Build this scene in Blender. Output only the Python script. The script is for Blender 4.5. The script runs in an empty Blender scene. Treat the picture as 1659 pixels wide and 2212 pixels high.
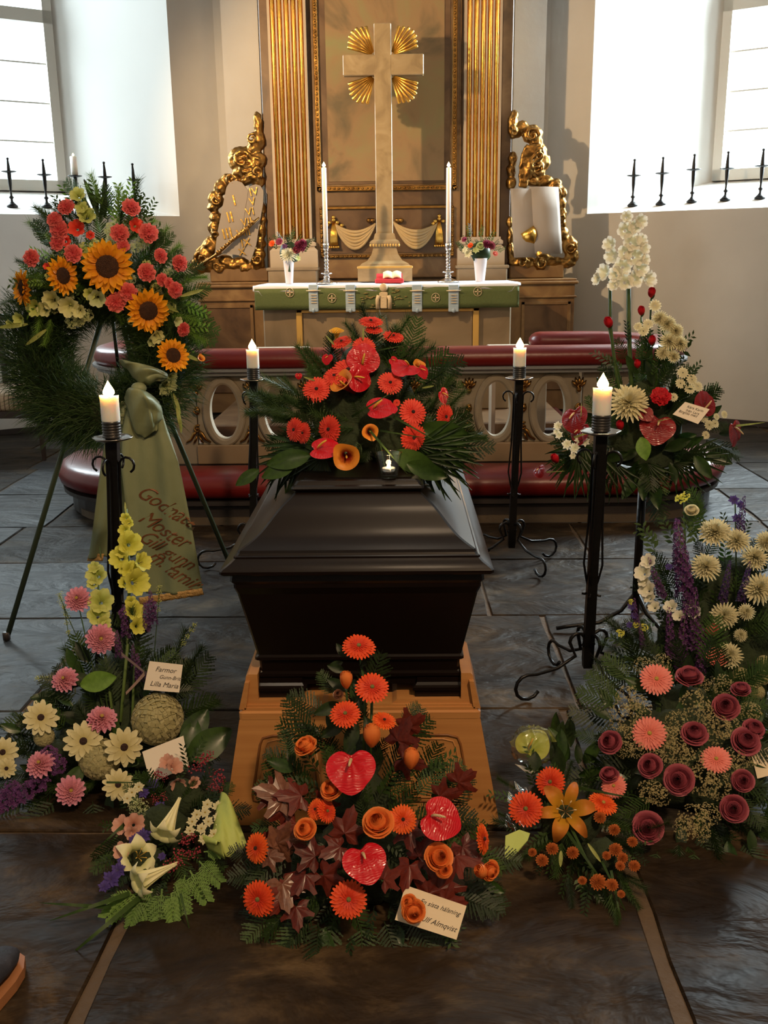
import bpy, math, random
import numpy as np
from mathutils import Vector, Matrix
random.seed(7)
RND = random.Random(11)
S = bpy.context.scene
COL = S.collection
R = math.radians
PI = math.pi
# ------------------------------------------------------------------ camera
FPX, PW, PH = 2085.0, 1659, 2212
CAMC = Vector((0, 0, 1.5))
CAMM = Matrix.Rotation(R(.85), 3, 'Z') @ Matrix.Rotation(PI/2-R(14.7), 3, 'X') @ Matrix.Rotation(R(-.7), 3, 'Z')
cd = bpy.data.cameras.new('camera'); cam = bpy.data.objects.new('camera', cd); COL.objects.link(cam)
cam.matrix_world = Matrix.Translation(CAMC) @ CAMM.to_4x4()
cd.sensor_fit = 'VERTICAL'; cd.sensor_height = 24; cd.lens = FPX/PH*24; cd.clip_start = .05
S.camera = cam
# ------------------------------------------------------------------ world, light, exposure
w = bpy.data.worlds.new('world'); S.world = w; w.use_nodes = True
w.node_tree.nodes['Background'].inputs[0].default_value = (.82, .93, 1, 1)
w.node_tree.nodes['Background'].inputs[1].default_value = 4.0
S.view_settings.view_transform = 'Standard'; S.view_settings.look = 'None'
S.view_settings.exposure = -0.12; S.view_settings.gamma = 1; S.view_settings.use_curve_mapping = False
S.cycles.use_denoising = True
S.cycles.max_bounces = 8; S.cycles.transparent_max_bounces = 24
S.cycles.sample_clamp_indirect = 4; S.cycles.sample_clamp_direct = 30; S.cycles.caustics_reflective = False; S.cycles.caustics_refractive = False

def light(name, typ, loc, energy, color, target=None, size=.3, sy=None, spot=None, blend=.6):
    l = bpy.data.lights.new(name, typ); l.energy = energy; l.color = color
    if typ == 'AREA':
        l.size = size
        if sy: l.shape = 'RECTANGLE'; l.size_y = sy
    else:
        l.shadow_soft_size = size
    if typ == 'SPOT': l.spot_size = R(spot or 60); l.spot_blend = blend
    o = bpy.data.objects.new(name, l); COL.objects.link(o); o.location = loc
    if target is not None:
        o.rotation_euler = (Vector(target)-Vector(loc)).to_track_quat('-Z', 'Y').to_euler()
    return o
# daylight outside the two chancel windows (beyond the glass), and the church's warm lamps
UR = Vector((.845, -.534, 0)); NR = Vector((.534, .845, 0)); AR = Vector((1.45, 9.78, 0))
UL = Vector((-.845, -.534, 0)); NL = Vector((-.534, .845, 0)); AL = Vector((-1.67, 9.78, 0))
for nm, A_, U_, N_ in (('daylight_right', AR, UR, NR), ('daylight_left', AL, UL, NL)):
    c = A_+U_*3.6+N_*2.6+Vector((0, 0, 4.2))
    light(nm, 'AREA', c, 4300 if nm.endswith('right') else 1250, (.86, .94, 1.0), target=A_+U_*.7+Vector((0, 0, 2.6)), size=3.0, sy=3.6)
light('altar_spot', 'SPOT', (-2.3, 6.1, 3.35), 620, (1, .66, .34), target=(.0, 9.2, 2.3), size=.05, spot=75)
light('altar_spot', 'SPOT', (2.6, 5.6, 4.6), 150, (1, .66, .32), target=(-.1, 9.2, 1.9), size=.15, spot=60)
light('nave_lamp', 'SPOT', (1.5, -1.3, 4.9), 880, (1, .68, .40), target=(-.1, 2.6, .3), size=.18, spot=75, blend=1)
light('nave_lamp', 'POINT', (-1.0, -3.0, 4.2), 90, (1, .78, .55), size=.35)
light('chandelier_lamp', 'POINT', (.15, 1.45, 4.6), 50, (1, .72, .46), size=.28)
light('chancel_lamp', 'POINT', (.1, 4.4, 5.0), 25, (1, .80, .60), size=.35)

# ------------------------------------------------------------------ helpers
def ray(px, py): return CAMM @ Vector(((px-829.5)/FPX, -(py-1106)/FPX, -1))
def P(px, py, Y): v = ray(px, py); return CAMC+v*(Y/v.y)
def PZ(px, py, z): v = ray(px, py); return CAMC+v*((z-1.5)/v.z)
def PL(px, py, pt, n): v = ray(px, py); return CAMC+v*((pt-CAMC).dot(n)/v.dot(n))

class MB:
    def __init__(s): s.v = []; s.f = []; s.m = []; s.sm = []
    def add(s, verts, faces, mat=0, smooth=False):
        b = len(s.v); s.v.extend([tuple(q) for q in verts])
        for f in faces: s.f.append([b+i for i in f]); s.m.append(mat); s.sm.append(smooth)
        return s
    def box(s, a, b, mat=0, bev=0):
        x0, x1 = sorted((a[0], b[0])); y0, y1 = sorted((a[1], b[1])); z0, z1 = sorted((a[2], b[2]))
        if not bev:
            return s.add([(x0,y0,z0),(x1,y0,z0),(x1,y1,z0),(x0,y1,z0),(x0,y0,z1),(x1,y0,z1),(x1,y1,z1),(x0,y1,z1)],
              [(0,3,2,1),(4,5,6,7),(0,1,5,4),(1,2,6,5),(2,3,7,6),(3,0,4,7)], mat)
        e = min(bev, (x1-x0)/2.01, (y1-y0)/2.01, (z1-z0)/2.01); rings = []
        for z, i in ((z0, e), (z0+e, 0), (z1-e, 0), (z1, e)):
            c = [(x0+i,y0+e+i*0),(x0+e+i*0,y0+i)] if 0 else None
            k = e+i if i else e
            rings.append([(x0+i,y0+k,z),(x0+k,y0+i,z),(x1-k,y0+i,z),(x1-i,y0+k,z),(x1-i,y1-k,z),(x1-k,y1-i,z),(x0+k,y1-i,z),(x0+i,y1-k,z)])
        return s.loft(rings, mat, cap=True, smooth=False)
    def loft(s, rings, mat=0, cap=True, smooth=True, closed=True):
        n = len(rings[0]); vs = [q for r in rings for q in r]; fs = []
        for k in range(len(rings)-1):
            for i in range(n if closed else n-1):
                j = (i+1) % n; fs.append((k*n+i, k*n+j, (k+1)*n+j, (k+1)*n+i))
        s.add(vs, fs, mat, smooth)
        if cap:
            b = len(s.v)-len(vs)
            s.f.append([b+i for i in range(n)][::-1]); s.m.append(mat); s.sm.append(False)
            s.f.append([b+(len(rings)-1)*n+i for i in range(n)]); s.m.append(mat); s.sm.append(False)
        return s
    def lathe(s, prof, c=(0,0,0), n=20, mat=0, smooth=True, cap=True, axis=None):
        M = Matrix.Identity(3) if axis is None else Vector(axis).to_track_quat('Z','Y').to_matrix()
        c = Vector(c)
        return s.loft([[c+M@Vector((r*math.cos(2*PI*i/n), r*math.sin(2*PI*i/n), z)) for i in range(n)] for r, z in prof], mat, cap, smooth)
    def tube(s, pts, r, n=8, mat=0, cap=True, flat=1.0):
        pts = [Vector(p) for p in pts]; rs = r if isinstance(r, (list, tuple)) else [r]*len(pts)
        rings = []; up = None
        for i, p in enumerate(pts):
            t = (pts[min(i+1, len(pts)-1)]-pts[max(i-1, 0)])
            t = t.normalized() if t.length > 1e-9 else Vector((0,0,1))
            if up is None: up = t.orthogonal().normalized()
            up = up-t*up.dot(t); up = up.normalized() if up.length > 1e-6 else t.orthogonal().normalized()
            b = t.cross(up)
            rings.append([p+(up*math.cos(2*PI*k/n)+b*math.sin(2*PI*k/n)*flat)*rs[i] for k in range(n)])
        return s.loft(rings, mat, cap)
    def ball(s, c, r, n=10, m=6, mat=0, rot=None):
        if not isinstance(r, (tuple, list)): r = (r, r, r)
        c = Vector(c); Mr = rot or Matrix.Identity(3)
        rings = [[c+Mr@Vector((r[0]*math.sin(PI*k/m)*math.cos(2*PI*i/n), r[1]*math.sin(PI*k/m)*math.sin(2*PI*i/n), -r[2]*math.cos(PI*k/m))) for i in range(n)] for k in range(1, m)]
        b0 = len(s.v); s.loft(rings, mat, False)
        a = len(s.v); s.v.append(tuple(c+Mr@Vector((0,0,-r[2])))); s.v.append(tuple(c+Mr@Vector((0,0,r[2]))))
        for i in range(n):
            j = (i+1) % n
            s.f.append([a, b0+j, b0+i]); s.m.append(mat); s.sm.append(True)
            s.f.append([a+1, b0+(m-2)*n+i, b0+(m-2)*n+j]); s.m.append(mat); s.sm.append(True)
        return s
    def grid(s, fn, nu, nv, mat=0, smooth=True):
        vs = [fn(i/nu, j/nv) for i in range(nu+1) for j in range(nv+1)]
        return s.add(vs, [(i*(nv+1)+j, (i+1)*(nv+1)+j, (i+1)*(nv+1)+j+1, i*(nv+1)+j+1) for i in range(nu) for j in range(nv)], mat, smooth)
    def prism(s, poly, d, mat=0):
        """poly: list of 3-D points (front face); d: depth vector"""
        n = len(poly); d = Vector(d); vs = [Vector(p) for p in poly]+[Vector(p)+d for p in poly]
        return s.add(vs, [tuple(range(n)), tuple(range(2*n-1, n-1, -1))]+[(i, i+n, (i+1) % n+n, (i+1) % n) for i in range(n)], mat)
    def xf(s, M, b=0):
        for i in range(b, len(s.v)): s.v[i] = tuple(M @ Vector(s.v[i]))
        return s
    def mesh(s, name, mats):
        me = bpy.data.meshes.new(name); me.from_pydata(s.v, [], s.f)
        for m in (mats if isinstance(mats, (list, tuple)) else [mats]): me.materials.append(m)
        me.polygons.foreach_set('material_index', s.m); me.polygons.foreach_set('use_smooth', s.sm)
        me.update(); return me
def link(name, me, parent=None, loc=None, label=None, kind=None):
    o = bpy.data.objects.new(name, me); COL.objects.link(o)
    if parent is not None: o.parent = parent; 
    if loc is not None: o.location = loc
    if label: o['label'] = label
    if kind: o['kind'] = kind
    return o
def fixn(me):
    import bmesh
    b = bmesh.new(); b.from_mesh(me); bmesh.ops.recalc_face_normals(b, faces=b.faces); b.to_mesh(me); b.free(); return me
def build(mb, name, mats, parent=None, label=None, kind=None, fix=True):
    """vertices of mb are in world space; they are stored relative to the parent"""
    me = mb.mesh(name, mats)
    if fix: fixn(me)
    o = link(name, me, parent, label=label, kind=kind)
    if parent is not None:
        p = parent; off = Vector((0,0,0))
        while p: off += p.location; p = p.parent
        me.transform(Matrix.Translation(-off))
    else:
        c = Vector((sum(v.co.x for v in me.vertices), sum(v.co.y for v in me.vertices), 0))/max(1, len(me.vertices))
        c.z = min(v.co.z for v in me.vertices); me.transform(Matrix.Translation(-c)); o.location = c
    return o
def tag(o, label, cat, group=None):
    o['label'] = label; o['category'] = cat
    if group: o['group'] = group
    return o
def thing(name, loc, label, cat, group=None):
    return tag(link(name, None, loc=Vector(loc)), label, cat, group)
def struct(mb, name, mats, label=None):
    o = build(mb, name, mats, kind='structure'); return o

# ------------------------------------------------------------------ materials
MATS = {}
def nm(name):
    m = bpy.data.materials.new(name); m.use_nodes = True; nt = m.node_tree
    return m, nt, nt.nodes['Principled BSDF']
def mat(name, col, rough=.6, metal=0, spec=.5, noise=None, bump=0, bscale=40, coat=0, sub=0, scale3=None, trans=0, rim=None, detail=4):
    """noise=(scale, colour2, amount)"""
    if name in MATS: return MATS[name]
    m, nt, b = nm(name); N = nt.nodes.new; L = nt.links.new
    b.inputs['Base Color'].default_value = (*col, 1); b.inputs['Roughness'].default_value = rough
    b.inputs['Metallic'].default_value = metal; b.inputs['Specular IOR Level'].default_value = spec
    b.inputs['Coat Weight'].default_value = coat; b.inputs['Coat Roughness'].default_value = .12
    if trans: b.inputs['Transmission Weight'].default_value = trans
    if sub: b.inputs['Subsurface Weight'].default_value = sub; b.inputs['Subsurface Radius'].default_value = (.02, .012, .006); b.inputs['Subsurface Scale'].default_value = 1
    tc = N('ShaderNodeTexCoord'); mp = N('ShaderNodeMapping'); L(tc.outputs['Object'], mp.inputs[0])
    if scale3: mp.inputs['Scale'].default_value = scale3
    if noise:
        n = N('ShaderNodeTexNoise'); n.inputs['Scale'].default_value = noise[0]; n.inputs['Detail'].default_value = detail; L(mp.outputs[0], n.inputs[0])
        r = N('ShaderNodeValToRGB'); r.color_ramp.elements[0].position = .5-noise[2]/2; r.color_ramp.elements[1].position = .5+noise[2]/2
        r.color_ramp.elements[0].color = (*col, 1); r.color_ramp.elements[1].color = (*noise[1], 1)
        L(n.outputs[0], r.inputs[0]); L(r.outputs[0], b.inputs['Base Color'])
    if bump:
        n2 = N('ShaderNodeTexNoise'); n2.inputs['Scale'].default_value = bscale; n2.inputs['Detail'].default_value = 6; L(mp.outputs[0], n2.inputs[0])
        bp = N('ShaderNodeBump'); bp.inputs['Strength'].default_value = bump; bp.inputs['Distance'].default_value = .01
        L(n2.outputs[0], bp.inputs['Height']); L(bp.outputs[0], b.inputs['Normal'])
    MATS[name] = m; return m
def petal(name, c0, c1, p0=.2, p1=.9, rough=.55, trans=.25, spec=.3, coat=0, veins=0, zs=1):
    """colour runs from the flower's heart (c0) to the petal tips (c1), by distance in the flower's own unit space"""
    if name in MATS: return MATS[name]
    m, nt, b = nm(name); N = nt.nodes.new; L = nt.links.new
    tc = N('ShaderNodeTexCoord'); ln = N('ShaderNodeVectorMath'); ln.operation = 'LENGTH'; sc = N('ShaderNodeVectorMath'); sc.operation = 'MULTIPLY'; sc.inputs[1].default_value = (1, 1, zs); L(tc.outputs['Object'], sc.inputs[0]); L(sc.outputs[0], ln.inputs[0])
    n = N('ShaderNodeTexNoise'); n.inputs['Scale'].default_value = 5; L(tc.outputs['Object'], n.inputs[0])
    ad = N('ShaderNodeMath'); ad.operation = 'MULTIPLY_ADD'; L(n.outputs[0], ad.inputs[0]); ad.inputs[1].default_value = .3
    sb = N('ShaderNodeMath'); sb.operation = 'SUBTRACT'; L(ln.outputs['Value'], sb.inputs[0]); sb.inputs[1].default_value = .15; L(sb.outputs[0], ad.inputs[2])
    r = N('ShaderNodeValToRGB'); r.color_ramp.elements[0].position = p0; r.color_ramp.elements[1].position = p1
    r.color_ramp.elements[0].color = (*c0, 1); r.color_ramp.elements[1].color = (*c1, 1)
    L(ad.outputs[0], r.inputs[0]); L(r.outputs[0], b.inputs['Base Color'])
    b.inputs['Roughness'].default_value = rough; b.inputs['Specular IOR Level'].default_value = spec
    b.inputs['Coat Weight'].default_value = coat; b.inputs['Coat Roughness'].default_value = .1
    if veins:
        wv = N('ShaderNodeTexWave'); wv.wave_type = 'RINGS'; wv.inputs['Scale'].default_value = 3; wv.inputs['Distortion'].default_value = 6; wv.inputs['Detail'].default_value = 1
        L(tc.outputs['Object'], wv.inputs[0]); bp = N('ShaderNodeBump'); bp.inputs['Strength'].default_value = veins; bp.inputs['Distance'].default_value = .06
        L(wv.outputs[0], bp.inputs['Height']); L(bp.outputs[0], b.inputs['Normal']); L(bp.outputs[0], b.inputs['Coat Normal'])
    if trans:
        t = N('ShaderNodeBsdfTranslucent'); L(r.outputs[0], t.inputs[0]); mx = N('ShaderNodeMixShader'); mx.inputs[0].default_value = trans
        out = nt.nodes['Material Output']; L(b.outputs[0], mx.inputs[1]); L(t.outputs[0], mx.inputs[2]); L(mx.outputs[0], out.inputs[0])
    MATS[name] = m; return m
def emis(name, col, s):
    m, nt, b = nm(name); b.inputs['Base Color'].default_value = (*col, 1); b.inputs['Emission Color'].default_value = (*col, 1); b.inputs['Emission Strength'].default_value = s; MATS[name] = m; return m
def glassy(name, col=(1,1,1), refl=.08, alpha=.9, rough=.02):
    m = bpy.data.materials.new(name); m.use_nodes = True; nt = m.node_tree; nt.nodes.clear(); N = nt.nodes.new; L = nt.links.new
    o = N('ShaderNodeOutputMaterial'); t = N('ShaderNodeBsdfTransparent'); t.inputs[0].default_value = (*col, 1); g = N('ShaderNodeBsdfGlossy'); g.inputs['Roughness'].default_value = rough
    f = N('ShaderNodeLayerWeight'); f.inputs[0].default_value = .5; fp = N('ShaderNodeMath'); fp.operation = 'POWER'; fp.inputs[1].default_value = 5; L(f.outputs['Facing'], fp.inputs[0]); ma = N('ShaderNodeMath'); ma.operation = 'ADD'; ma.inputs[1].default_value = refl; L(fp.outputs[0], ma.inputs[0])
    x = N('ShaderNodeMixShader'); L(ma.outputs[0], x.inputs[0]); L(t.outputs[0], x.inputs[1]); L(g.outputs[0], x.inputs[2]); L(x.outputs[0], o.inputs[0]); MATS[name] = m; return m

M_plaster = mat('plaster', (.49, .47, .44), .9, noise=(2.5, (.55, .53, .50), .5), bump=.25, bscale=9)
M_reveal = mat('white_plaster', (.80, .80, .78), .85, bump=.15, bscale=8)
M_frame = mat('window_paint', (.52, .50, .45), .5)
M_glass = glassy('window_glass', (.97, 1, .99), .02)
M_mortar = mat('mortar', (.075, .046, .023), .85, noise=(14, (.11, .07, .038), .5), bump=.5, bscale=60)
M_slate_mats = []
def slate(name, a, b, c):
    m, nt, bs = nm(name); N = nt.nodes.new; L = nt.links.new
    g = N('ShaderNodeNewGeometry'); mp = N('ShaderNodeMapping'); L(g.outputs['Position'], mp.inputs[0]); mp.inputs['Scale'].default_value = (1, 1.7, 1)
    n = N('ShaderNodeTexNoise'); n.inputs['Scale'].default_value = 2.2; n.inputs['Detail'].default_value = 10; n.inputs['Roughness'].default_value = .72; n.inputs['Distortion'].default_value = .35; L(mp.outputs[0], n.inputs[0])
    r = N('ShaderNodeValToRGB'); e = r.color_ramp.elements; e[0].position = .38; e[0].color = (*a, 1); e[1].position = .66; e[1].color = (*c, 1); k = e.new(.52); k.color = (*b, 1)
    L(n.outputs[0], r.inputs[0]); L(r.outputs[0], bs.inputs['Base Color'])
    n2 = N('ShaderNodeTexNoise'); n2.inputs['Scale'].default_value = 3.0; n2.inputs['Detail'].default_value = 5; n2.inputs['Roughness'].default_value = .52; n2.inputs['Distortion'].default_value = .5; L(mp.outputs[0], n2.inputs[0])
    st = N('ShaderNodeMath'); st.operation = 'SNAP'; st.inputs[1].default_value = .085; L(n2.outputs[0], st.inputs[0])
    mx = N('ShaderNodeMath'); mx.operation = 'MULTIPLY_ADD'; L(st.outputs[0], mx.inputs[0]); mx.inputs[1].default_value = .35; L(n2.outputs[0], mx.inputs[2])
    bp = N('ShaderNodeBump'); bp.inputs['Strength'].default_value = .9; bp.inputs['Distance'].default_value = .05; L(mx.outputs[0], bp.inputs['Height']); L(bp.outputs[0], bs.inputs['Normal'])
    rr = N('ShaderNodeMapRange'); rr.inputs[3].default_value = .40; rr.inputs[4].default_value = .75; L(n.outputs[0], rr.inputs[0]); L(rr.outputs[0], bs.inputs['Roughness'])
    bs.inputs['Specular IOR Level'].default_value = .42 if 'blue' in name else .17
    return m
M_slate_mats = [slate('slate_brown', (.011, .006, .0028), (.030, .018, .0085), (.095, .060, .028)),
                slate('slate_grey', (.009, .0075, .0065), (.024, .020, .016), (.078, .060, .040)),
                slate('slate_blue', (.014, .018, .023), (.028, .034, .041), (.055, .056, .055))]  # blue: slate's own tone, plus window reflection painted into the left slabs
M_gold = mat('gilding', (.95, .58, .13), .30, 1, noise=(9, (.70, .38, .07), .5), bump=.3, bscale=30)
M_goldd = mat('old_gilding', (.40, .22, .06), .36, 1, noise=(8, (.15, .07, .02), .6), bump=.4, bscale=30)
M_goldp = mat('gold_paint', (.62, .38, .10), .45, .35)
def marble(name, a, b, c, sc=3.0, rough=.45):
    m, nt, bs = nm(name); N = nt.nodes.new; L = nt.links.new
    g = N('ShaderNodeTexCoord'); n = N('ShaderNodeTexNoise'); n.inputs['Scale'].default_value = sc; n.inputs['Detail'].default_value = 8; n.inputs['Distortion'].default_value = 1.6; L(g.outputs['Object'], n.inputs[0])
    r = N('ShaderNodeValToRGB'); e = r.color_ramp.elements; e[0].position = .35; e[0].color = (*a, 1); e[1].position = .68; e[1].color = (*c, 1); k = e.new(.5); k.color = (*b, 1)
    L(n.outputs[0], r.inputs[0]); L(r.outputs[0], bs.inputs['Base Color']); bs.inputs['Roughness'].default_value = rough; return m
M_marb = marble('marbled_wood', (.13, .066, .022), (.19, .105, .040), (.25, .15, .06))
M_marbd = marble('dark_marbled_wood', (.06, .028, .010), (.11, .056, .022), (.16, .09, .04), 2.2)
M_paint = marble('painted_panel', (.13, .095, .045), (.27, .165, .075), (.23, .21, .085), 1.4, .6)
M_cross = marble('cross_marbling', (.24, .17, .085), (.31, .225, .115), (.37, .28, .155), 5)
M_altar = marble('altar_marbling', (.19, .135, .075), (.235, .17, .10), (.29, .22, .135), 1.6, .5)
M_rail = marble('rail_paint', (.24, .20, .14), (.29, .24, .17), (.33, .28, .20), 3, .5)
M_pil = mat('pilaster_white', (.42, .34, .25), .5)
M_leather = mat('red_leather', (.17, .010, .009), .34, bump=.15, bscale=25, noise=(3, (.13, .007, .007), .5), spec=.5)
M_dark = mat('dark_plinth', (.035, .028, .026), .4)
M_iron = mat('black_iron', (.012, .011, .011), .38, .6, bump=.2, bscale=40)
M_pewter = mat('pewter', (.40, .37, .34), .28, 1, bump=.3, bscale=25)
M_silver = mat('silver', (.68, .66, .64), .18, 1, bump=.5, bscale=35)
M_wax = mat('white_wax', (.95, .90, .80), .45, sub=.6)
M_waxw = mat('altar_candle_wax', (.92, .88, .82), .4, sub=.3)
M_wick = mat('wick', (.03, .02, .02), .9)
M_flame = emis('flame', (1, .62, .22), 28)
M_flamec = emis('flame_core', (1, .80, .48), 40)
M_coffin = mat('coffin_lacquer', (.006, .0032, .0024), .29, spec=.30, coat=.12)
M_oak = mat('oak', (.40, .17, .05), .42, noise=(2.2, (.52, .25, .08), .6), scale3=(1.2, 10, 26), coat=.15, detail=6)
M_linen = mat('white_linen', (.62, .64, .70), .8, bump=.2, bscale=30)
M_green = mat('green_frontal', (.075, .105, .030), .8, noise=(80, (.10, .13, .042), .8), bump=.3, bscale=120)
M_blue = mat('blue_weave', (.20, .32, .48), .7, noise=(60, (.48, .56, .60), .6), scale3=(.2, .2, 3))
M_emb = mat('embroidery', (.60, .47, .30), .7, bump=.5, bscale=60)
M_embg = mat('gold_thread', (.36, .27, .10), .5, .3, noise=(50, (.17, .15, .05), .5), bump=.8, bscale=50)
M_red = mat('red_cloth', (.45, .02, .03), .6)
M_paper = mat('paper', (.72, .60, .42), .7)
M_paperw = mat('card_paper', (.70, .62, .50), .7)
M_ink = mat('ink', (.04, .035, .03), .7)
M_sash = mat('sage_sash', (.17, .20, .105), .55, noise=(4, (.20, .235, .13), .5), bump=.1, bscale=60)
M_fringe = mat('gold_fringe', (.50, .30, .10), .5, .3, bump=.8, bscale=90)
M_scopper = mat('copper_print', (.30, .12, .05), .45, .2)
M_stone = mat('grey_wood_stool', (.42, .34, .25), .6)
M_clear = glassy('clear_glass', (.96, .98, .98), .11)
M_cello = glassy('cellophane', (.97, .98, .94), .10, rough=.08)
M_vase = mat('vase_glaze', (.62, .56, .56), .25, bump=.1, bscale=20)
M_wrap = mat('lime_paper', (.42, .50, .12), .6, bump=.3, bscale=30)
M_foam = mat('moss', (.012, .022, .007), .9, noise=(30, (.025, .04, .012), .6), bump=1, bscale=60)
# foliage
def leafm(name, a, b, rough=.5, trans=.2, coat=0, sc=8):
    if name in MATS: return MATS[name]
    m, nt, bs = nm(name); N = nt.nodes.new; L = nt.links.new
    oi = N('ShaderNodeObjectInfo'); tc = N('ShaderNodeTexCoord'); n = N('ShaderNodeTexNoise'); n.inputs['Scale'].default_value = sc; L(tc.outputs['Object'], n.inputs[0])
    av = N('ShaderNodeMath'); av.operation = 'MULTIPLY_ADD'; L(oi.outputs['Random'], av.inputs[0]); av.inputs[1].default_value = .45; L(n.outputs[0], av.inputs[2])
    r = N('ShaderNodeValToRGB'); r.color_ramp.elements[0].position = .35; r.color_ramp.elements[1].position = 1; r.color_ramp.elements[0].color = (*a, 1); r.color_ramp.elements[1].color = (*b, 1)
    L(av.outputs[0], r.inputs[0]); L(r.outputs[0], bs.inputs['Base Color']); bs.inputs['Roughness'].default_value = rough; bs.inputs['Coat Weight'].default_value = coat; bs.inputs['Coat Roughness'].default_value = .2
    bs.inputs['Specular IOR Level'].default_value = .3
    if trans:
        t = N('ShaderNodeBsdfTranslucent'); L(r.outputs[0], t.inputs[0]); mx = N('ShaderNodeMixShader'); mx.inputs[0].default_value = trans
        L(bs.outputs[0], mx.inputs[1]); L(t.outputs[0], mx.inputs[2]); L(mx.outputs[0], nt.nodes['Material Output'].inputs[0])
    MATS[name] = m; return m
G_dark = leafm('dark_leaf', (.006, .014, .004), (.022, .044, .010), .45, .1)
G_mid = leafm('mid_leaf', (.018, .042, .008), (.05, .095, .02), .5)
G_bright = leafm('bright_leaf', (.07, .16, .015), (.15, .28, .04), .5)
G_needle = leafm('needle', (.013, .034, .008), (.042, .085, .022), .6, .15)
G_lime = leafm('lime_leaf', (.22, .26, .06), (.38, .40, .12), .5)
G_red = leafm('red_leaf', (.060, .008, .006), (.15, .022, .012), .42, .15, .2)
G_brown = leafm('brown_leaf', (.10, .035, .02), (.22, .09, .05), .4, .1, .3)
G_gloss = leafm('gloss_leaf', (.012, .032, .008), (.04, .085, .016), .38, .1, .12)
G_stem = leafm('stem', (.06, .11, .02), (.12, .18, .05), .5, 0)
# ------------------------------------------------------------------ the room
SX = 2.9     # width of a window recess on the wall plane
def s_of(px, py, A_, U_, N_, t=0):
    p = PL(px, py, A_+N_*t, N_); return (p-A_).dot(U_), p.z
def apse_side(side):
    A_, U_, N_ = (AR, UR, NR) if side == 'right' else (AL, UL, NL)
    if side == 'right': (s0, zs), (b0, zb) = s_of(1268, 462, A_, U_, N_), s_of(1541, 392, A_, U_, N_, .95)
    else: (s0, zs), (b0, zb) = s_of(388, 467, A_, U_, N_), s_of(142, 415, A_, U_, N_, .95)
    s1, b1, zt, zbt = s0+SX, b0+2.05, 5.1, 4.9
    q = lambda s, t, z: A_+U_*s+N_*t+Vector((0, 0, z))
    H = 6.2; E_ = 3.05+.0
    E_ = max(E_, s1+.25)
    mb = MB()
    def quad(*p, m=0): mb.add(p, [(0, 1, 2, 3)], m)
    quad(q(0,0,-.2), q(E_,0,-.2), q(E_,0,zs), q(0,0,zs))
    quad(q(0,0,zs), q(s0,0,zs), q(s0,0,H), q(0,0,H))
    quad(q(s1,0,zs), q(E_,0,zs), q(E_,0,H), q(s1,0,H))
    quad(q(s0,0,zt), q(s1,0,zt), q(s1,0,H), q(s0,0,H))
    # splayed recess
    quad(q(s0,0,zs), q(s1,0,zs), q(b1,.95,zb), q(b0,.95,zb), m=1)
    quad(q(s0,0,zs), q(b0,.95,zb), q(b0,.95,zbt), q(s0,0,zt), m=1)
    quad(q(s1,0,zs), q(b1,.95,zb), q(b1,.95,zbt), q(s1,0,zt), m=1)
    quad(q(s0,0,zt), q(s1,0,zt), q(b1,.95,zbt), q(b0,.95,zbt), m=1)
    # outer skin
    for (a, b, c, d) in ((-.6, b0, -.2, H), (b1, E_+.6, -.2, H), (b0, b1, -.2, zb), (b0, b1, zbt, H)):
        quad(q(a,1.0,c), q(b,1.0,c), q(b,1.0,d), q(a,1.0,d))
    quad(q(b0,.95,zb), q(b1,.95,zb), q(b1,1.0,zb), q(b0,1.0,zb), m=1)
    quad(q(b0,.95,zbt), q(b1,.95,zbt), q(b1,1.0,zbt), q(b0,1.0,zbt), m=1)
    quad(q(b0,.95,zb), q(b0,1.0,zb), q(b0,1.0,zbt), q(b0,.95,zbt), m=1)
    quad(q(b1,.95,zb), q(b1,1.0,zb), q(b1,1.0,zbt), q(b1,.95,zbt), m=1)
    ob = build(mb, 'wall_'+side, [M_plaster, M_reveal], kind='structure', fix=False)
    # window
    n_ = 'window_2' if side == 'right' else 'window_1'
    wn = link(n_, None, loc=q(b0, .93, zb)); wn['kind'] = 'structure'
    def bar(a0, z0, a1, z1, name, t0=.88, t1=.97, m=M_frame):
        b = MB(); c = [q(a0,t0,z0), q(a1,t0,z0), q(a1,t0,z1), q(a0,t0,z1)]
        b.prism(c, N_*(t1-t0), 0); return build(b, name, [m], wn)
    hx = .085
    for a0, a1 in ((b0, b0+hx), (b1-hx, b1), ((b0+b1)/2-.06, (b0+b1)/2+.06)): bar(a0, zb, a1, zbt, 'stile')
    bar(b0, zb, b1, zb+.10, 'bottom_rail'); bar(b0, zbt-.09, b1, zbt, 'top_rail')
    zt_ = s_of(1600, 10, A_, U_, N_, .93)[1] if side == 'right' else s_of(60, 36, A_, U_, N_, .93)[1]
    bar(b0, zt_-.05, b1, zt_+.06, 'transom')
    zs_ = [zb+.10]; k = (zt_-zb-.15)/4
    for i in range(1, 4):
        z = zb+.10+k*i; zs_.append(z); bar(b0+hx, z-.006, b1-hx, z+.006, 'glazing_bar', .915, .935)
    zs_.append(zt_-.05)
    for i in range(4):
        for a0, a1 in ((b0+hx, (b0+b1)/2-.06), ((b0+b1)/2+.06, b1-hx)): bar(a0, zs_[i], a1, zs_[i+1], 'pane', .923, .927, M_glass)
    for a0, a1 in ((b0+hx, (b0+b1)/2-.06), ((b0+b1)/2+.06, b1-hx)): bar(a0, zt_+.06, a1, zbt-.09, 'pane', .923, .927, M_glass)
    return q, s0, s1, b0, zs, zb, E_
WR = apse_side('right'); WL = apse_side('left')
def corner(W, A_, U_): return A_+U_*W[6]
cR = corner(WR, AR, UR); cL = corner(WL, AL, UL)
H = 6.2
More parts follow.
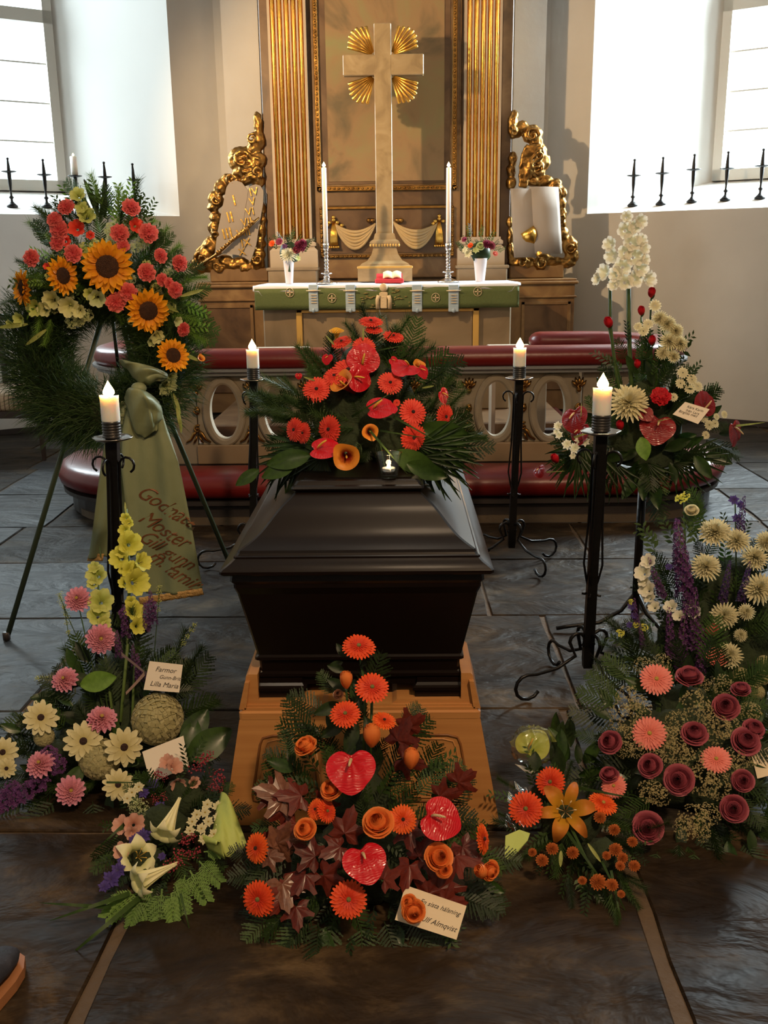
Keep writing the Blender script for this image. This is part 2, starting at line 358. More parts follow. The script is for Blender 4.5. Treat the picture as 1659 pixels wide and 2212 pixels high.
def wallq(name, a, b, z0=-.2, z1=H, m=M_plaster):
    mb = MB(); a = Vector(a); b = Vector(b)
    n = Vector((b.y-a.y, a.x-b.x, 0)).normalized()*.25
    if n.dot(Vector((0, 3, 0))-(a+b)/2) > 0: n = -n
    mb.prism([(a.x,a.y,z0),(b.x,b.y,z0),(b.x,b.y,z1),(a.x,a.y,z1)], n)
    return struct(mb, name, [m])
wallq("wall_back", (AL.x, AL.y, 0), (AR.x, AR.y, 0))
wallq("wall_nave_right", (cR.x, cR.y, 0), (cR.x+.9, -6.5, 0)); wallq("wall_nave_left", (cL.x, cL.y, 0), (cL.x-.9, -6.5, 0)); wallq("wall_front", (-6.5, -6.5, 0), (6.5, -6.5, 0))
mb = MB(); mb.box((-8, -7, H), (8, 12, H+.2)); struct(mb, 'ceiling', [M_plaster])
# skirting on the two slanted walls
for side, A_, U_, N_, W in (('right', AR, UR, NR, WR), ('left', AL, UL, NL, WL)):
    mb = MB(); a = A_+U_*.0; b = A_+U_*W[6]; mb.prism([a-N_*.02, b-N_*.02, b-N_*.02+Vector((0,0,.05)), a-N_*.02+Vector((0,0,.05))], N_*.015)
    struct(mb, 'baseboard_'+side, [M_dark])
# floor: mortar bed with slate slabs
mb = MB(); mb.box((-7, -7, -.3), (7, 12, -.012)); floor = struct(mb, 'floor', [M_mortar])
fr = random.Random(5)
def slab(poly, mi):
    mb = MB(); n = len(poly)
    cx = sum(p[0] for p in poly)/n; cy = sum(p[1] for p in poly)/n; pts = []
    for i in range(n):
        a, b = poly[i], poly[(i+1) % n]; L_ = math.dist(a, b); k = max(1, int(L_/.16))
        for j in range(k):
            t = j/k; jx, jy = fr.uniform(-.006, .006), fr.uniform(-.006, .006)
            pts.append((a[0]+(b[0]-a[0])*t+jx, a[1]+(b[1]-a[1])*t+jy))
    z1 = -.003-fr.uniform(0, .0015)
    sh = lambda q, e: (q[0]+(cx-q[0])*e, q[1]+(cy-q[1])*e)
    mb.loft([[(p[0], p[1], -.03) for p in pts], [(p[0], p[1], z1-.005) for p in pts], [(*sh(p, .008), z1) for p in pts]], 0, True, False)
    build(mb, 'stone_slab', [M_slate_mats[mi]], floor)
def row(y0, y1, xs, mis, g=.011, sk=0):
    g *= .75 if g < .015 else 1
    for i in range(len(xs)-1):
        a, b = xs[i], xs[i+1]
        slab([(a+g-sk, y0+.0045), (b-g-sk, y0+.0045), (b-g+sk, y1-.0045), (a+g+sk, y1-.0045)], mis[i % len(mis)])
row(-.2, 1.15, [-3.2, -1.5, -.62, .55, 1.9, 3.3], [0, 0, 0, 0, 0])
row(1.15, 2.32, [-3.3, -1.9, -.665, .575, 1.75, 3.2], [0, 0, 0, 0, 0], g=.016, sk=.012)
row(2.32, 3.05, [-3.6, -2.3, -1.29, -.35, .56, 1.6, 2.9, 3.9], [2, 2, 0, 0, 1, 0, 0])
row(3.05, 3.95, [-3.4, -2.5, -1.31, -.30, .62, 1.7, 2.7, 3.8], [2, 2, 1, 0, 0, 0, 1])
row(3.95, 4.75, [-3.7, -2.6, -1.33, -.45, .40, 1.45, 2.6, 3.9], [2, 2, 1, 0, 0, 0, 1])
row(4.75, 5.45, [-3.7, -2.2, -1.2, -.1, 1.0, 2.1, 3.1, 4.0], [2, 1, 0, 0, 0, 1, 1])
for r_ in range(5):
    y = 5.45+r_*.82; o = fr.uniform(0, .5); row(y, y+.82, [-4.2+o+i*1.05 for i in range(9)], [1, 2, 1, 0])
for r_ in range(3): row(-1.4-r_*1.2, -.2-r_*1.2, [-3.9+i*1.3 for i in range(7)], [0, 1])
# raised chancel platform inside the rail
mb = MB(); AX = -.09
mb.box((-1.62, 5.95, -.01), (1.5, 9.9, .14), bev=.01); struct(mb, 'floor_chancel_step', [mat('red_carpet', (.14, .03, .022), .95, bump=.5, bscale=90)])
mb = MB(); mb.box((-1.45, 7.25, .14), (1.3, 9.0, .29), bev=.01); struct(mb, 'floor_altar_step', [M_marbd])

# ------------------------------------------------------------------ altarpiece
def X_(px, Y, py=500): return P(px, py, Y).x
def Z_(py, Y, px=833): return P(px, py, Y).z
YR = 9.2
ap = thing('altarpiece', (AX, 9.3, .14), 'tall marbled brown altarpiece with gilded fluted pilasters on the back wall', 'altarpiece')
def ybox(mb, px0, px1, py0, py1, Y, d, m=0, bev=.0, px=None):
    """box whose front face stands at depth Y (metres) and runs d metres back"""
    xc = (px0+px1)/2
    mb.box((X_(px0, Y), Y, Z_(py0, Y, xc)), (X_(px1, Y), Y+d, Z_(py1, Y, xc)), m, bev)
TOP = 5.2
# plinth wall with ledges
mb = MB(); xl, xr = X_(424, 9.0), X_(1246, 9.0)
zt = Z_(606, 9.0)
mb.box((xl, 9.0, .12), (xr, 9.50, zt-.05), 0)
mb.box((xl-.03, 8.97, zt-.05), (xr+.03, 9.50, zt-.02), 0, .008); mb.box((xl-.015, 8.985, zt-.02), (xr+.015, 9.50, zt), 0, .006)
mb.box((xl-.02, 8.98, zt-.17), (xr+.02, 9.1, zt-.15), 0, .006)
build(mb, 'plinth', [M_marb], ap)
for a, b in ((432, 540), (1130, 1238)):
    mb = MB(); x0, x1 = X_(a, 9.0), X_(b, 9.0); mb.box((x0, 8.985, .3), (x1, 9.01, zt-.2), 1, .008)
    for k in ((x0, x0+.03), (x1-.03, x1)): mb.box((k[0], 8.975, .3), (k[1], 9.0, zt-.2), 0, .004)
    mb.box((x0, 8.975, zt-.23), (x1, 9.0, zt-.2), 0, .004); build(mb, 'plinth_panel', [M_marb, M_marbd], ap)
# back board
mb = MB(); x0, x1 = X_(578, YR), X_(1100, YR)
mb.box((x0, YR, zt), (x1, YR+.35, TOP)); build(mb, 'back_board', [M_marb], ap)
for a, b in ((578, 600), (1078, 1100)):
    mb = MB(); mb.box((X_(a, YR), YR-.03, zt), (X_(b, YR), YR+.05, TOP), 0, .006); build(mb, 'side_strip', [M_marbd], ap)
# upper wall ledge above plinth either side
for lx0, lx1 in ((xl+.08, x0), (x1, xr-.08)): mb = MB(); mb.box((lx0, 9.12, zt), (lx1, 9.5, zt+.12), 0, .01); build(mb, 'ledge', [M_marb], ap)
# pilasters
for (a, b, pa, pb) in ((598, 676, 586, 684), (998, 1075, 988, 1088)):
    x0, x1 = X_(a, YR), X_(b, YR); xm = (x0+x1)/2; hw = (x1-x0)/2
    zb_ = Z_(515, YR)
    mb = MB(); n = 5; pitch = (2*hw-.03)/n
    prof = [(-hw, .12)]
    poly = []
    # cross-section in plan: flat fillets between round flutes
    xs = []
    yF = YR-.12
    cur = x0; sec = [(x0, YR), (x0, yF)]
    for k in range(n):
        fx0 = x0+.015+pitch*k+.008; fx1 = x0+.015+pitch*(k+1)-.008
        for j in range(7):
            t = j/6; sec.append((fx0+(fx1-fx0)*t, yF+math.sin(PI*t)*.028))
    sec += [(x1, yF), (x1, YR)]
    rings = [[(x, y, z) for x, y in sec] for z in (zb_, TOP)]
    N0 = len(sec)
    vs = rings[0]+rings[1]; fs = []; ms = []
    for i in range(N0-1):
        mi = 0
        if i >= 2 and i < N0-3 and (i-2) % 7 != 6: mi = 1
        mb.add([rings[0][i], rings[0][i+1], rings[1][i+1], rings[1][i]], [(0, 1, 2, 3)], mi, False)
    pl = build(mb, 'pilaster', [M_pil, M_gold], ap, fix=False)
    # gilded filler rods in the lower flutes
    for k in range(n):
        xc = x0+.015+pitch*(k+.5); mb = MB(); mb.tube([(xc, yF+.012, zb_+.01), (xc, yF+.012, TOP)], .016, 8); build(mb, 'flute_rod', [M_gold], pl)
    mb = MB(); zp = Z_(575, YR-.1)
    pts = [(hw+.015, zb_), (hw+.015, zb_-.02), (hw+.035, zb_-.035), (hw+.035, zb_-.06), (hw+.02, zb_-.07), (hw+.05, zb_-.10), (hw+.05, zp)]
    mb.loft([[(xm-h, YR-.12-(h-hw), z), (xm+h, YR-.12-(h-hw), z), (xm+h, YR, z), (xm-h, YR, z)] for h, z in pts], 0, True, False)
    build(mb, 'pilaster_base', [M_pil], pl)
    mb = MB(); mb.box((X_(pa-3, YR), 9.0-.06, zt-.16), (X_(pb+3, YR), YR, zp), 0, .012); mb.box((X_(pa-6, YR), 8.93, zp-.03), (X_(pb+6, YR), YR, zp+.0), 0, .006)
    build(mb, 'pedestal', [M_altar], pl)
# central frame, panels
def frame(px0, px1, py0, py1, Y, wd, dp, mats, name, bead=False, parent=ap):
    x0, x1, z0, z1 = X_(px0, Y), X_(px1, Y), Z_(py1, Y), Z_(py0, Y)
    if py0 < 0: z1 = TOP
    f = link(name, None, parent, loc=Vector(((x0+x1)/2, Y, z0))-parent.location)
    for (a, b, c, d) in ((x0, x0+wd, z0, z1), (x1-wd, x1, z0, z1)):
        mb = MB(); mb.box((a, Y-dp, c), (b, Y, d), 0, .004)
        if bead:
            z = c+.015
            while z < min(d, 4.4): mb.ball(((a+b)/2, Y-dp-.002, z), (.011, .010, .014), 6, 4); z += .042
        build(mb, 'moulding', mats, f)
    mb = MB(); mb.box((x0, Y-dp, z0), (x1, Y, z0+wd), 0, .004)
    if bead:
        x = x0+.03
        while x < x1: mb.ball((x, Y-dp-.002, z0+wd/2), (.014, .010, .009), 6, 4); x += .042
    build(mb, 'moulding', mats, f)
    return f
mb = MB(); mb.box((X_(682, YR), YR-.05, zt+.02), (X_(994, YR), YR+.01, TOP), 0, .006); build(mb, 'centre_panel', [M_marb], ap)
frame(688, 985, -1, 412, YR-.05, .042, .035, [M_goldd], 'gilt_frame', True)
mb = MB(); mb.box((X_(702, YR), YR-.055, Z_(398, YR)), (X_(970, YR), YR-.045, TOP)); build(mb, 'bevel_panel', [M_marbd], ap)
mb = MB(); mb.box((X_(714, YR), YR-.062, Z_(392, YR)), (X_(958, YR), YR-.05, TOP)); build(mb, 'painting', [M_paint], ap)
mb = MB(); mb.box((X_(700, YR), YR-.06, Z_(444, YR)), (X_(975, YR), YR-.05, Z_(416, YR))); build(mb, 'frieze_panel', [M_marbd], ap)
fr2 = frame(692, 980, 447, 556, YR-.05, .026, .03, [M_goldd], 'swag_frame', True)
mb = MB(); mb.box((X_(700, YR), YR-.058, Z_(546, YR)), (X_(972, YR), YR-.05, Z_(452, YR))); build(mb, 'swag_panel', [M_marbd], ap)
mb = MB(); x = X_(700, YR); z = Z_(449, YR); mb.box((x, YR-.08, z-.012), (X_(972, YR), YR-.05, z+.012), 0, .004); build(mb, 'moulding', [M_goldd], ap)
# cloth swags and tassels
def swag(xa, za, xb, zb, drop, name='cloth_swag'):
    mb = MB()
    for k in range(6):
        o = k*.018; pts = []
        for i in range(15):
            t = i/14; x = xa+(xb-xa)*t; z = za+(zb-za)*t-math.sin(PI*t)**.85*(drop*(.45+.12*k))-o*math.sin(PI*t)*.4
            pts.append((x, YR-.075-.02*math.sin(PI*t)-.004*(k % 2), z))
        mb.tube(pts, [.008+.009*math.sin(PI*i/14) for i in range(15)], 6)
    return build(mb, name, [M_marb if 0 else mat('swag_cloth', (.40, .29, .16), .5, noise=(10, (.50, .34, .14), .6))], ap)
zt1 = Z_(480, YR); xs_ = [X_(722, YR), X_(812, YR), X_(850, YR), X_(945, YR)]
swag(xs_[0], zt1, xs_[1], zt1-.01, .18); swag(xs_[2], zt1, xs_[3], zt1-.01, .18)
for xc in (X_(722, YR), X_(948, YR)):
    mb = MB()
    for k in range(7):
        a = (k-3)*.26; mb.tube([(xc+math.sin(a)*.008, YR-.085, zt1), (xc+math.sin(a)*.03, YR-.085-.02*math.cos(a), zt1-.1), (xc+math.sin(a)*.045, YR-.08-.03*math.cos(a), zt1-.2)], [.006, .012, .009], 6)
    for k in range(5): mb.ball((xc+(k-2)*.02, YR-.10, zt1-.215), .013, 6, 4)
    for a, b in ((0, .02), (.035, .0), (-.035, .0), (.075, -.025), (-.055, -.02), (0, .045)): mb.ball((xc+a, YR-.09, zt1+b), (.02, .018, .016), 7, 5)
    build(mb, 'gilt_tassel', [M_gold], ap)
for a in (801, 862):
    mb = MB()
    for q in (-4, 4): mb.ball(P(a+q, 472+abs(q), YR-.09), (.026, .02, .02), 7, 5)
    build(mb, 'gilt_knot', [M_goldd], ap)
# vertical wall piers beside the altarpiece
mb = MB(); mb.box((X_(1104, 9.5), 9.55, -.1), (X_(1170, 9.5), 9.85, 6.1), 0); struct(mb, 'trim_1', [M_plaster])
mb = MB(); mb.box((X_(498, 9.5), 9.55, -.1), (X_(574, 9.5), 9.85, 6.1), 0); struct(mb, 'trim_2', [M_plaster])

# ------------------------------------------------------------------ standing cross
YC = 8.62
cr = thing('standing_cross', (P(833, 600, YC).x, YC, 1.31), 'tall pale marbled wooden cross with gilt rays standing on the altar', 'cross')
x0, x1 = X_(813, YC), X_(849, YC); zc0 = Z_(530, YC); zc1 = Z_(52, YC)
mb = MB(); mb.box((x0, YC-.045, zc0), (x1, YC+.045, zc1), 0, .006); build(mb, 'upright', [M_cross], cr)
za, zb_ = Z_(164, YC), Z_(119, YC)
mb = MB(); mb.box((X_(741, YC, 140), YC-.043, za), (X_(915, YC, 140), YC+.043, zb_), 0, .006); build(mb, 'crossbar', [M_cross], cr)
xm = (x0+x1)/2; zB = 1.315
mb = MB(); zz = lambda py: Z_(py, YC)
pr = [(.122*1.9, zB), (.122*1.9, zB+.12), (.122*1.85, zB+.125), (.235*.9, zB+.13), (.20, zB+.145), (.15, zB+.17), (.115, zB+.22), (.10, zB+.27), (.10, zc0-.01), (.125, zc0), (.13, zc0+.02), (.12, zc0+.035), (.095, zc0+.05), (.085, zc0+.09), (.078, zc0+.1)]
mb.loft([[(xm-h, YC-h*.7, z), (xm+h, YC-h*.7, z), (xm+h, YC+h*.7, z), (xm-h, YC+h*.7, z)] for h, z in pr], 0, True, False)
cb = build(mb, 'cross_base', [M_cross], cr)
mb = MB(); mb.box((xm-.236, YC-.167, zB+.105), (xm+.236, YC+.167, zB+.125), 0, .004); build(mb, 'base_moulding', [M_goldp], cb)
mb = MB(); k = -.12
while k <= .121: mb.ball((xm+k, YC-.125*.7-.0, zc0+.0), (.010, .012, .014), 6, 4); k += .024
build(mb, 'bead_row', [M_goldp], cb)
zm = (za+zb_)/2; hb = (zb_-za)/2; hu = (x1-x0)/2
for sx in (-1, 1):
    for sz in (-1, 1):
        mb = MB(); c = Vector((xm+sx*hu*.9, YC-.01, zm+sz*hb*.9))
        for k in range(7):
            a = R(18+k*9); L_ = (.235, .245, .262, .268, .262, .245, .235)[k]; 
            d = Vector((sx*math.cos(a), 0, sz*math.sin(a))); 
            mb.tube([c+d*.03, c+d*L_*.97, c+d*L_], [.005, .0155, .010], 6)
        build(mb, 'gilt_rays', [M_gold], cr)

# ------------------------------------------------------------------ altar
YA = 7.9
xa0, xa1 = -1.105, .955; zA = 1.30
al = thing('altar', (-.08, 8.3, .29), 'wide marbled altar table with gold strips on its front', 'altar')
mb = MB(); mb.box((xa0+.03, YA+.03, .29), (xa1-.03, 8.85, zA-.05), 0, .01); build(mb, 'body', [M_altar], al)
mb = MB(); mb.box((xa0-.02, YA-.01, zA-.05), (xa1+.02, 8.88, zA-.008), 0, .01); build(mb, 'table_top', [M_altar], al)
for a, b in ((640, 653), (1022, 1035)):
    mb = MB(); mb.box((X_(a, YA, 700), YA+.005, .5), (X_(b, YA, 700), YA+.035, zA-.19), 0, .004); build(mb, 'gold_strip', [M_goldp], al)
for z0_, z1_ in ((zA-.215, zA-.19), (.45, .5)):
    mb = MB(); mb.box((X_(640, YA, 700), YA+.005, z0_), (X_(1035, YA, 700), YA+.035, z1_), 0, .004); build(mb, 'gold_strip', [M_goldp], al)
mb = MB(); mb.box((X_(655, YA, 700), YA+.02, .5), (X_(1020, YA, 700), YA+.04, zA-.21)); build(mb, 'front_panel', [M_altar], al)
# linen cloth
def cl(u, v):
    x = xa0-.04+(xa1-xa0+.08)*u; r = random.Random(int(u*997))
    return None
mb = MB(); nx = 60; prof = [(8.80, .0), (8.4, .0), (8.1, .0), (7.89, .002), (7.872, -.006), (7.868, -.022)]
def linen(u, v):
    x = xa0-.035+(xa1-xa0+.07)*v; k = u*(len(prof)-1); i = min(int(k), len(prof)-2); t = k-i
    y = prof[i][0]*(1-t)+prof[i+1][0]*t; z = prof[i][1]*(1-t)+prof[i+1][1]*t
    hang = .010*math.sin(v*17)+.007*math.sin(v*41+1)
    e = max(0, 1-min(v, 1-v)/.04)
    if u > .7: z -= (u-.7)/.3*(.012+hang+ (.03 if .03 < v < .08 or .925 < v < .97 else 0))
    return (x+0, y-.004*math.sin(v*60)*max(0, u-.6), zA-.004+z+.003+.003*math.sin(v*23+u*9)*(1 if u > .2 else 0))
mb.grid(linen, 10, 90); cloth = build(mb, 'altar_cloth', [M_linen], fix=True)
md = cloth.modifiers.new('s', 'SOLIDIFY'); md.thickness = .004; md.offset = 1
tag(cloth, 'white linen cloth lying on top of the altar', 'cloth')
# green frontal
zf1, zf0 = zA-.02, Z_(667, YA-.03)
mb = MB()
mb.grid(lambda u, v: (xa0-.022+(xa1-xa0+.044)*v, YA-.030-.004*math.sin(v*40)*u, zf1+(zf0-zf1)*u), 4, 80)
fo = build(mb, 'altar_frontal', [M_green]); md = fo.modifiers.new('s', 'SOLIDIFY'); md.thickness = .006
tag(fo, 'green embroidered frontal hanging from the altar edge', 'altar frontal')
def fchild(mb, name, m, lab=None): return build(mb, name, m, fo, label=lab)
for px, py in ((626, 632), (717, 644), (941, 643), (1032, 630)):
    c = P(px, py, YA-.04); mb = MB()
    mb.tube([c+Vector((.032*math.cos(a*PI/10), 0, .034*math.sin(a*PI/10))) for a in range(21)], .0025, 5)
    mb.box(c+Vector((-.004, -.003, -.024)), c+Vector((.004, .003, .024))); mb.box(c+Vector((-.024, -.003, -.004)), c+Vector((.024, .003, .004)))
    fchild(mb, 'cross_medallion', [M_emb])
for px in (677, 757, 901, 980):
    a, b = P(px-11, 618, YA-.045), P(px+11, 668, YA-.045); mb = MB(); mb.box((a.x, a.y, b.z-.02), (b.x, a.y+.012, a.z+.01), 0, .004); o = fchild(mb, 'blue_band', [M_blue])
    c = P(px, 628, YA-.052); mb = MB(); mb.tube([c+Vector((-.058, 0, 0)), c, c+Vector((.058, 0, 0))], [.003, .007, .003], 6)
    for k in range(4): mb.box((c.x-.022, c.y, c.z-.03-.02*k), (c.x+.022, c.y+.004, c.z-.036-.02*k))
    build(mb, 'cross_thread', [M_emb], o)
    c = P(px, 671, YA-.045); mb = MB(); mb.ball(c, (.014, .012, .018), 8, 6); build(mb, 'tassel', [M_blue], o)
# central figure: a priest-like robed shape on gold hatching
mb = MB()
for i in range(60):
    a = fr.uniform(-1, 1); h = fr.uniform(0, 1); w_ = .26*(1-h*.55)
    if abs(a*w_) < .07: continue
    c = P(829, 666, YA-.04)+Vector((a*w_, 0, h*.16)); mb.ball(c, (fr.uniform(.008, .02), .004, .004), 6, 4)
fchild(mb, 'gold_hatching', [M_embg])
c = P(829, 667, YA-.045); mb = MB()
mb.ball(c+Vector((0, 0, .165)), (.033, .012, .034), 10, 6); mb.box(c+Vector((-.034, -.006, .08)), c+Vector((.034, .006, .13)), 0, .01)
mb.box(c+Vector((-.028, -.008, 0)), c+Vector((.028, .008, .10)), 0, .006)
for sx in (-1, 1): mb.tube([c+Vector((sx*.048, -.004, .0)), c+Vector((sx*.05, -.004, .07)), c+Vector((sx*.04, -.004, .105))], .016, 8)
fchild(mb, 'embroidered_figure', [M_emb])

# ------------------------------------------------------------------ things on the altar
def flame(c, s, parent, core=True):
    """teardrop flame; c = base point in parent space"""
    mb = MB(); pr = [(.001, -.05), (.50, .12), (.80, .42), (.80, .75), (.60, 1.15), (.34, 1.6), (.12, 1.98), (.005, 2.2)]
    mb.lathe([(r*s, z*s) for r, z in pr], (0, 0, 0), 12); me = mb.mesh('flame', [M_flame]); fixn(me)
    return link('flame', me, parent, loc=c)
def silver_stick(px, pyb, Y, lab):
    b = P(px, pyb, Y); b.z = zA+.007; th = thing('candlestick', b, lab, 'candlestick', 'silver candlesticks on the altar')
    ztop = P(px, 527, Y).z-zA
    mb = MB(); mb.lathe([(.0, 0), (.085, 0), (.088, .008), (.07, .018), (.03, .035), (.022, .045), (.03, .055), (.016, .07)], n=24); me = mb.mesh('foot', [M_silver]); fixn(me); link('foot', me, th)
    mb = MB(); pr = []
    n = 22
    for i in range(n+1):
        z = .065+(ztop-.115)*i/n; pr.append((.017+.004*math.sin(i*2.1), z))
    mb.lathe(pr, n=16); me = mb.mesh('stem', [M_silver]); fixn(me); link('stem', me, th)
    for z in (.075,):
        mb = MB(); mb.lathe([(.016, z), (.046, z+.006), (.048, z+.012), (.016, z+.016)], n=20); me = mb.mesh('drip_ring', [M_silver]); fixn(me); link('drip_ring', me, th)
    mb = MB(); mb.lathe([(.018, ztop-.05), (.024, ztop-.045), (.024, ztop-.005), (.020, ztop)], n=16); me = mb.mesh('socket', [M_silver]); fixn(me); link('socket', me, th)
    zt_ = P(px, 362, Y).z; cn = thing('altar_candle', (b.x, b.y, zA+ztop-.01), 'tall lit white candle in the '+('left' if px < 800 else 'right')+' silver altar candlestick', 'candle', 'lit tall candles on the altar')
    h = zt_-(zA+ztop-.01); mb = MB(); mb.lathe([(.0, 0), (.0185, 0), (.0185, h-.004), (.016, h), (.006, h-.006), (0, h-.006)], n=18); me = mb.mesh('wax', [M_waxw]); fixn(me); link('wax', me, cn)
    mb = MB(); mb.tube([(0, 0, h-.006), (.001, 0, h+.010)], .0015, 5); me = mb.mesh('wick', [M_wick]); link('wick', me, cn)
    flame((0, 0, h+.006), .017, cn)
    lt = light('altar_candle_light', 'POINT', (b.x, b.y, zt_+.05), 2.2, (1, .62, .28), size=.02); 
silver_stick(706, 608, 8.05, 'chased silver candlestick with tall candle left of the cross')
silver_stick(968, 605, 8.05, 'chased silver candlestick with tall candle right of the cross')
# missal stand and open book
b = P(842, 609, 8.15); b.z = zA+.007
bs = thing('book_stand', b, 'low red cloth-covered book stand in front of the cross', 'book stand')
mb = MB(); mb.prism([b+Vector((-.11, -.08, 0)), b+Vector((-.11, .1, 0)), b+Vector((-.11, .1, .075)), b+Vector((-.11, -.08, .02))], (.215, 0, 0)); build(mb, 'sloping_top', [M_red], bs)
mb = MB(); mb.box(b+Vector((-.12, -.10, 0)), b+Vector((.115, -.075, .035)), 0, .006); build(mb, 'front_lip', [M_red], bs)
bk = thing('open_book', b+Vector((.02, 0, .06)), 'small open book with cream pages on the red stand', 'book')
for s in (-1, 1):
    mb = MB(); mb.grid(lambda u, v: (b.x+.02+s*u*.075, b.y-.06+v*.11, zA+.048+v*.045+.012*math.sin(PI*u)), 5, 2); o = build(mb, 'page', [M_paper], bk); md = o.modifiers.new('s', 'SOLIDIFY'); md.thickness = .01; md.offset = 1
# small step stools on the platform
for (a, c_, lab) in ((545, 665, 'pale grey box stool on the left behind the rail'), (1057, 1150, 'pale grey box stool on the right behind the rail')):
    Y = 7.0; xx0, xx1 = X_(a, Y, 760), X_(c_, Y, 760); z = Z_(752, Y); st = thing('box_stool', ((xx0+xx1)/2, 7.05, .14), lab, 'stool')
    mb = MB(); mb.box((xx0, 6.98, z-.035), (xx1, 7.22, z), 0, .006); build(mb, 'seat', [M_stone], st)
    for q0 in (xx0+.02, xx1-.05):
        mb = MB(); mb.box((q0, 7.0, .14), (q0+.03, 7.2, z-.035), 0, .003); build(mb, 'side_board', [M_stone], st)
    mb = MB(); mb.box((xx0+.05, 7.01, z-.12), (xx1-.05, 7.03, z-.035), 0, .003); build(mb, 'apron', [M_stone], st)
# ------------------------------------------------------------------ gilded cartouches
M_tab = mat('tablet_grey', (.29, .245, .205), .7, bump=.1, bscale=12)
YG = 9.16
def carve(o):
    m = o.modifiers.new('r', 'REMESH'); m.mode = 'VOXEL'; m.voxel_size = .009; m.use_smooth_shade = True
    t = bpy.data.textures.new('carving', 'CLOUDS'); t.noise_scale = .05; d = o.modifiers.new('d', 'DISPLACE'); d.texture = t; d.strength = .030; d.mid_level = .5
    k = o.modifiers.new('s', 'SMOOTH'); k.iterations = 3; k.factor = .5
def scroll(mb, c, r, turns=1.3, a0=0, s=1, th=.02, Y=None):
    pts = []; rs = []
    n = 14
    for i in range(n+1):
        t = i/n; a = a0+s*t*turns*2*PI; q = r*(1-.75*t)
        pts.append(c+Vector((q*math.cos(a), -.03*t, q*math.sin(a)))); rs.append(th*(1-.4*t))
    mb.tube(pts, rs, 7)
def lumps(mb, lst, Y=YG, f=1.0):
    for (px, py, rx, rz, rot) in lst:
        c = P(px, py, Y); k = (Y)/FPX*1.0
        mb.ball(c, (rx*k*f*1.22, .05, rz*k*f*1.15), 10, 7, 0, Matrix.Rotation(R(-rot), 3, 'Y'))
def ribs(mb, pts, w0, w1, Y=YG, n=8):
    q = [P(a, b, Y-.03) for a, b in pts]; mb.tube(q, [ (w0+(w1-w0)*i/(len(q)-1))*Y/FPX for i in range(len(q))], 7)
lc = thing('gilded_cartouche', P(505, 585, YG), 'gilded carved ornament with two law tablets left of the altarpiece', 'carved ornament', 'gilded cartouches beside the altarpiece')
mb = MB()
lumps(mb, [(558, 268, 8, 22, 5), (560, 300, 10, 18, 10), (550, 318, 14, 14, 0), (556, 345, 16, 16, 0), (522, 345, 24, 24, 0), (545, 372, 22, 14, 20), (520, 370, 16, 12, 30), (558, 392, 12, 12, 0),
 (500, 392, 20, 12, -20), (478, 405, 14, 14, 0), (466, 432, 14, 16, 10), (460, 448, 10, 10, 0), (466, 470, 11, 13, 0), (462, 492, 12, 12, 0), (468, 512, 10, 14, 10), (455, 530, 18, 16, 40), (440, 552, 22, 16, 50), (430, 575, 16, 16, 0),
 (455, 572, 20, 14, 20), (475, 580, 16, 12, 0), (490, 566, 16, 12, -30), (512, 572, 22, 12, 20), (532, 580, 20, 10, 10), (556, 570, 14, 18, 0), (560, 548, 12, 14, 0), (562, 524, 10, 14, 0), (565, 500, 9, 14, 0), (568, 476, 7, 12, 0), (566, 450, 7, 12, 0), (535, 388, 20, 8, 30)])
for (px, py, r, a, s) in ((522, 345, .085, 0, 1), (466, 432, .05, 1, -1), (466, 505, .04, 2, 1), (436, 560, .07, 2, 1), (470, 576, .05, 0, -1), (556, 560, .05, 3, 1), (545, 300, .05, 1, 1), (500, 385, .05, 0, -1), (555, 372, .06, 4, 1)):
    scroll(mb, P(px, py, YG-.05), r, 1.2, a, s, .016)
for k in range(6): ribs(mb, [(500+k*6, 338+k*9), (530+k*4, 330+k*9), (562, 345+k*9)], 3, 2, YG-.02)
ribs(mb, [(418, 582), (450, 560), (480, 545)], 4, 3, YG-.06); carve(build(mb, 'carving', [M_goldd], lc))
def tablet(pts, name, par, Y, d=.03):
    mb = MB(); mb.prism([P(a, b, Y) for a, b in pts], (0, d, 0)); return build(mb, name, [M_tab], par)
t1 = tablet([(463, 556), (470, 500), (484, 430), (489, 405), (496, 394), (508, 389), (522, 394), (530, 404), (536, 412), (527, 470), (520, 520), (518, 552), (500, 549), (480, 548)], 'tablet', lc, YG-.07)
t2 = tablet([(518, 552), (520, 520), (527, 470), (534, 412), (540, 402), (552, 398), (562, 401), (569, 412), (568, 440), (561, 480), (553, 530), (541, 565), (528, 556)], 'tablet', lc, YG-.065)
def text(s, loc, size, M3, parent, m, name='lettering', ext=.0005, shear=0, align='CENTER', sp=1):
    cu = bpy.data.curves.new(name, 'FONT'); cu.body = s; cu.size = size; cu.extrude = ext; cu.align_x = align; cu.align_y = 'CENTER'; cu.shear = shear; cu.space_character = sp
    cu.materials.append(m); cu.resolution_u = 4
    tmp = bpy.data.objects.new('tmp', cu); COL.objects.link(tmp)
    dg = bpy.context.evaluated_depsgraph_get(); dg.update(); me = bpy.data.meshes.new_from_object(tmp.evaluated_get(dg)); bpy.data.objects.remove(tmp)
    o = link(name, me, parent); off = Vector((0,0,0)); p = parent
    while p: off += p.location; p = p.parent
    o.matrix_local = Matrix.Translation(Vector(loc)-off) @ M3.to_4x4()
    return o
FRONT = Matrix(((1,0,0),(0,0,-1),(0,1,0)))
def num(s, px, py, par, size=.13, rot=-12):
    text(s, P(px, py, YG-.078), size, Matrix.Rotation(R(-rot), 3, 'Y')@FRONT, par, M_gold, 'numeral', .004)
for s, a, b in (('I', 506, 434), ('II', 497, 470), ('III', 491, 505)): num(s, a, b, t1, rot=12)
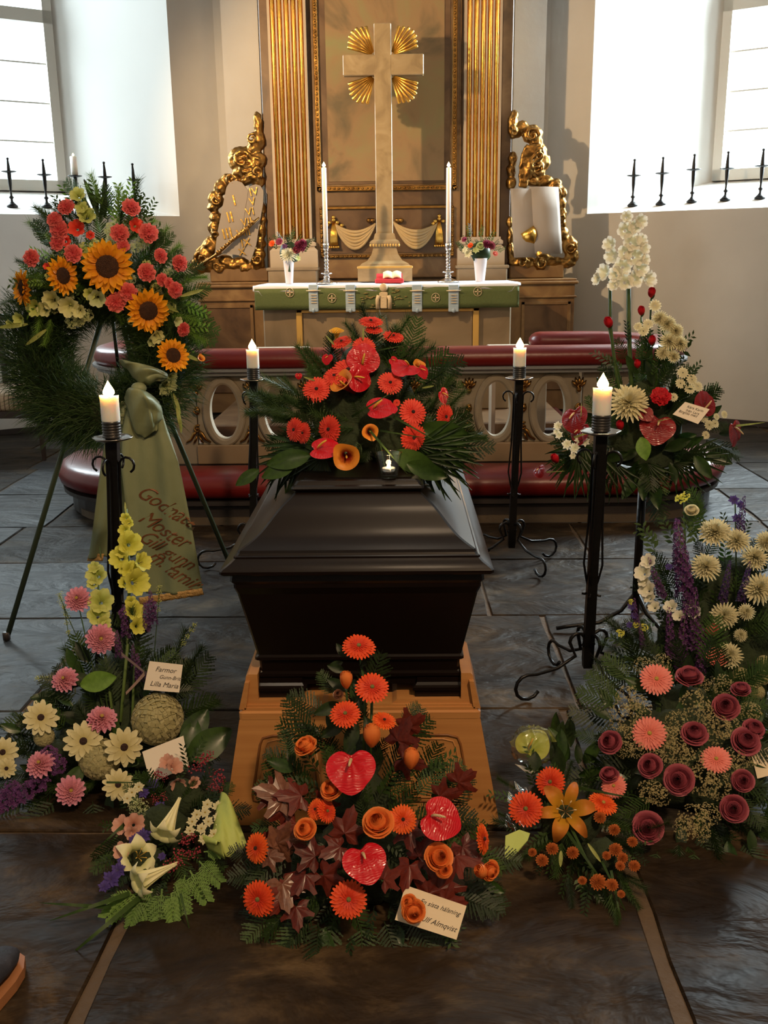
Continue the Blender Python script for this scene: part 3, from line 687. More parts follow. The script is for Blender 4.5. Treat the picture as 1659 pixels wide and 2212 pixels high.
for s, a, b in (('IV', 548, 415), ('V', 545, 436), ('VI', 540, 458), ('VII', 533, 480), ('VIII', 526, 503), ('IX', 531, 525), ('X', 523, 545)): num(s, a, b, t2, .095, 10)
mb = MB(); mb.tube([P(418, 583, YG-.1), P(470, 548, YG-.12), P(500, 520, YG-.12), P(525, 500, YG-.12), P(560, 470, YG-.1)], [.010, .013, .016, .022, .008], 8)
for i in range(10): c = P(470+i*8.5, 545-i*7.2, YG-.13); mb.ball(c, (.016, .014, .022), 6, 4)
build(mb, 'gilt_branch', [M_goldd], lc)
rc = thing('gilded_cartouche', P(1170, 580, YG), 'gilded carved ornament with a book and chalice right of the altarpiece', 'carved ornament', 'gilded cartouches beside the altarpiece')
mb = MB()
lumps(mb, [(1108, 262, 8, 20, -10), (1112, 285, 12, 12, 0), (1128, 275, 12, 12, 0), (1150, 290, 18, 16, 0), (1158, 310, 12, 16, 0), (1168, 328, 12, 14, 0), (1172, 350, 14, 16, 0), (1162, 370, 14, 12, 0), (1108, 345, 8, 14, 0), (1104, 370, 8, 12, 0), (1104, 395, 9, 12, 0),
 (1150, 392, 18, 9, -10), (1175, 392, 18, 10, 10), (1198, 400, 14, 12, 30), (1212, 418, 10, 14, 0), (1213, 438, 9, 12, 0), (1214, 465, 8, 14, 0), (1213, 482, 8, 10, 0), (1216, 505, 10, 12, 0), (1230, 530, 14, 18, 0), (1236, 552, 12, 14, 0), (1222, 568, 18, 10, 0), (1195, 566, 20, 10, 0),
 (1175, 560, 14, 12, 0), (1165, 575, 22, 12, 0), (1145, 570, 20, 12, 0), (1120, 566, 20, 12, 0), (1108, 558, 10, 12, 0), (1103, 540, 7, 14, 0), (1102, 510, 7, 14, 0), (1101, 480, 6, 10, 0)])
for (px, py, r, a, s) in ((1150, 292, .065, 0, 1), (1165, 335, .06, 1, 1), (1160, 365, .06, 2, -1), (1205, 412, .045, 1, 1), (1212, 470, .04, 3, 1), (1232, 535, .06, 1, -1), (1130, 568, .05, 0, 1), (1170, 568, .06, 2, 1), (1108, 285, .04, 2, -1)):
    scroll(mb, P(px, py, YG-.05), r, 1.2, a, s, .016)
for k in range(7): ribs(mb, [(1124+k*2, 405), (1124+k*3, 360), (1130+k*5, 325-k*2), (1140+k*5, 312)], 3.5, 2.5, YG-.03)
for k in range(4): ribs(mb, [(1135, 392), (1148, 375-k*10), (1168, 372-k*16)], 3.5, 2.5, YG-.04)
carve(build(mb, 'carving', [M_goldd], rc))
bkk = link('stone_book', None, rc, loc=(0, 0, 0))
mb = MB()
def page(x0, x1, y0, y1, bul):
    a, b, c, d = P(x0, y0, YG-.06), P(x1, y0+2, YG-.06), P(x1+8, y1, YG-.06), P(x0+8, y1, YG-.06)
    mb.grid(lambda u, v: (a*(1-u)*(1-v)+b*(1-u)*v+c*u*v+d*u*(1-v))+Vector((0, -.035-bul*math.sin(PI*v), 0)), 3, 8)
page(1104, 1145, 408, 556, .02); page(1145, 1198, 404, 548, .035)
o = build(mb, 'open_pages', [M_tab], rc); md = o.modifiers.new('s', 'SOLIDIFY'); md.thickness = .05; md.offset = -1
c0 = P(1163, 542, YG-.13); ax = Vector((-.55, 0, .9))
mb = MB(); mb.lathe([(.045, -.03), (.04, -.01), (.016, .02), (.014, .07), (.03, .09), (.068, .13), (.078, .17), (.072, .215), (.05, .20), (.02, .14), (0, .13)], c0, 18, 0, True, False, ax); build(mb, 'chalice', [M_gold], rc)
bpy.data.objects.remove(bkk)

# ------------------------------------------------------------------ altar rail
def path_round(hw0, cx, yf, yb, r, xin=None, n=10):
    """plan path: left return -> front run -> right return (-> inward at the back right if xin)"""
    xl_, xr_ = cx-hw0, cx+hw0
    p = [(xl_, yb-.35)]
    p += [(xl_+r-r*math.cos(PI/2*i/n), yf+r-r*math.sin(PI/2*i/n)) for i in range(n+1)]
    m = 24; p += [(xl_+r+(xr_-xl_-2*r)*i/m, yf) for i in range(1, m)]
    p += [(xr_-r+r*math.sin(PI/2*i/n), yf+r-r*math.cos(PI/2*i/n)) for i in range(n+1)]
    if xin is not None:
        p += [(xr_-r+r*math.cos(PI/2*i/n), yb-r+r*math.sin(PI/2*i/n)) for i in range(n+1)]
        p += [(xin, yb)]
    else: p += [(xr_, yb-.35)]
    q = [Vector((*a, 0)) for a in p]; out = [q[0]]
    for a in q[1:]:
        if (a-out[-1]).length > .01: out.append(a)
    return out
def sweep(mb, path, sec, m=0, cap=True, smooth=True, endround=0):
    """sec: closed list of (offset outward, z)"""
    rings = []
    for i, p in enumerate(path):
        t = (path[min(i+1, len(path)-1)]-path[max(i-1, 0)]).normalized(); n = Vector((t.y, -t.x, 0))
        rings.append([p+n*o+Vector((0, 0, z)) for o, z in sec])
    if endround:
        zc = sum(z for _, z in sec)/len(sec); oc = sum(o for o, _ in sec)/len(sec)
        def endc(i, d):
            p = path[i]; t = (path[1]-path[0]).normalized() if i == 0 else (path[-1]-path[-2]).normalized(); n = Vector((t.y, -t.x, 0)); res = []
            for k in range(1, 5):
                a = PI/2*k/4; q = max(.05, math.cos(a)); res.append([p+t*(d*endround*math.sin(a))+n*(oc+(o-oc)*q)+Vector((0, 0, zc+(z-zc)*q)) for o, z in sec])
            return res
        rings = endc(0, -1)[::-1]+rings+endc(-1, 1)
    mb.loft(rings, m, cap, smooth)
def oval_sec(oc, zc, a, b, n=14, p=.7):
    s = []
    for i in range(n):
        t = 2*PI*i/n; c, q = math.cos(t), math.sin(t); s.append((oc+a*math.copysign(abs(c)**p, c), zc+b*math.copysign(abs(q)**p, q)))
    return s
RC = -.05
rail = thing('altar_rail', (RC, 5.85, 0), 'altar rail with oval openings, gilt ornaments and red leather cushions', 'altar rail')
pth = path_round(1.80, RC, 5.86, 6.95, .52, 1.02)
mb = MB(); sweep(mb, pth, oval_sec(0, .925, .115, .062), endround=.08); build(mb, 'top_cushion', [M_leather], rail)
mb = MB(); sweep(mb, pth, [(.10, .835), (.10, .85), (.125, .86), (.125, .875), (-.11, .875), (-.11, .835)], smooth=False); build(mb, 'cap_moulding', [mat('grey_moulding', (.20, .20, .20), .4)], rail)
kp = path_round(1.93, RC, 5.60, 6.6, .55)
mb = MB(); sweep(mb, kp, oval_sec(0, .225, .20, .085, p=.75), endround=.12); build(mb, 'kneeling_cushion', [M_leather], rail)
mb = MB(); sweep(mb, kp, [(.12, .0), (.12, .10), (.17, .12), (.17, .145), (-.2, .145), (-.2, 0)], smooth=False); build(mb, 'kneeler_base', [M_dark], rail)
# panel with oval openings, one bay at a time along the straight front; plain curved ends
zp0, zp1 = .31, .84; yF = 5.83; yB = 5.89
bays = [-1.05+.33*k for k in range(7)]; HW = .165
cz = .612
for bx in bays:
    mb = MB(); N_ = 40; a_, b_ = .088, .168; zlo, zhi = .41, zp1
    ell = [(bx+a_*math.cos(2*PI*i/N_), cz+b_*math.sin(2*PI*i/N_)) for i in range(N_)]
    rec = []
    for i in range(N_):
        t = 2*PI*i/N_; c, s = math.cos(t), math.sin(t); vz = (zhi-cz) if s > 0 else (cz-zlo)
        k = min(HW/abs(c) if abs(c) > 1e-6 else 9, vz/abs(s) if abs(s) > 1e-6 else 9); rec.append((bx+c*k, cz+s*k))
    for (Y, fl) in ((yF, 0), (yB, 1)):
        mb.add([(x, Y, z) for x, z in ell]+[(x, Y, z) for x, z in rec], [(i, (i+1) % N_, (i+1) % N_+N_, i+N_) for i in range(N_)])
    mb.add([(x, yF, z) for x, z in ell]+[(x, yB, z) for x, z in ell], [(i, (i+1) % N_, (i+1) % N_+N_, i+N_) for i in range(N_)], 0, True)
    bo = build(mb, 'oval_bay', [M_rail], rail, fix=False)
    mb = MB(); rr = []
    for i in range(N_):
        t = 2*PI*i/N_; c, s = math.cos(t), math.sin(t)
        rr.append([Vector((bx+(a_-.002+o)*c, yF-h, cz+(b_-.002+o)*s)) for o, h in ((0, 0), (0, .022), (.012, .028), (.036, .028), (.046, .02), (.046, 0))])
    rr.append(rr[0]); mb.loft(rr, 0, False, False, closed=False); build(mb, 'oval_ring', [M_rail], bo)
def ornament(x, par, half=0):
    Y = yF-.012
    mb = MB()
    # top palmette
    for k in range(5): a = R(-50+25*k); mb.tube([(x, Y, .735), (x+math.sin(a)*.04, Y-.012, .735+math.cos(a)*.045), (x+math.sin(a)*.055, Y, .735+math.cos(a)*.07)], [.004, .010, .004], 6)
    mb.ball((x, Y-.008, .728), (.016, .018, .018), 8, 6); scroll(mb, Vector((x, Y-.012, .745)), .016, 1, 0, 1, .004)
    build(mb, 'gilt_palmette', [M_goldd], par)
    mb = MB(); mb.ball((x, Y-.006, .62), (.020, .014, .026), 10, 6); scroll(mb, Vector((x, Y-.014, .622)), .022, 1.2, 1, 1, .006); build(mb, 'gilt_rosette', [M_goldd], par)
    mb = MB(); scroll(mb, Vector((x, Y-.01, .51)), .024, 1.2, 1, 1, .007); mb.ball((x, Y-.01, .51), (.012, .014, .012), 8, 5)
    for s in (-1, 1):
        mb.tube([(x, Y-.004, .50), (x+s*.025, Y-.014, .48), (x+s*.045, Y-.01, .445), (x+s*.075, Y-.008, .425)], [.009, .012, .009, .006], 7)
        mb.tube([(x+s*.006, Y-.012, .47), (x+s*.018, Y-.014, .44), (x+s*.03, Y-.008, .422)], [.006, .009, .004], 6)
    build(mb, 'gilt_acanthus', [M_goldd], par)
for i in range(-1, 7): ornament(bays[0]+.165+.33*i, rail)
mb = MB(); mb.box((bays[0]-HW-.01, yF-.035, zp0-.02), (bays[-1]+HW+.01, yB+.02, .41), 0, .006); build(mb, 'bottom_board', [M_marb if 0 else mat('rail_tan', (.24, .165, .09), .5, noise=(4, (.28, .19, .11), .5))], rail)
cp = [p for p in pth]
# curved ends of the panel
def part_path(f): return [p for p in pth if f(p)]
for f in (lambda p: p.x < bays[0]-HW+.02 and p.y < 6.7, lambda p: p.x > bays[-1]+HW-.02):
    q = part_path(f)
    mb = MB(); sweep(mb, q, [(.03, zp0-.02), (.03, zp1), (-.03, zp1), (-.03, zp0-.02)], smooth=False); build(mb, 'end_panel', [M_rail], rail)
for p_ in (pth[0], pth[-1]):
    mb = MB(); mb.box((p_.x-.05, p_.y-.05, .0), (p_.x+.05, p_.y+.05, .84), 0, .006); build(mb, 'end_post', [M_rail], rail)
mb = MB(); sweep(mb, pth, [(.05, 0), (.05, .29), (-.05, .29), (-.05, 0)], smooth=False); build(mb, 'plinth', [M_dark], rail)
mb = MB(); sweep(mb, path_round(2.0, RC, 5.46, 6.6, .6), [(0, -.004), (0, .04), (-.22, .04), (-.22, -.004)], smooth=False); build(mb, 'stone_kerb', [mat('tan_stone', (.12, .085, .05), .7, noise=(6, (.08, .06, .04), .5), bump=.4, bscale=30)], rail)

# ------------------------------------------------------------------ window candle spikes
def spike(base, h, lab, grp, candle=False):
    th = thing('spike_candle_holder', base, lab, 'candle holder', grp)
    mb = MB(); mb.lathe([(.0, 0), (.045, 0), (.05, .012), (.03, .03), (.012, .05), (.010, .07), (.022, .085), (.010, .10), (.009, .13), (.016, .2), (.019, .28), (.013, .36), (.008, .40), (.014, .41), (.008, .42), (.007, h-.06), (.012, h-.05), (.006, h-.035), (.005, h-.02)], n=12)
    me = mb.mesh('stem', [M_iron]); fixn(me); link('stem', me, th)
    mb = MB(); mb.lathe([(.004, h-.075), (.062, h-.062), (.066, h-.056), (.01, h-.06)], n=14); me = mb.mesh('drip_pan', [M_iron]); fixn(me); link('drip_pan', me, th)
    mb = MB(); mb.tube([(0, 0, h-.04), (0, 0, h+.035)], [.006, .001], 6); me = mb.mesh('pricket', [M_iron]); link('pricket', me, th)
    if candle:
        c = thing('window_candle', Vector(base)+Vector((0, 0, h-.05)), 'short white lit candle on the third spike in the left window', 'candle')
        mb = MB(); mb.lathe([(0, 0), (.03, 0), (.03, .16), (.008, .155), (0, .155)], n=16); me = mb.mesh('wax', [M_waxw]); fixn(me); link('wax', me, c); flame((0, 0, .165), .012, c)
ords = ['nearest the room', 'second', 'middle', 'fourth', 'innermost']
def sill_pt(W, A_, U_, N_, px, py):
    q, s0, s1, b0, zs, zb, E_ = W
    n = (A_+U_*s1+Vector((0,0,zs))-(A_+U_*s0+Vector((0,0,zs)))).cross(A_+U_*b0+N_*.95+Vector((0,0,zb))-(A_+U_*s0+Vector((0,0,zs))))
    return PL(px, py, A_+U_*s0+Vector((0, 0, zs)), n.normalized())
for i, (px, py, pt) in enumerate(((27, 448, 368), (102, 449, 375), (168, 450, 378), (232, 452, 380), (293, 454, 386))):
    b = sill_pt(WL, AL, UL, NL, px, py); h = P(px, pt, b.y).z-b.z+.05
    spike(b, h, 'black iron spiked candle holder, '+('first', 'second', 'third', 'fourth', 'fifth')[i]+' from the left in the left window', 'spiked holders in the left window', i == 2)
for i, (px, py, pt) in enumerate(((1366, 446, 377), (1427, 443, 372), (1494, 438, 364), (1566, 434, 362), (1641, 430, 356))):
    b = sill_pt(WR, AR, UR, NR, px, py); h = P(px, pt, b.y).z-b.z+.05
    spike(b, h, 'black iron spiked candle holder, '+('first', 'second', 'third', 'fourth', 'fifth')[i]+' from the left in the right window', 'spiked holders in the right window')

# ------------------------------------------------------------------ chair at the left wall
ch = thing('upholstered_chair', (-3.05, 7.55, 0), 'dark wooden chair with striped beige seat by the left wall', 'chair')
M_seat = mat('striped_fabric', (.42, .33, .22), .8); nt = M_seat.node_tree; b_ = nt.nodes['Principled BSDF']
wv = nt.nodes.new('ShaderNodeTexWave'); wv.inputs['Scale'].default_value = 9; tc_ = nt.nodes.new('ShaderNodeTexCoord'); nt.links.new(tc_.outputs['Object'], wv.inputs[0])
rp = nt.nodes.new('ShaderNodeValToRGB'); rp.color_ramp.elements[0].color = (.13, .08, .05, 1); rp.color_ramp.elements[0].position = .08; rp.color_ramp.elements[1].color = (.36, .28, .19, 1); rp.color_ramp.elements[1].position = .2
nt.links.new(wv.outputs[0], rp.inputs[0]); nt.links.new(rp.outputs[0], b_.inputs['Base Color'])
M_dw = mat('dark_wood', (.03, .018, .014), .35)
zs1 = .46
cx0, cx1, cy0, cy1 = -3.55, -2.72, 7.35, 7.95
def rrect(x0, x1, y0, y1, z, r, n=4):
    q = []
    for cx_, cy_, a0 in ((x1-r, y1-r, 0), (x0+r, y1-r, 90), (x0+r, y0+r, 180), (x1-r, y0+r, 270)):
        for i in range(n+1): a = R(a0+90*i/n); q.append((cx_+r*math.cos(a), cy_+r*math.sin(a), z))
    return q
mb = MB(); mb.loft([rrect(cx0+i, cx1-i, cy0+i, cy1-i, z, .06) for z, i in ((.40, .01), (.42, 0), (.50, 0), (.535, .02), (.55, .07))], 0); build(mb, 'seat', [M_seat], ch)
mb = MB(); mb.box((cx0+.01, cy0+.01, .34), (cx1-.01, cy1-.01, .40), 0, .006); build(mb, 'seat_frame', [M_dw], ch)
for x in (cx0+.03, cx1-.07):
    for y in (cy0+.03, cy1-.07):
        mb = MB(); mb.loft([[(x-e, y-e, z), (x+.04+e, y-e, z), (x+.04+e, y+.04+e, z), (x-e, y+.04+e, z)] for z, e in ((0, -.008), (.34, .004))], 0, True, False); build(mb, 'leg', [M_dw], ch)
for x in (cx0+.03, cx1-.07, (cx0+cx1)/2-.1):
    mb = MB(); mb.box((x, cy1-.06, .36), (x+.04, cy1-.02, 1.05), 0, .006); build(mb, 'back_post', [M_dw], ch)
for z, a in ((1.03, .05), (.72, .0)):
    mb = MB(); mb.tube([(cx0+.02, cy1-.04, z), ((cx0*2+cx1)/3, cy1-.03, z+a), ((cx0+2*cx1)/3, cy1-.03, z+a), (cx1-.03, cy1-.04, z)], .028, 8); build(mb, 'back_rail', [M_dw], ch)
mb = MB(); scroll(mb, Vector((cx0+.3, cy1-.04, .87)), .09, 1, 0, 1, .014); scroll(mb, Vector((cx0+.5, cy1-.04, .87)), .09, 1, 3, -1, .014); build(mb, 'back_scroll', [M_dw], ch)

# ------------------------------------------------------------------ floor candle stands
def stand(base, top, lab, labc, ang, tall=0, ch_px=None):
    th = thing('floor_candle_stand', base, lab, 'candle stand', 'iron candle stands around the coffin')
    b = Vector(base); t = Vector(top); z0 = .13
    def at(z): return b+(t-b)*(z/t.z)
    mb = MB(); h = .014
    mb.loft([[at(z)+Vector((sx*(h+e), sy*(h+e), 0)) for sx, sy in ((-1,-1),(1,-1),(1,1),(-1,1))] for z, e in ((.09, .002), (.12, .004), (.5, .002), (t.z-.012, .005))], 0, True, False); build(mb, 'post', [M_iron], th)
    for k in range(4):
        a = ang+PI/2*k; d = Vector((math.cos(a), math.sin(a), 0)); c = at(.14)
        pts = []
        for i in range(8): q = PI*1.25*(1-i/7); pts.append(c+d*(.045+.030*math.cos(q))+Vector((0, 0, .055+.03*math.sin(q))))
        pts += [c+d*.05+Vector((0, 0, .0)), c+d*.12+Vector((0, 0, -.035)), c+d*.20+Vector((0, 0, -.045))]
        for i in range(9): q = PI/2-PI*1.35*i/8; pts.append(Vector((c.x, c.y, 0))+d*(.235+.047*math.cos(q))+Vector((0, 0, .052+.046*math.sin(q))))
        mb = MB(); mb.tube([c+Vector((0, 0, .06))]+pts, .0065, 7, flat=1); build(mb, 'scroll_foot', [M_iron], th)
    for k in range(4):
        a = ang+PI/4+PI/2*k; d = Vector((math.cos(a), math.sin(a), 0)); pts = []
        ct = at(t.z-.09)
        for i in range(8): q = -PI*.35+PI*1.25*i/7; pts.append(ct+d*(.048+.026*math.cos(q))+Vector((0, 0, .026*math.sin(q))))
        pts += [at(t.z-.14)+d*.022, at(.62)+d*.024, at(.48)+d*.032, at(.42)+d*.020]
        for i in range(5): q = PI*.9+PI*.7*i/4; pts.append(at(.385)+d*(.028+.018*math.cos(q))+Vector((0, 0, .018*math.sin(q))))
        mb = MB(); mb.tube(pts, .0042, 6); build(mb, 'side_rod', [M_iron], th)
    mb = MB(); pr = []
    rings = []
    for r_, z in ((.0, t.z-.012), (.03, t.z-.012), (.058, t.z-.004), (.064, t.z+.003), (.058, t.z+.002), (.03, t.z-.004), (0, t.z-.004)):
        rings.append([Vector((t.x+r_*(1+.05*math.cos(6*2*PI*i/36))*math.cos(2*PI*i/36), t.y+r_*(1+.05*math.cos(6*2*PI*i/36))*math.sin(2*PI*i/36), z)) for i in range(36)])
    mb.loft(rings, 0, False); build(mb, 'drip_plate', [M_pewter], th)
    mb = MB(); pr = [(.022, t.z-.006), (.024, t.z)]
    for i in range(6): z = t.z+i*.009; pr += [(.029, z+.001), (.032, z+.0045), (.029, z+.008)]
    pr += [(.030, t.z+.056), (.027, t.z+.056)]
    mb.lathe(pr, (t.x, t.y, 0), 24); build(mb, 'candle_cup', [M_iron if 0 else mat('dark_pewter', (.07, .065, .06), .35, .8)], th)
    # candle
    zc = t.z+.054; cn = thing('pillar_candle', (t.x, t.y, zc), labc, 'candle', 'lit pillar candles on the iron stands')
    hh = ch_px; mb = MB(); rr = .030; rings = []
    for r_, z, e in ((rr*.96, 0, 0), (rr, .004, 0), (rr, hh-.01, 0), (rr*1.04, hh, .7), (rr*.92, hh-.002, .7), (rr*.72, hh-.012, .2), (.004, hh-.016, 0)):
        rings.append([Vector((r_*math.cos(2*PI*i/28), r_*math.sin(2*PI*i/28), z+e*.004*math.sin(2*PI*i/28*2+ang*3))) for i in range(28)])
    mb.loft(rings, 0, True); me = mb.mesh('wax', [M_wax]); fixn(me); link('wax', me, cn)
    mb = MB(); mb.tube([(0, 0, hh-.016), (.001, 0, hh+.002)], .0016, 5); me = mb.mesh('wick', [M_wick]); link('wick', me, cn)
    flame((0, 0, hh-.002), .0235, cn)
    light('candle_light', 'POINT', (t.x, t.y, zc+hh+.075), 2.1, (1, .58, .24), size=.03)
stand((.568, 4.662, 0), (.581, 4.60, .945), 'black wrought-iron candle stand at the far right corner of the coffin', 'lit white pillar candle on the far right stand behind the coffin', .5, ch_px=.086)
stand((.668, 3.19, 0), (.666, 3.13, .945), 'black wrought-iron candle stand at the near right side of the coffin', 'lit white pillar candle on the near right stand', .35, ch_px=.088)
stand((-.735, 4.66, 0), (-.69, 4.66, .945), 'black wrought-iron candle stand at the far left corner of the coffin', 'lit white pillar candle on the far left stand behind the coffin', .2, ch_px=.088)
stand((-.985, 3.12, 0), (-.930, 3.10, .945), 'black wrought-iron candle stand at the near left beside the green sash', 'lit white pillar candle on the near left stand', .6, ch_px=.083)

# ------------------------------------------------------------------ coffin
CX = -.107
cf = thing('coffin', (CX, 3.4, .355), 'closed black lacquered coffin with moulded lid lying on an oak bier', 'coffin')
Y0, Y1 = 2.33, 4.42; W2 = .35
def cring(d, z, db=None, n=1):
    """horizontal ring inset by d from the rim outline"""
    x0, x1, y0, y1 = CX-W2+d, CX+W2-d, Y0+d, Y1-d; c = .006
    return [(x0+c, y0, z), (x1-c, y0, z), (x1, y0+c, z), (x1, y1-c, z), (x1-c, y1, z), (x0+c, y1, z), (x0, y1-c, z), (x0, y0+c, z)]
lid = [(.004, .722), (.0, .726), (.0, .733), (.004, .738), (.022, .749), (.030, .756), (.033, .758), (.033, .763), (.038, .765), (.042, .770), (.044, .777), (.048, .779), (.062, .786), (.083, .799), (.100, .815), (.115, .832), (.130, .850), (.143, .864), (.158, .877), (.172, .889), (.182, .897), (.186, .902), (.186, .906)]
mb = MB()
for a in range(len(lid)-1): mb.loft([cring(*lid[a]), cring(*lid[a+1])], 0, False, False)
def smooth_loft(prof, m=0):
    mb.loft([cring(d, z) for d, z in prof], m, False, False)
mb = MB(); n_ = len(lid)
rs_ = [cring(d, z) for d, z in lid]
for k in range(n_-1):
    sm = k >= 11 and k < 20
    for i in range(8):
        j = (i+1) % 8; mb.add([rs_[k][i], rs_[k][j], rs_[k+1][j], rs_[k+1][i]], [(0, 1, 2, 3)], 0, False)
mb.add(cring(.004, .722), [tuple(range(7, -1, -1))]); mb.add(cring(.186, .906), [tuple(range(8))])
# finer ogee via interpolation for a smooth sheen
mb = MB()
fine = []
for k in range(n_-1):
    m_ = 4 if k >= 11 and k < 21 else 1
    for i in range(m_): t = i/m_; fine.append((lid[k][0]*(1-t)+lid[k+1][0]*t, lid[k][1]*(1-t)+lid[k+1][1]*t))
fine.append(lid[-1])
for it in range(3): fine = [fine[0]]+[((fine[i-1][0]+2*fine[i][0]+fine[i+1][0])/4, (fine[i-1][1]+2*fine[i][1]+fine[i+1][1])/4) if i > 12 and i < len(fine)-2 else fine[i] for i in range(1, len(fine)-1)]+[fine[-1]]
for side in range(8):
    a, b = side, (side+1) % 8
    s0 = len(mb.v)
    col = [(cring(d, z)[a], cring(d, z)[b]) for d, z in fine]
    mb.grid(lambda u, v: col[round(u*(len(col)-1))][round(v)], len(col)-1, 1, 0, True)
mb.add(cring(.004, .722), [tuple(range(7, -1, -1))]); mb.add(cring(.186, .906), [tuple(range(8))])
lo = build(mb, 'lid', [M_coffin], cf)
for p in lo.data.polygons: pass
es = lo.modifiers.new('e', 'EDGE_SPLIT'); es.split_angle = R(22)
mb = MB(); smooth_loft([(.190, .900), (.176, .902), (.172, .908), (.174, .914), (.180, .917), (.183, .922), (.187, .927), (.192, .929), (.21, .929)]); mb.add(cring(.21, .929), [tuple(range(8))]); mb.add(cring(.190, .900), [tuple(range(7, -1, -1))])
mb.loft([cring(.205, .929), cring(.205, .932), cring(.225, .932)], 0, False, False); mb.add(cring(.225, .932), [tuple(range(8))])
build(mb, 'top_plate', [M_coffin], cf)
# body: tapering down
def bring(d, z): return cring(d, z)
mb = MB(); body = [(.025, .723), (.022, .700), (.030, .690), (.030, .680), (.036, .665), (.038, .660), (.076, .475), (.070, .470), (.070, .462), (.080, .455), (.082, .425), (.074, .420), (.074, .412), (.085, .405), (.085, .385)]
mb.loft([bring(d, z) for d, z in body][::-1], 0, True, False); build(mb, 'body', [M_coffin], cf)
for sx in (-1, 1):
    for yy in (Y0+.072, Y1-.23):
        x0 = CX+sx*(W2-.075); x1 = CX+sx*(W2-.075-.12); mb = MB()
        lo_, hi_ = min(x0, x1), max(x0, x1)
        mb.loft([[(lo_-e, yy-e, z), (hi_+e, yy-e, z), (hi_+e, yy+.15+e, z), (lo_-e, yy+.15+e, z)] for z, e in ((.355, .006), (.372, .006), (.376, .012), (.384, .012), (.388, .004), (.395, .0), (.408, .0))], 0, True, False); build(mb, 'foot', [M_coffin], cf)
for sx in (-1, 1):
    for yy in (2.75, 3.38, 4.0):
        x = CX+sx*(W2-.028); mb = MB(); mb.tube([(x, yy-.07, .665), (x+sx*.02, yy-.07, .645), (x+sx*.03, yy-.06, .615), (x+sx*.032, yy, .608), (x+sx*.03, yy+.06, .615), (x+sx*.02, yy+.07, .645), (x, yy+.07, .665)], .007, 8)
        for q in (-.07, .07): mb.ball((x, yy+q, .665), .014, 8, 6)
        build(mb, 'handle', [mat('handle_metal', (.12, .11, .10), .3, 1)], cf)

# ------------------------------------------------------------------ bier
def bier(yf, lab):
    cx = CX; th = thing('oak_bier', (cx, yf+.1, 0), lab, 'bier', 'oak biers under the coffin')
    zt_ = .338; hw0, hw1 = .323, .378
    mb = MB(); pr = [(-hw1, 0), (hw1, 0), (hw0, zt_-.03), (-hw0, zt_-.03)]
    mb.prism([(cx+x, yf-(.02 if z == 0 else 0), z) for x, z in pr], (0, .045, 0)); build(mb, 'front_panel', [M_oak], th)
    mb = MB(); mb.prism([(cx+x, yf+.25+(.02 if z == 0 else 0), z) for x, z in pr][::-1], (0, -.03, 0)); build(mb, 'rear_panel', [M_oak], th)
    for s in (-1, 1):
        mb = MB(); mb.prism([(cx+s*hw1, yf, 0), (cx+s*hw1, yf+.24, 0), (cx+s*hw0, yf+.24, zt_-.03), (cx+s*hw0, yf, zt_-.03)], (-s*.03, 0, 0)); build(mb, 'side_panel', [M_oak], th)
    # moulded ledge and cradle
    mb = MB(); mb.loft([rrect(cx-hw0-e, cx+hw0+e, yf-e, yf+.27+e, z, .008, 2) for z, e in ((zt_-.03, .001), (zt_-.012, .001), (zt_-.008, -.006), (zt_, -.006), (zt_, -.012), (zt_+.006, -.012))], 0, True, False); build(mb, 'ledge', [M_oak], th)
    zc_ = .355
    for s in (-1, 1):
        mb = MB(); xo, xi = cx+s*(hw0-.008), cx+s*(.272)
        pts = [(xo, zt_), (cx+s*(hw0-.02), .425), (cx+s*(hw0-.026), .43), (xi, .43), (xi, zc_), (cx+s*.10, zc_), (cx+s*.08, zt_+.0)]
        mb.prism([(x, yf+.02, z) for x, z in pts], (0, .22, 0)); build(mb, 'cradle', [M_oak], th)
        mb = MB(); mb.prism([(cx+s*(hw0+.001), yf+.006, zt_-.004), (cx+s*(hw0-.018), yf+.006, .412), (cx+s*(hw0-.03), yf+.006, .412), (cx+s*(hw0-.018), yf+.006, zt_-.004)], (0, .25, 0)); build(mb, 'cradle_side', [M_oak], th)
    # routed grooves on the front panel: raised bead loops following the slant
    def sl(x, z): return Vector((cx+x, yf-.02*(1-z/(zt_-.03))-.001, z))
    for s in (-1, 1):
        loop = []
        for (x, z) in ((.135, .262), (.235, .262), (.262, .255), (.27, .235), (.295, .09), (.293, .075), (.275, .07), (.115, .07)): loop.append(sl(s*x, z))
        for o, r_ in ((0, .0035), (.012, .0025)):
            q = [p+Vector((-s*o, 0, -o if p.z > .15 else o)) for p in loop]
            mb = MB(); mb.tube(q+[q[0]], r_, 6); build(mb, 'groove_moulding', [mat('oak_dark', (.20, .075, .02), .45)] if o == 0 else [M_oak], th)
    return th
bier(2.36, 'oak bier with routed front panel under the near end of the coffin')
bier(4.02, 'second oak bier under the far end of the coffin')

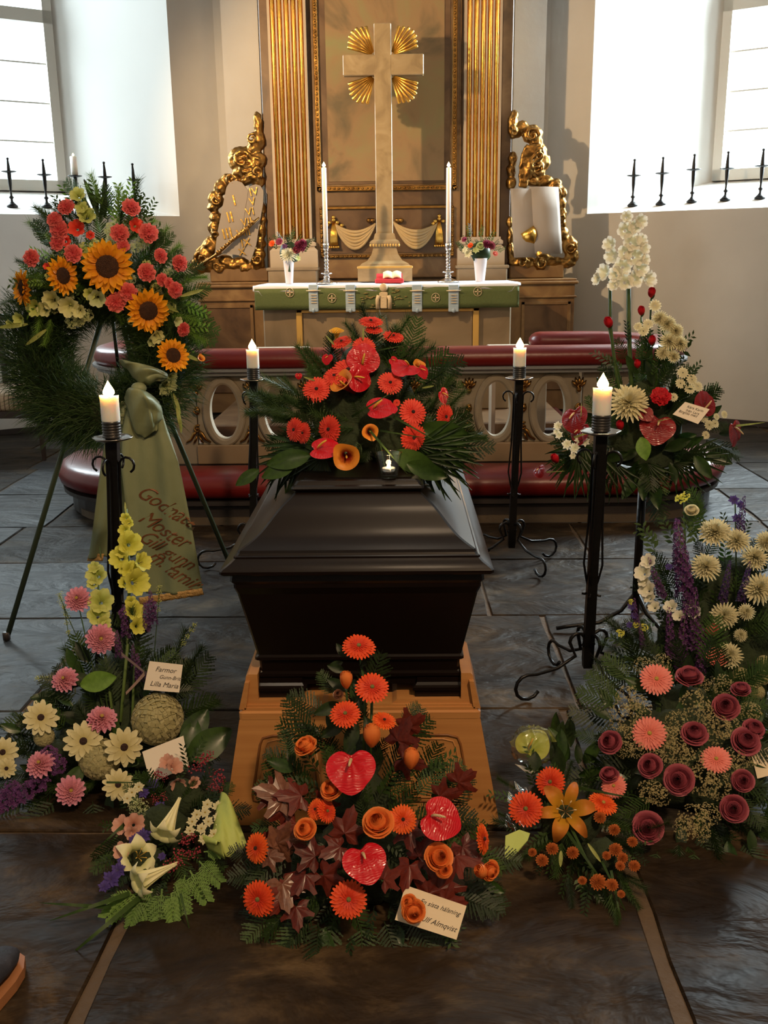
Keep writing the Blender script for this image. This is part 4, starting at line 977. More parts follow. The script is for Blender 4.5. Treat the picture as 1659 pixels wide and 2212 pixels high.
# ------------------------------------------------------------------ tea light in glass on the coffin
gb = PZ(840, 1031, .932)
tg = thing('tealight_glass', gb, 'clear glass tumbler with a burning tea light on the coffin lid', 'candle glass')
mb = MB(); mb.lathe([(0, 0), (.022, 0), (.024, .003), (.0355, .066), (.0365, .068), (.0345, .066), (.0225, .010), (0, .009)], n=32, cap=False); me = mb.mesh('tumbler', [M_clear]); fixn(me); link('tumbler', me, tg)
tl = thing('tealight', gb+Vector((0, 0, .010)), 'small lit tea light floating inside the glass tumbler', 'candle')
mb = MB(); mb.lathe([(0, 0), (.018, 0), (.0195, .016), (.0185, .016), (.017, .012), (0, .012)], n=24); me = mb.mesh('tin_cup', [M_silver]); fixn(me); link('tin_cup', me, tl)
mb = MB(); mb.lathe([(0, .012), (.0178, .012), (.017, .0165), (0, .0165)], n=24); me = mb.mesh('wax', [M_wax]); fixn(me); link('wax', me, tl)
flame((0, 0, .016), .0065, tl); light('tealight_light', 'POINT', gb+Vector((0, 0, .05)), .25, (1, .6, .3), size=.008)
# ------------------------------------------------------------------ flower library (unit size, facing +Z)
FR = random.Random(3)
def prf(kind, u):
    if kind == 'round': return max(.12, math.sin(PI*(.10+.86*u)))**.6 if u < 1 else .25
    if kind == 'point': return (math.sin(PI*min(1, u*.92+.06))**.8)*(1 if u < .8 else 1)
    if kind == 'strap': return .70+.32*math.sin(PI*u) if u < .8 else .86*math.sqrt(max(0, 1-((u-.8)/.2)**2*.84))
    if kind == 'fan': return .25+.85*u**.8 if u < .9 else .95
    if kind == 'blade': return max(.03, (1-u)**.5)*(.55+.45*math.sin(PI*min(1, u+.3)))
def ring(mb, n, r0, r1, w_, z0, z1, curl=0, kind='round', cup=0, jit=.06, a0=0, m=0, nu=5, ruf=0, frill=0, rnd=FR, zj=.03):
    for k in range(n):
        a = a0+2*PI*(k+rnd.uniform(-jit, jit)*2)/n; rr = r1*(1+rnd.uniform(-jit, jit)); dz = rnd.uniform(-zj, zj); tw = rnd.uniform(-.25, .25)
        ca, sa = math.cos(a), math.sin(a)
        def fn(u, v):
            s = (v*2-1); h = w_*prf(kind, u)*s; r = r0+(rr-r0)*u
            z = z0+(z1-z0+dz)*u+curl*u*u+cup*s*s*w_*(1 if u > 0 else 0)+tw*h*u
            if ruf: z += ruf*u*u*math.sin(s*5+k)
            if frill and u > .85: r += rnd.uniform(-frill, frill); z += rnd.uniform(-frill, frill)
            return (r*ca-h*sa, r*sa+h*ca, z)
        mb.grid(fn, nu, 2 if not frill else 5, m)
def dome(mb, r, h, z, n=12, m=0, bump=0):
    pr = [(r*math.cos(PI/2*i/4), z+h*math.sin(PI/2*i/4)) for i in range(5)]; pr[-1] = (.001, z+h)
    mb.lathe([(r, z-.04)]+pr, (0, 0, 0), n, m)
def fl_gerbera(mb, r):
    ring(mb, 27, .12, 1.0, .118, -.02, .02, -.10, 'strap', .3, .03, rnd=r); ring(mb, 24, .12, .84, .10, .03, .10, -.08, 'strap', .3, .04, .13, rnd=r); ring(mb, 18, .10, .50, .055, .05, .14, 0, 'strap', 0, .05, rnd=r, nu=2); ring(mb, 14, .1, .33, .045, .08, .17, 0, 'strap', 0, .05, rnd=r, nu=2)
def fl_daisy(mb, r):
    ring(mb, 13, .12, 1.0, .19, -.02, .02, -.10, 'strap', .25, .05, rnd=r); ring(mb, 9, .12, .8, .16, .03, .10, -.06, 'strap', .25, .06, .2, rnd=r)
def fl_sunflower(mb, r):
    ring(mb, 20, .38, 1.0, .135, -.03, -.04, -.02, 'point', .5, .05, rnd=r, zj=.12); ring(mb, 18, .38, .90, .13, .02, .14, -.05, 'point', .5, .07, .16, rnd=r, zj=.14); ring(mb, 14, .4, .70, .09, .04, .20, -.0, 'point', .4, .1, .3, rnd=r, zj=.1)
def fl_dahlia(mb, r):
    for i in range(7):
        t = i/6; ring(mb, 15-i, .05, 1.0-.80*t, .21-.025*i*.6, -.10+.10*i*.6, -.02+.48*t, -.16+.16*t, 'strap', .9, .05, i*.21, rnd=r, nu=4)
def fl_mum(mb, r):
    for i in range(8):
        t = i/7; ring(mb, 24-2*i, .04, 1.0-.80*t, .075, -.10+.05*i, .10+.52*t, -.14+.22*t, 'strap', .9, .07, i*.2, rnd=r, nu=5, zj=.10)
def fl_carnation(mb, r):
    for i in range(6):
        t = i/5; ring(mb, 9-i//2, .05, .98-.62*t, .42-.24*t, -.15+.1*i, .0+.42*t, .02, 'fan', .2, .06, i*.5, rnd=r, nu=4, ruf=.10, frill=.075)
def fl_rose(mb, r):
    L = [(5, .93, .50, -.35, .16, .10), (5, .84, .46, -.30, .32, .08), (5, .72, .42, -.24, .46, .06), (4, .60, .38, -.18, .56, .03), (4, .48, .28, -.1, .54, .02), (4, .37, .25, -.1, .60, 0), (3, .27, .22, -.05, .65, -.03), (3, .18, .16, 0, .68, -.04), (2, .10, .10, .05, .70, -.03)]
    for li, (n, R_, Rb, zb, zt, fl) in enumerate(L):
        for k in range(n):
            a0 = 2*PI*k/n+li*1.1+r.uniform(-.2, .2); span = 2*PI/n*1.5; dz = r.uniform(-.05, .05); sk = r.uniform(-.06, .06)
            def fn(u, v):
                s = v*2-1; a = a0+s*span/2; e = 1-abs(s)**2.5*.30
                if li < 4: rr = (Rb+(R_-Rb)*u**1.1)*(.85+.15*e)+.03*s+sk*u*u; z = zb+(zt-zb+dz)*(u**.8)*e-fl*max(0, u-.7)/.3
                else: rr = R_*1.05*math.sin(PI*(.18+.60*u))**.7+.035*s; z = -.2+(zt+.16)*u*(1-.10*s*s)
                return (rr*math.cos(a), rr*math.sin(a), z)
            mb.grid(fn, 7, 6, 0)
def fl_bud(mb, r):
    for li, (n, R_, zt) in enumerate(((4, .50, .9), (3, .40, 1.05), (3, .28, 1.1), (2, .15, 1.12))):
        for k in range(n):
            a0 = 2*PI*k/n+li*.8; span = 2*PI/n*1.4
            def fn(u, v):
                s = v*2-1; a = a0+s*span/2; rr = R_*(math.sin(PI*(.04+.66*u))**.7)*(1.02+.12*u)+.03*s; return (rr*math.cos(a), rr*math.sin(a), -.55+(zt*.95+.5)*u*(1-.12*s*s)-0)
            mb.grid(fn, 6, 5, 0)
def fl_anth(mb, r):
    def hr(t):
        x = 16*math.sin(t)**3; y = 13*math.cos(t)-5*math.cos(2*t)-2*math.cos(3*t)-math.cos(4*t); x, y = x/17, (y+2)/16.0; k = .72; return x*(1-k)+k*.98*math.sin(t)*1.0, y*(1-k)+k*(.98*math.cos(t)*(1-.30*math.exp(-(math.sin(t/2)/.16)**2))-.02)
    c = (0, .42); n = 40; rings_ = []
    def fn(u, v):
        x, y = hr(2*PI*v); u2 = u**.8; xx = c[0]*(1-u2)+x*u2; yy = c[1]*(1-u2)+y*u2
        z = -.05+.16*math.sin(PI*min(1, u*1.05))*.6+.10*u*u*(abs(xx)) + .028*math.sin(abs(math.atan2(xx, yy-.42+1e-6))*9)*math.sin(PI*u)
        if y < -.7: z -= .12*u*u
        return (xx, yy, z)
    mb.grid(fn, 8, n, 0)
def fl_calla(mb, r):
    def fn(u, v):
        a = 2*PI*v; tip = math.exp(-((v-.5)/.08)**2); seam = .22*(v-.5)
        rr = .10+.30*u+.60*u**4*(1+.65*tip)*(1-.22*abs(math.cos(a))); z = -1.9+2.0*u+.0*tip-.28*u**6+seam*.2
        return (rr*math.cos(a+PI/2), -rr*math.sin(a+PI/2)*1.0, z+.12*math.cos(a)*u)
    mb.grid(fn, 12, 26, 0)
def fl_glad(mb, r):
    for i in range(2):
        for k in range(3):
            a0 = 2*PI*k/3+i*PI/3
            def fn(u, v):
                s = v*2-1; w_ = .15+.62*math.sin(PI*min(.93, .12+.78*u))**.8; rr = .13+.87*u**1.35; z = -.85+1.0*u**.75+.05*i-.22*max(0, u-.6)+.10*math.sin(s*6+k)*u*u*.8
                h = w_*s*.62; rr += -.05*abs(s)*u + (r.uniform(-.05, .05) if u > .95 else 0); return (rr*math.cos(a0)-h*math.sin(a0), rr*math.sin(a0)+h*math.cos(a0), z+.15*s*s*(1-u))
            mb.grid(fn, 6, 5, 0)
def fl_trumpet(mb, r):
    for i in range(2):
        for k in range(3):
            a0 = 2*PI*k/3+i*PI/3
            def fn(u, v):
                s = v*2-1
                if u < .7: t = u/.7; rr = .07+.36*t**1.5; z = -3.0+2.75*t; span = 1.15*rr
                else: t = (u-.7)/.3; rr = .43+.75*t**1.1; z = -.25+.30*math.sin(PI*t*.75)-.45*t*t; span = .48*max(0, 1-t)**.75+.02
                h = s*span; return (rr*math.cos(a0)-h*math.sin(a0), rr*math.sin(a0)+h*math.cos(a0), z+.03*i-.05*s*s)
            mb.grid(fn, 14, 4, 0)
def fl_lily(mb, r):
    for i in range(2):
        for k in range(3):
            a0 = 2*PI*k/3+i*PI/3+.2
            def fn(u, v):
                s = v*2-1; w_ = (.20+.06*(1-i))*math.sin(PI*min(.97, .10+.86*u))**.75; rr = .08+.95*u; z = -.35+.62*math.sin(u*2.2)-.42*u**4
                h = w_*s; return (rr*math.cos(a0)-h*math.sin(a0), rr*math.sin(a0)+h*math.cos(a0), z+.05*i+.18*abs(s)*w_*3)
            mb.grid(fn, 8, 4, 0)
def fl_hydrangea(mb, r):
    mb.ball((0, 0, -.08), (.82, .82, .56), 16, 10)
    n = 75
    for k in range(n):
        z = 1-1.35*(k+.5)/n; a = k*2.39996; q = math.sqrt(max(0, 1-z*z)); d = Vector((q*math.cos(a), q*math.sin(a), z)); M = d.to_track_quat('Z', 'Y').to_matrix(); c = Vector((d.x*.88, d.y*.88, d.z*.62-.1)); sc = r.uniform(.21, .27); ph = r.uniform(0, PI)
        for j in range(4):
            t = ph+PI/2*j
            p = [c+M@Vector((sc*(u*math.cos(t)-w2*math.sin(t)), sc*(u*math.sin(t)+w2*math.cos(t)), sc*zz)) for u, w2, zz in ((.05, 0, 0), (.55, -.48, .12), (1.05, 0, .1), (.55, .48, .2))]
            mb.add(p, [(0, 1, 2, 3)], 0, True)
def tiny5(mb, c, M, s, m=0, n=5, ph=0, cupd=.25):
    for j in range(n):
        t = ph+2*PI*j/n
        p = [c+M@Vector((s*(u*math.cos(t)-w2*math.sin(t)), s*(u*math.sin(t)+w2*math.cos(t)), s*zz)) for u, w2, zz in ((.08, 0, 0), (.6, -.36, cupd*.6), (1.05, 0, cupd), (.6, .36, cupd*.6))]
        mb.add(p, [(0, 1, 2, 3)], m, True)
def cluster(n, s0, s1, flat=.5, nn=5, cupd=.3, fillr=1.0):
    def f(mb, r):
        for k in range(n):
            a = r.uniform(0, 2*PI); q = math.sqrt(r.uniform(0, 1))*fillr; z = flat*math.sqrt(max(0, 1-q*q))*r.uniform(.6, 1.05)
            d = Vector((q*math.cos(a)*.8+r.uniform(-.3, .3), q*math.sin(a)*.8+r.uniform(-.3, .3), .8)).normalized()
            tiny5(mb, Vector((q*math.cos(a), q*math.sin(a), z)), d.to_track_quat('Z', 'Y').to_matrix(), r.uniform(s0, s1), 0, nn, r.uniform(0, 6), cupd)
    return f
def fl_spike(n, wd, s, flat=False):
    """florets up a stem from z=0 to z=1"""
    def f(mb, r):
        mb.tube([(0, 0, 0), (0, 0, .96)], [.012, .004], 5, 1)
        for k in range(n):
            t = (k+r.random())/n; a = k*2.4; q = wd*(1-t)**.55+.01; d = Vector((math.cos(a), math.sin(a), .35)).normalized(); sc = s*(1-.65*t)*r.uniform(.8, 1.15)
            tiny5(mb, Vector((q*math.cos(a), q*math.sin(a), t)), d.to_track_quat('Z', 'Y').to_matrix(), sc, 0, 5, r.uniform(0, 6), .4)
    return f
def fl_berries(mb, r):
    for k in range(26):
        v = Vector((r.gauss(0, .42), r.gauss(0, .42), r.gauss(0, .3))); mb.ball(v, r.uniform(.10, .16), 6, 4)
def fl_star(mb, r):
    ring(mb, 6, .05, 1.0, .24, 0, .1, -.1, 'point', .4, .04, rnd=r, nu=3); ring(mb, 6, .05, .8, .2, .06, .25, -.1, 'point', .4, .04, .5, rnd=r, nu=3)
# foliage ------------------------------------------------------------
def lf_fern(mb, r):
    mb.tube([(0, 0, 0), (0, .5, .04), (0, 1, -.06)], [.010, .007, .002], 4)
    n = 13
    for k in range(n):
        t = .08+.88*k/n; L_ = .40*(math.sin(PI*(.14+.78*t)))**.9*(1-.35*t)*r.uniform(.85, 1.1)
        for s in (-1, 1):
            a = R(60-20*t+r.uniform(-6, 6)); d = Vector((s*math.sin(a), math.cos(a), -.10+r.uniform(-.12, .12))); o = Vector((0, t, .04*math.sin(PI*t)-.02)); e = Vector((-s*math.cos(a), math.sin(a), 0))*.026
            for j, w2 in ((0, .8), (1, 1), (2, .8), (3, .5)):
                c = o+d*L_*j/4; f = c+d*L_*.27
                mb.add([c-e*w2*.5, f-e*w2, f+e*w2, c+e*w2*.5], [(0, 1, 2, 3)], 0, False)
def lf_ovate(mb, r):
    mb.grid(lambda u, v: ((v*2-1)*.23*math.sin(PI*min(.98, .02+.96*u))**.75*(1+.2*(.5-u)), u, .05*abs(v*2-1)-.22*u*u+.02), 8, 4)
def lf_long(mb, r):
    mb.grid(lambda u, v: ((v*2-1)*.085*math.sin(PI*min(.98, .05+.93*u))**.6, u, .04*abs(v*2-1)-.25*u*u), 8, 2)
def lf_maple(mb, r):
    pts = []
    for a, L_ in ((-150, .30), (-140, .42), (-122, .52), (-112, .66), (-100, .52), (-84, .46), (-70, .62), (-66, .84), (-56, .88), (-52, .68), (-40, .56), (-30, .52), (-20, .66), (-16, .82), (-7, .84), (0, 1.0), (7, .84), (16, .82), (20, .66), (30, .52), (40, .56), (52, .68), (56, .88), (66, .84), (70, .62), (84, .46), (100, .52), (112, .66), (122, .52), (140, .42), (150, .30)):
        pts.append((R(a+r.uniform(-2, 2)), L_*r.uniform(.94, 1.05)))
    n = len(pts); vs = [Vector((0, 0, .05))]
    for q in (.5, 1):
        for a, l in pts: vs.append(Vector((math.sin(a)*l*q, math.cos(a)*l*q, -.16*(l*q)**2+.03*math.cos(a*6)*q)))
    fs = []
    for i in range(n-1): fs.append((0, 1+i, 2+i)); fs.append((1+i, 1+i+n, 2+i+n, 2+i))
    mb.add(vs, fs, 0, False)
def lf_thuja(mb, r):
    def br(o, d, L_, lv):
        e = o+d*L_; mb.add([o+Vector((-.008*(3-lv), 0, 0)), o+Vector((.008*(3-lv), 0, .004)), e], [(0, 1, 2)], 0)
        nrm = Vector((-d.y, d.x, 0))
        if lv < 2:
            k = 7 if lv == 0 else 5
            for i in range(k):
                t = (i+1)/(k+.5); s = 1 if i % 2 else -1
                for s in (-1, 1): br(o+d*L_*t, (d*.75+nrm*s*.7+Vector((0, 0, r.uniform(-.1, .1)))).normalized(), L_*(.46-.22*t), lv+1)
        else:
            mb.add([o, o+d*L_*.5+nrm*.024, e, o+d*L_*.5-nrm*.024], [(0, 1, 2, 3)], 0)
    br(Vector((0, 0, 0)), Vector((0, 1, -.05)).normalized(), .9, 0)
def lf_needles(mb, r):
    n = 130; mb.tube([(0, 0, 0), (0, .5, .03), (0, .95, -.03)], [.012, .008, .003], 4)
    for k in range(n):
        t = k/n*.95; a = k*2.4; d = Vector((math.cos(a)*.75, .75, math.sin(a)*.75)).normalized(); o = Vector((0, t, .03*math.sin(PI*t))); L_ = r.uniform(.2, .34); s = d.cross(Vector((.3, .2, 1))).normalized()*.009
        mb.add([o-s, o+s, o+d*L_+Vector((0, 0, -.03))], [(0, 1, 2)], 0)
def lf_blade(mb, r):
    mb.grid(lambda u, v: ((v*2-1)*.022*(1-u)**.6, u, .30*math.sin(PI*u*.85)-.25*u*u*u), 12, 1)
def lf_palm(mb, r):
    for k in range(11):
        a = R(-70+14*k); L_ = .95-.25*abs(k-5)/5
        mb.grid(lambda u, v: (math.sin(a)*L_*u+(v*2-1)*.030*math.sin(PI*min(.97, .1+.87*u))*math.cos(a), math.cos(a)*L_*u-(v*2-1)*.03*math.sin(PI*min(.97, .1+.87*u))*math.sin(a), -.2*u*u*L_+.02*abs(v*2-1)), 6, 2)
def lf_sprig(mb, r):
    mb.tube([(0, 0, 0), (0, .9, 0)], [.010, .004], 4)
    for k in range(11):
        t = .12+.08*k; s = 1 if k % 2 else -1; a = R(50); o = Vector((0, t, 0)); d = Vector((s*math.sin(a), math.cos(a), r.uniform(-.1, .25))); L_ = .26*(1-.4*t)+.05; e = Vector((-s*math.cos(a), math.sin(a), 0))*.06*(1-.4*t)
        mb.add([o, o+d*L_*.5+e, o+d*L_, o+d*L_*.5-e], [(0, 1, 2, 3)], 0, True)
SHAPES = dict(gerbera=fl_gerbera, daisy=fl_daisy, sunflower=fl_sunflower, dahlia=fl_dahlia, chrysanthemum=fl_mum, carnation=fl_carnation, rose=fl_rose, rosebud=fl_bud, anthurium=fl_anth,
  calla=fl_calla, gladiolus=fl_glad, trumpet_lily=fl_trumpet, lily=fl_lily, hydrangea=fl_hydrangea, statice=cluster(60, .14, .22, .5), small_cluster=cluster(30, .2, .3, .4), limonium=cluster(150, .05, .085, .55, 4), larkspur=fl_spike(60, .075, .07), stock=fl_spike(45, .10, .095), berries=fl_berries, star_flower=fl_star,
  fern_frond=lf_fern, ovate_leaf=lf_ovate, long_leaf=lf_long, maple_leaf=lf_maple, thuja_sprig=lf_thuja, needle_sprig=lf_needles, grass_blade=lf_blade, palm_leaf=lf_palm, leafy_sprig=lf_sprig)
LEAFY = {'fern_frond', 'ovate_leaf', 'long_leaf', 'maple_leaf', 'thuja_sprig', 'needle_sprig', 'grass_blade', 'palm_leaf', 'leafy_sprig'}
CEN = {}
def pcol(name, c0, c1, **k): return petal(name, c0, c1, **k)
C_ = {  # petal colours
 'coral': pcol('petal_coral', (.75, .05, .03), (.86, .085, .045)), 'orange': pcol('petal_orange', (.70, .06, .01), (.90, .15, .02)),
 'redorange': pcol('petal_redorange', (.62, .035, .012), (.86, .10, .02)), 'roseorange': pcol('petal_roseorange', (.78, .17, .03), (.84, .26, .06), p0=.3, p1=1),
 'crimson': pcol('petal_crimson', (.46, .002, .006), (.54, .005, .014), rough=.38, trans=.03, coat=.22, spec=.3, veins=.15), 'dkcrimson': pcol('petal_dkcrimson', (.16, .004, .006), (.22, .008, .010), rough=.38, trans=.03, coat=.2, veins=.15),
 'callaorange': pcol('petal_calla', (.30, .015, .01), (.80, .28, .03), p0=.30, p1=.62, rough=.4, zs=0), 'callayellow': pcol('petal_callay', (.80, .22, .02), (.85, .45, .04), rough=.4),
 'sunny': pcol('petal_sunny', (.70, .22, .005), (.86, .40, .012), p0=.4), 'pinkcarn': pcol('petal_carn', (.52, .012, .02), (.90, .22, .19), p0=.3, p1=1.1),  # pinkcarn: paler petal edges, with the frill's shading put into the colour
 'yelgreen': pcol('petal_yelgreen', (.42, .50, .08), (.62, .64, .20)), 'paleyel': pcol('petal_paleyel', (.55, .55, .18), (.70, .68, .34)), 'palegreen': pcol('petal_palegreen', (.42, .50, .18), (.62, .66, .36)),
 'yellow': pcol('petal_yellow', (.50, .50, .05), (.74, .72, .13)), 'white': pcol('petal_white', (.72, .72, .50), (.86, .83, .72)), 'cream': pcol('petal_cream', (.56, .48, .20), (.74, .68, .40)), 'creamw': pcol('petal_creamw', (.60, .56, .34), (.74, .69, .46)),
 'hydr': pcol('petal_hydr', (.44, .40, .20), (.66, .60, .36), p0=.7, p1=1.1), 'pink': pcol('petal_pink', (.60, .20, .20), (.74, .34, .46), p0=.1), 'salmon': pcol('petal_salmon', (.78, .20, .15), (.85, .27, .22)),
 'mauve': pcol('petal_mauve', (.20, .022, .040), (.42, .10, .13), p0=.25, p1=1.0), 'red': pcol('petal_red', (.40, .005, .012), (.52, .010, .020)), 'purple': pcol('petal_purple', (.07, .02, .09), (.16, .05, .18)), 'dkpurple': pcol('petal_dkpurple', (.045, .018, .08), (.08, .035, .15)),
 'violet': pcol('petal_violet', (.04, .02, .14), (.08, .05, .26)), 'peach': pcol('petal_peach', (.60, .30, .20), (.66, .36, .28)), 'berry': pcol('petal_berry', (.30, .03, .05), (.42, .06, .08)), 'lilyo': pcol('petal_lilyo', (.62, .30, .02), (.62, .20, .03), p0=.4, p1=.8),
 'lilyw': pcol('petal_lilyw', (.66, .68, .26), (.90, .86, .56), p0=.3, p1=1.1, rough=.4), 'limo': pcol('petal_limo', (.42, .34, .15), (.50, .42, .20)), 'rust': pcol('petal_rust', (.36, .08, .02), (.48, .14, .03)), 'lime': pcol('petal_lime', (.36, .42, .06), (.50, .52, .12), rough=.35, coat=.3, trans=.1), 'plum': pcol('petal_plum', (.20, .02, .06), (.32, .05, .12))}
M_c = {'yellowc': mat('centre_yellow', (.50, .34, .06), .7, bump=.8, bscale=12), 'darkc': mat('centre_dark', (.035, .012, .008), .8, bump=1, bscale=10), 'brownc': mat('centre_brown', (.045, .016, .008), .85, noise=(7, (.10, .04, .015), .6), bump=1, bscale=22),
  'greenc': mat('centre_green', (.22, .20, .05), .7, bump=.8, bscale=14), 'spx': mat('spadix_cream', (.72, .52, .26), .5, bump=.5, bscale=30), 'spy': mat('spadix_yellow', (.70, .42, .05), .5)}
CACHE = {}
def fmesh(kind, mts, var=0):
    key = (kind, tuple(m.name for m in mts), var)
    if key not in CACHE:
        mb = MB(); SHAPES[kind](mb, random.Random(hash((kind, var)) % 9999 if 0 else sum(map(ord, kind))*7+var)); CACHE[key] = mb.mesh(kind, mts)
    return CACHE[key]
def cmesh(kind, m):
    key = ('c', kind, m.name)
    if key not in CACHE:
        mb = MB()
        if kind == 'gerbera': dome(mb, .13, .08, .12)
        elif kind == 'daisy': dome(mb, .20, .10, .05)
        elif kind == 'sunflower':
            rr = random.Random(4); dome(mb, .44, .12, .03, 28)
            for k in range(150): q = .42*math.sqrt((k+.5)/150); a = k*2.39996; mb.ball((q*math.cos(a), q*math.sin(a), .14*math.sqrt(1-(q/.46)**2)+.03), .022, 4, 3)
        elif kind == 'dahlia': dome(mb, .12, .08, .42)
        elif kind in ('anthurium',): mb.tube([(0, .40, .05), (.02, .30, .20), (.0, .10, .42), (-.02, -.12, .60)], [.05, .07, .062, .035], 8)
        elif kind == 'calla': mb.tube([(0, 0, -1.0), (0, 0, -.4), (0, .02, -.05)], [.06, .08, .04], 8)
        elif kind == 'lily' or kind == 'trumpet_lily':
            for k in range(6): a = k*PI/3; mb.tube([(0, 0, -.2), (.16*math.cos(a), .16*math.sin(a), .2), (.28*math.cos(a), .28*math.sin(a), .42)], .014, 5); mb.ball((.28*math.cos(a), .28*math.sin(a), .44), (.06, .025, .025), 6, 4, 0, Matrix.Rotation(a, 3, 'Z'))
        elif kind == 'gladiolus':
            for k in range(3): a = k*2.1; mb.tube([(0, 0, -.6), (.08*math.cos(a), .08*math.sin(a), -.05)], .018, 5)
        elif kind == 'star_flower': dome(mb, .16, .12, .06)
        CACHE[key] = mb.mesh(kind+'_centre', [m])
    return CACHE[key]
CNAME = {'gerbera': 'flower_centre', 'daisy': 'flower_centre', 'sunflower': 'seed_head', 'dahlia': 'flower_centre', 'anthurium': 'spadix', 'calla': 'spadix', 'lily': 'stamens', 'trumpet_lily': 'stamens', 'gladiolus': 'stamens', 'star_flower': 'flower_centre'}
def place(o, par, pos, nrm, size, roll=0, squash=1):
    nrm = Vector(nrm).normalized(); up = Vector((0, 0, 1)) if abs(nrm.z) < .97 else Vector((0, 1, 0))
    y = (up-nrm*up.dot(nrm)).normalized(); x = y.cross(nrm)
    M = Matrix((x, y, nrm)).transposed() @ Matrix.Rotation(roll, 3, 'Z'); sc = (size*squash, size, size) if not isinstance(size, tuple) else size
    o.matrix_local = Matrix.Translation(Vector(pos)-par.location) @ M.to_4x4() @ Matrix.Diagonal((*sc, 1))
class Arr:
    """an arrangement: its flowers sit on a leaning surface through (Ya, za) and (Yb, zb) in the world"""
    def __init__(s, name, loc, label, cat, Ya, za, Yb, zb, xc=None, curve=0, seed=1, grp=None):
        s.t = thing(name, loc, label, cat, grp); s.p0 = Vector((0, Ya, za)); d = Vector((0, Yb-Ya, zb-za)); s.n = Vector((0, -d.z, d.y)).normalized(); s.xc = xc if xc is not None else loc[0]; s.curve = curve; s.r = random.Random(seed)
    def pos(s, px, py, off=0):
        p = PL(px, py, s.p0, s.n); v = (p-CAMC); k = s.curve*abs(p.x-s.xc)**2-off
        p = p+v.normalized()*k
        return p
    def fl(s, kind, px, py, rpx, col, face=(0, 0), cen=None, roll=None, off=0, squash=1, var=None, lab=None, name=None):
        p = s.pos(px, py, off); v = CAMC-p; dist = -(CAMM.transposed()@(p-CAMC)).z
        c = v.normalized(); rt = Vector((0, 0, 1)).cross(c).normalized(); up = c.cross(rt)
        jx, jy = s.r.uniform(-.12, .12), s.r.uniform(-.12, .12)
        n = (c+rt*(face[0]+jx)+up*(face[1]+jy)).normalized()
        m = C_[col] if isinstance(col, str) else col; ms = [m, G_stem] if kind in ('larkspur', 'stock') else [m]
        me = fmesh(kind, ms, s.r.randrange(3) if var is None else var)
        nm_ = name or {'larkspur': 'flower_spike', 'stock': 'flower_spike', 'statice': 'statice_head', 'small_cluster': 'blossom_cluster', 'limonium': 'limonium_spray', 'berries': 'berry_cluster'}.get(kind, kind)
        o = link(nm_, me, s.t, label=lab)
        if nm_ in ('limonium_spray',): o['kind'] = 'stuff'
        place(o, s.t, p, n, rpx*dist/FPX, s.r.uniform(0, 6.28) if roll is None else R(roll), squash)
        if cen: link(CNAME[kind], cmesh(kind, M_c[cen]), o)
        return o
    def lf(s, kind, px, py, L_, ang, m, lift=.25, off=0, twist=0, w_=1, lab=None):
        """leaf rooted at the pixel, pointing ang degrees (0 = image up, 90 = right), L_ in pixels; lift = out of the surface towards the viewer"""
        p = s.pos(px, py, off); v = CAMC-p; dist = -(CAMM.transposed()@(p-CAMC)).z; c = v.normalized(); rt = Vector((0, 0, 1)).cross(c).normalized(); up = c.cross(rt)
        a = R(ang); d = (rt*math.sin(a)+up*math.cos(a)+c*lift).normalized(); nz = (c-d*c.dot(d)).normalized(); nz = Matrix.Rotation(R(twist), 3, d)@nz; x = d.cross(nz)
        o = link(kind, fmesh(kind, [m], s.r.randrange(2)), s.t, label=lab); sz = L_*dist/FPX
        o.matrix_local = Matrix.Translation(p-s.t.location) @ Matrix((x, d, nz)).transposed().to_4x4() @ Matrix.Diagonal((sz*w_, sz, sz, 1)); return o
    def fill(s, kind, n, reg, L_, m, spread=(0, 360), lift=(.1, .5), off=(-.12, -.02), centre=None):
        """scatter leaves inside a pixel polygon (list of (x,y)) pointing away from centre"""
        xs = [a for a, b in reg]; ys = [b for a, b in reg]; k = 0; g = 0
        cx, cy = centre or (sum(xs)/len(xs), sum(ys)/len(ys))
        while k < n and g < n*40:
            g += 1; x = s.r.uniform(min(xs), max(xs)); y = s.r.uniform(min(ys), max(ys)); ins = False
            for i in range(len(reg)):
                (x1, y1), (x2, y2) = reg[i], reg[i-1]
                if (y1 > y) != (y2 > y) and x < (x2-x1)*(y-y1)/(y2-y1)+x1: ins = not ins
            if not ins: continue
            a = math.degrees(math.atan2(x-cx, -(y-cy)))+s.r.uniform(-35, 35)
            mm = m[s.r.randrange(len(m))] if isinstance(m, (list, tuple)) else m
            s.lf(kind, x, y, L_*s.r.uniform(.7, 1.25), a, mm, s.r.uniform(*lift), s.r.uniform(*off), s.r.uniform(-50, 50)); k += 1
    def core(s, pts, depth=.10, name='moss_base', back=.05, m=None):
        """lumpy moss mound behind the flowers, one lump per (px, py, rpx)"""
        mb = MB()
        for (px, py, rp) in pts:
            p = s.pos(px, py, -back-depth*.5); dist = (p-CAMC).length; r_ = rp*dist/FPX; n0 = len(mb.v)
            mb.ball(p, (r_, max(depth, r_*.5), r_), 12, 8)
            for i in range(n0, len(mb.v)):
                q = Vector(mb.v[i]); mb.v[i] = tuple(p+(q-p)*s.r.uniform(.85, 1.08))
                if mb.v[i][2] < s.t.location.z: mb.v[i] = (mb.v[i][0], mb.v[i][1], s.t.location.z+.001)
        return build(mb, name, [m or M_foam], s.t, kind='stuff')
    def stem(s, pts, wpx, m=None, off=0, name='stem'):
        q = [s.pos(a, b, off) for a, b in pts]; mb = MB(); mb.tube(q, wpx*(q[0]-CAMC).length/FPX/2, 6); return build(mb, name, [m or G_stem], s.t)
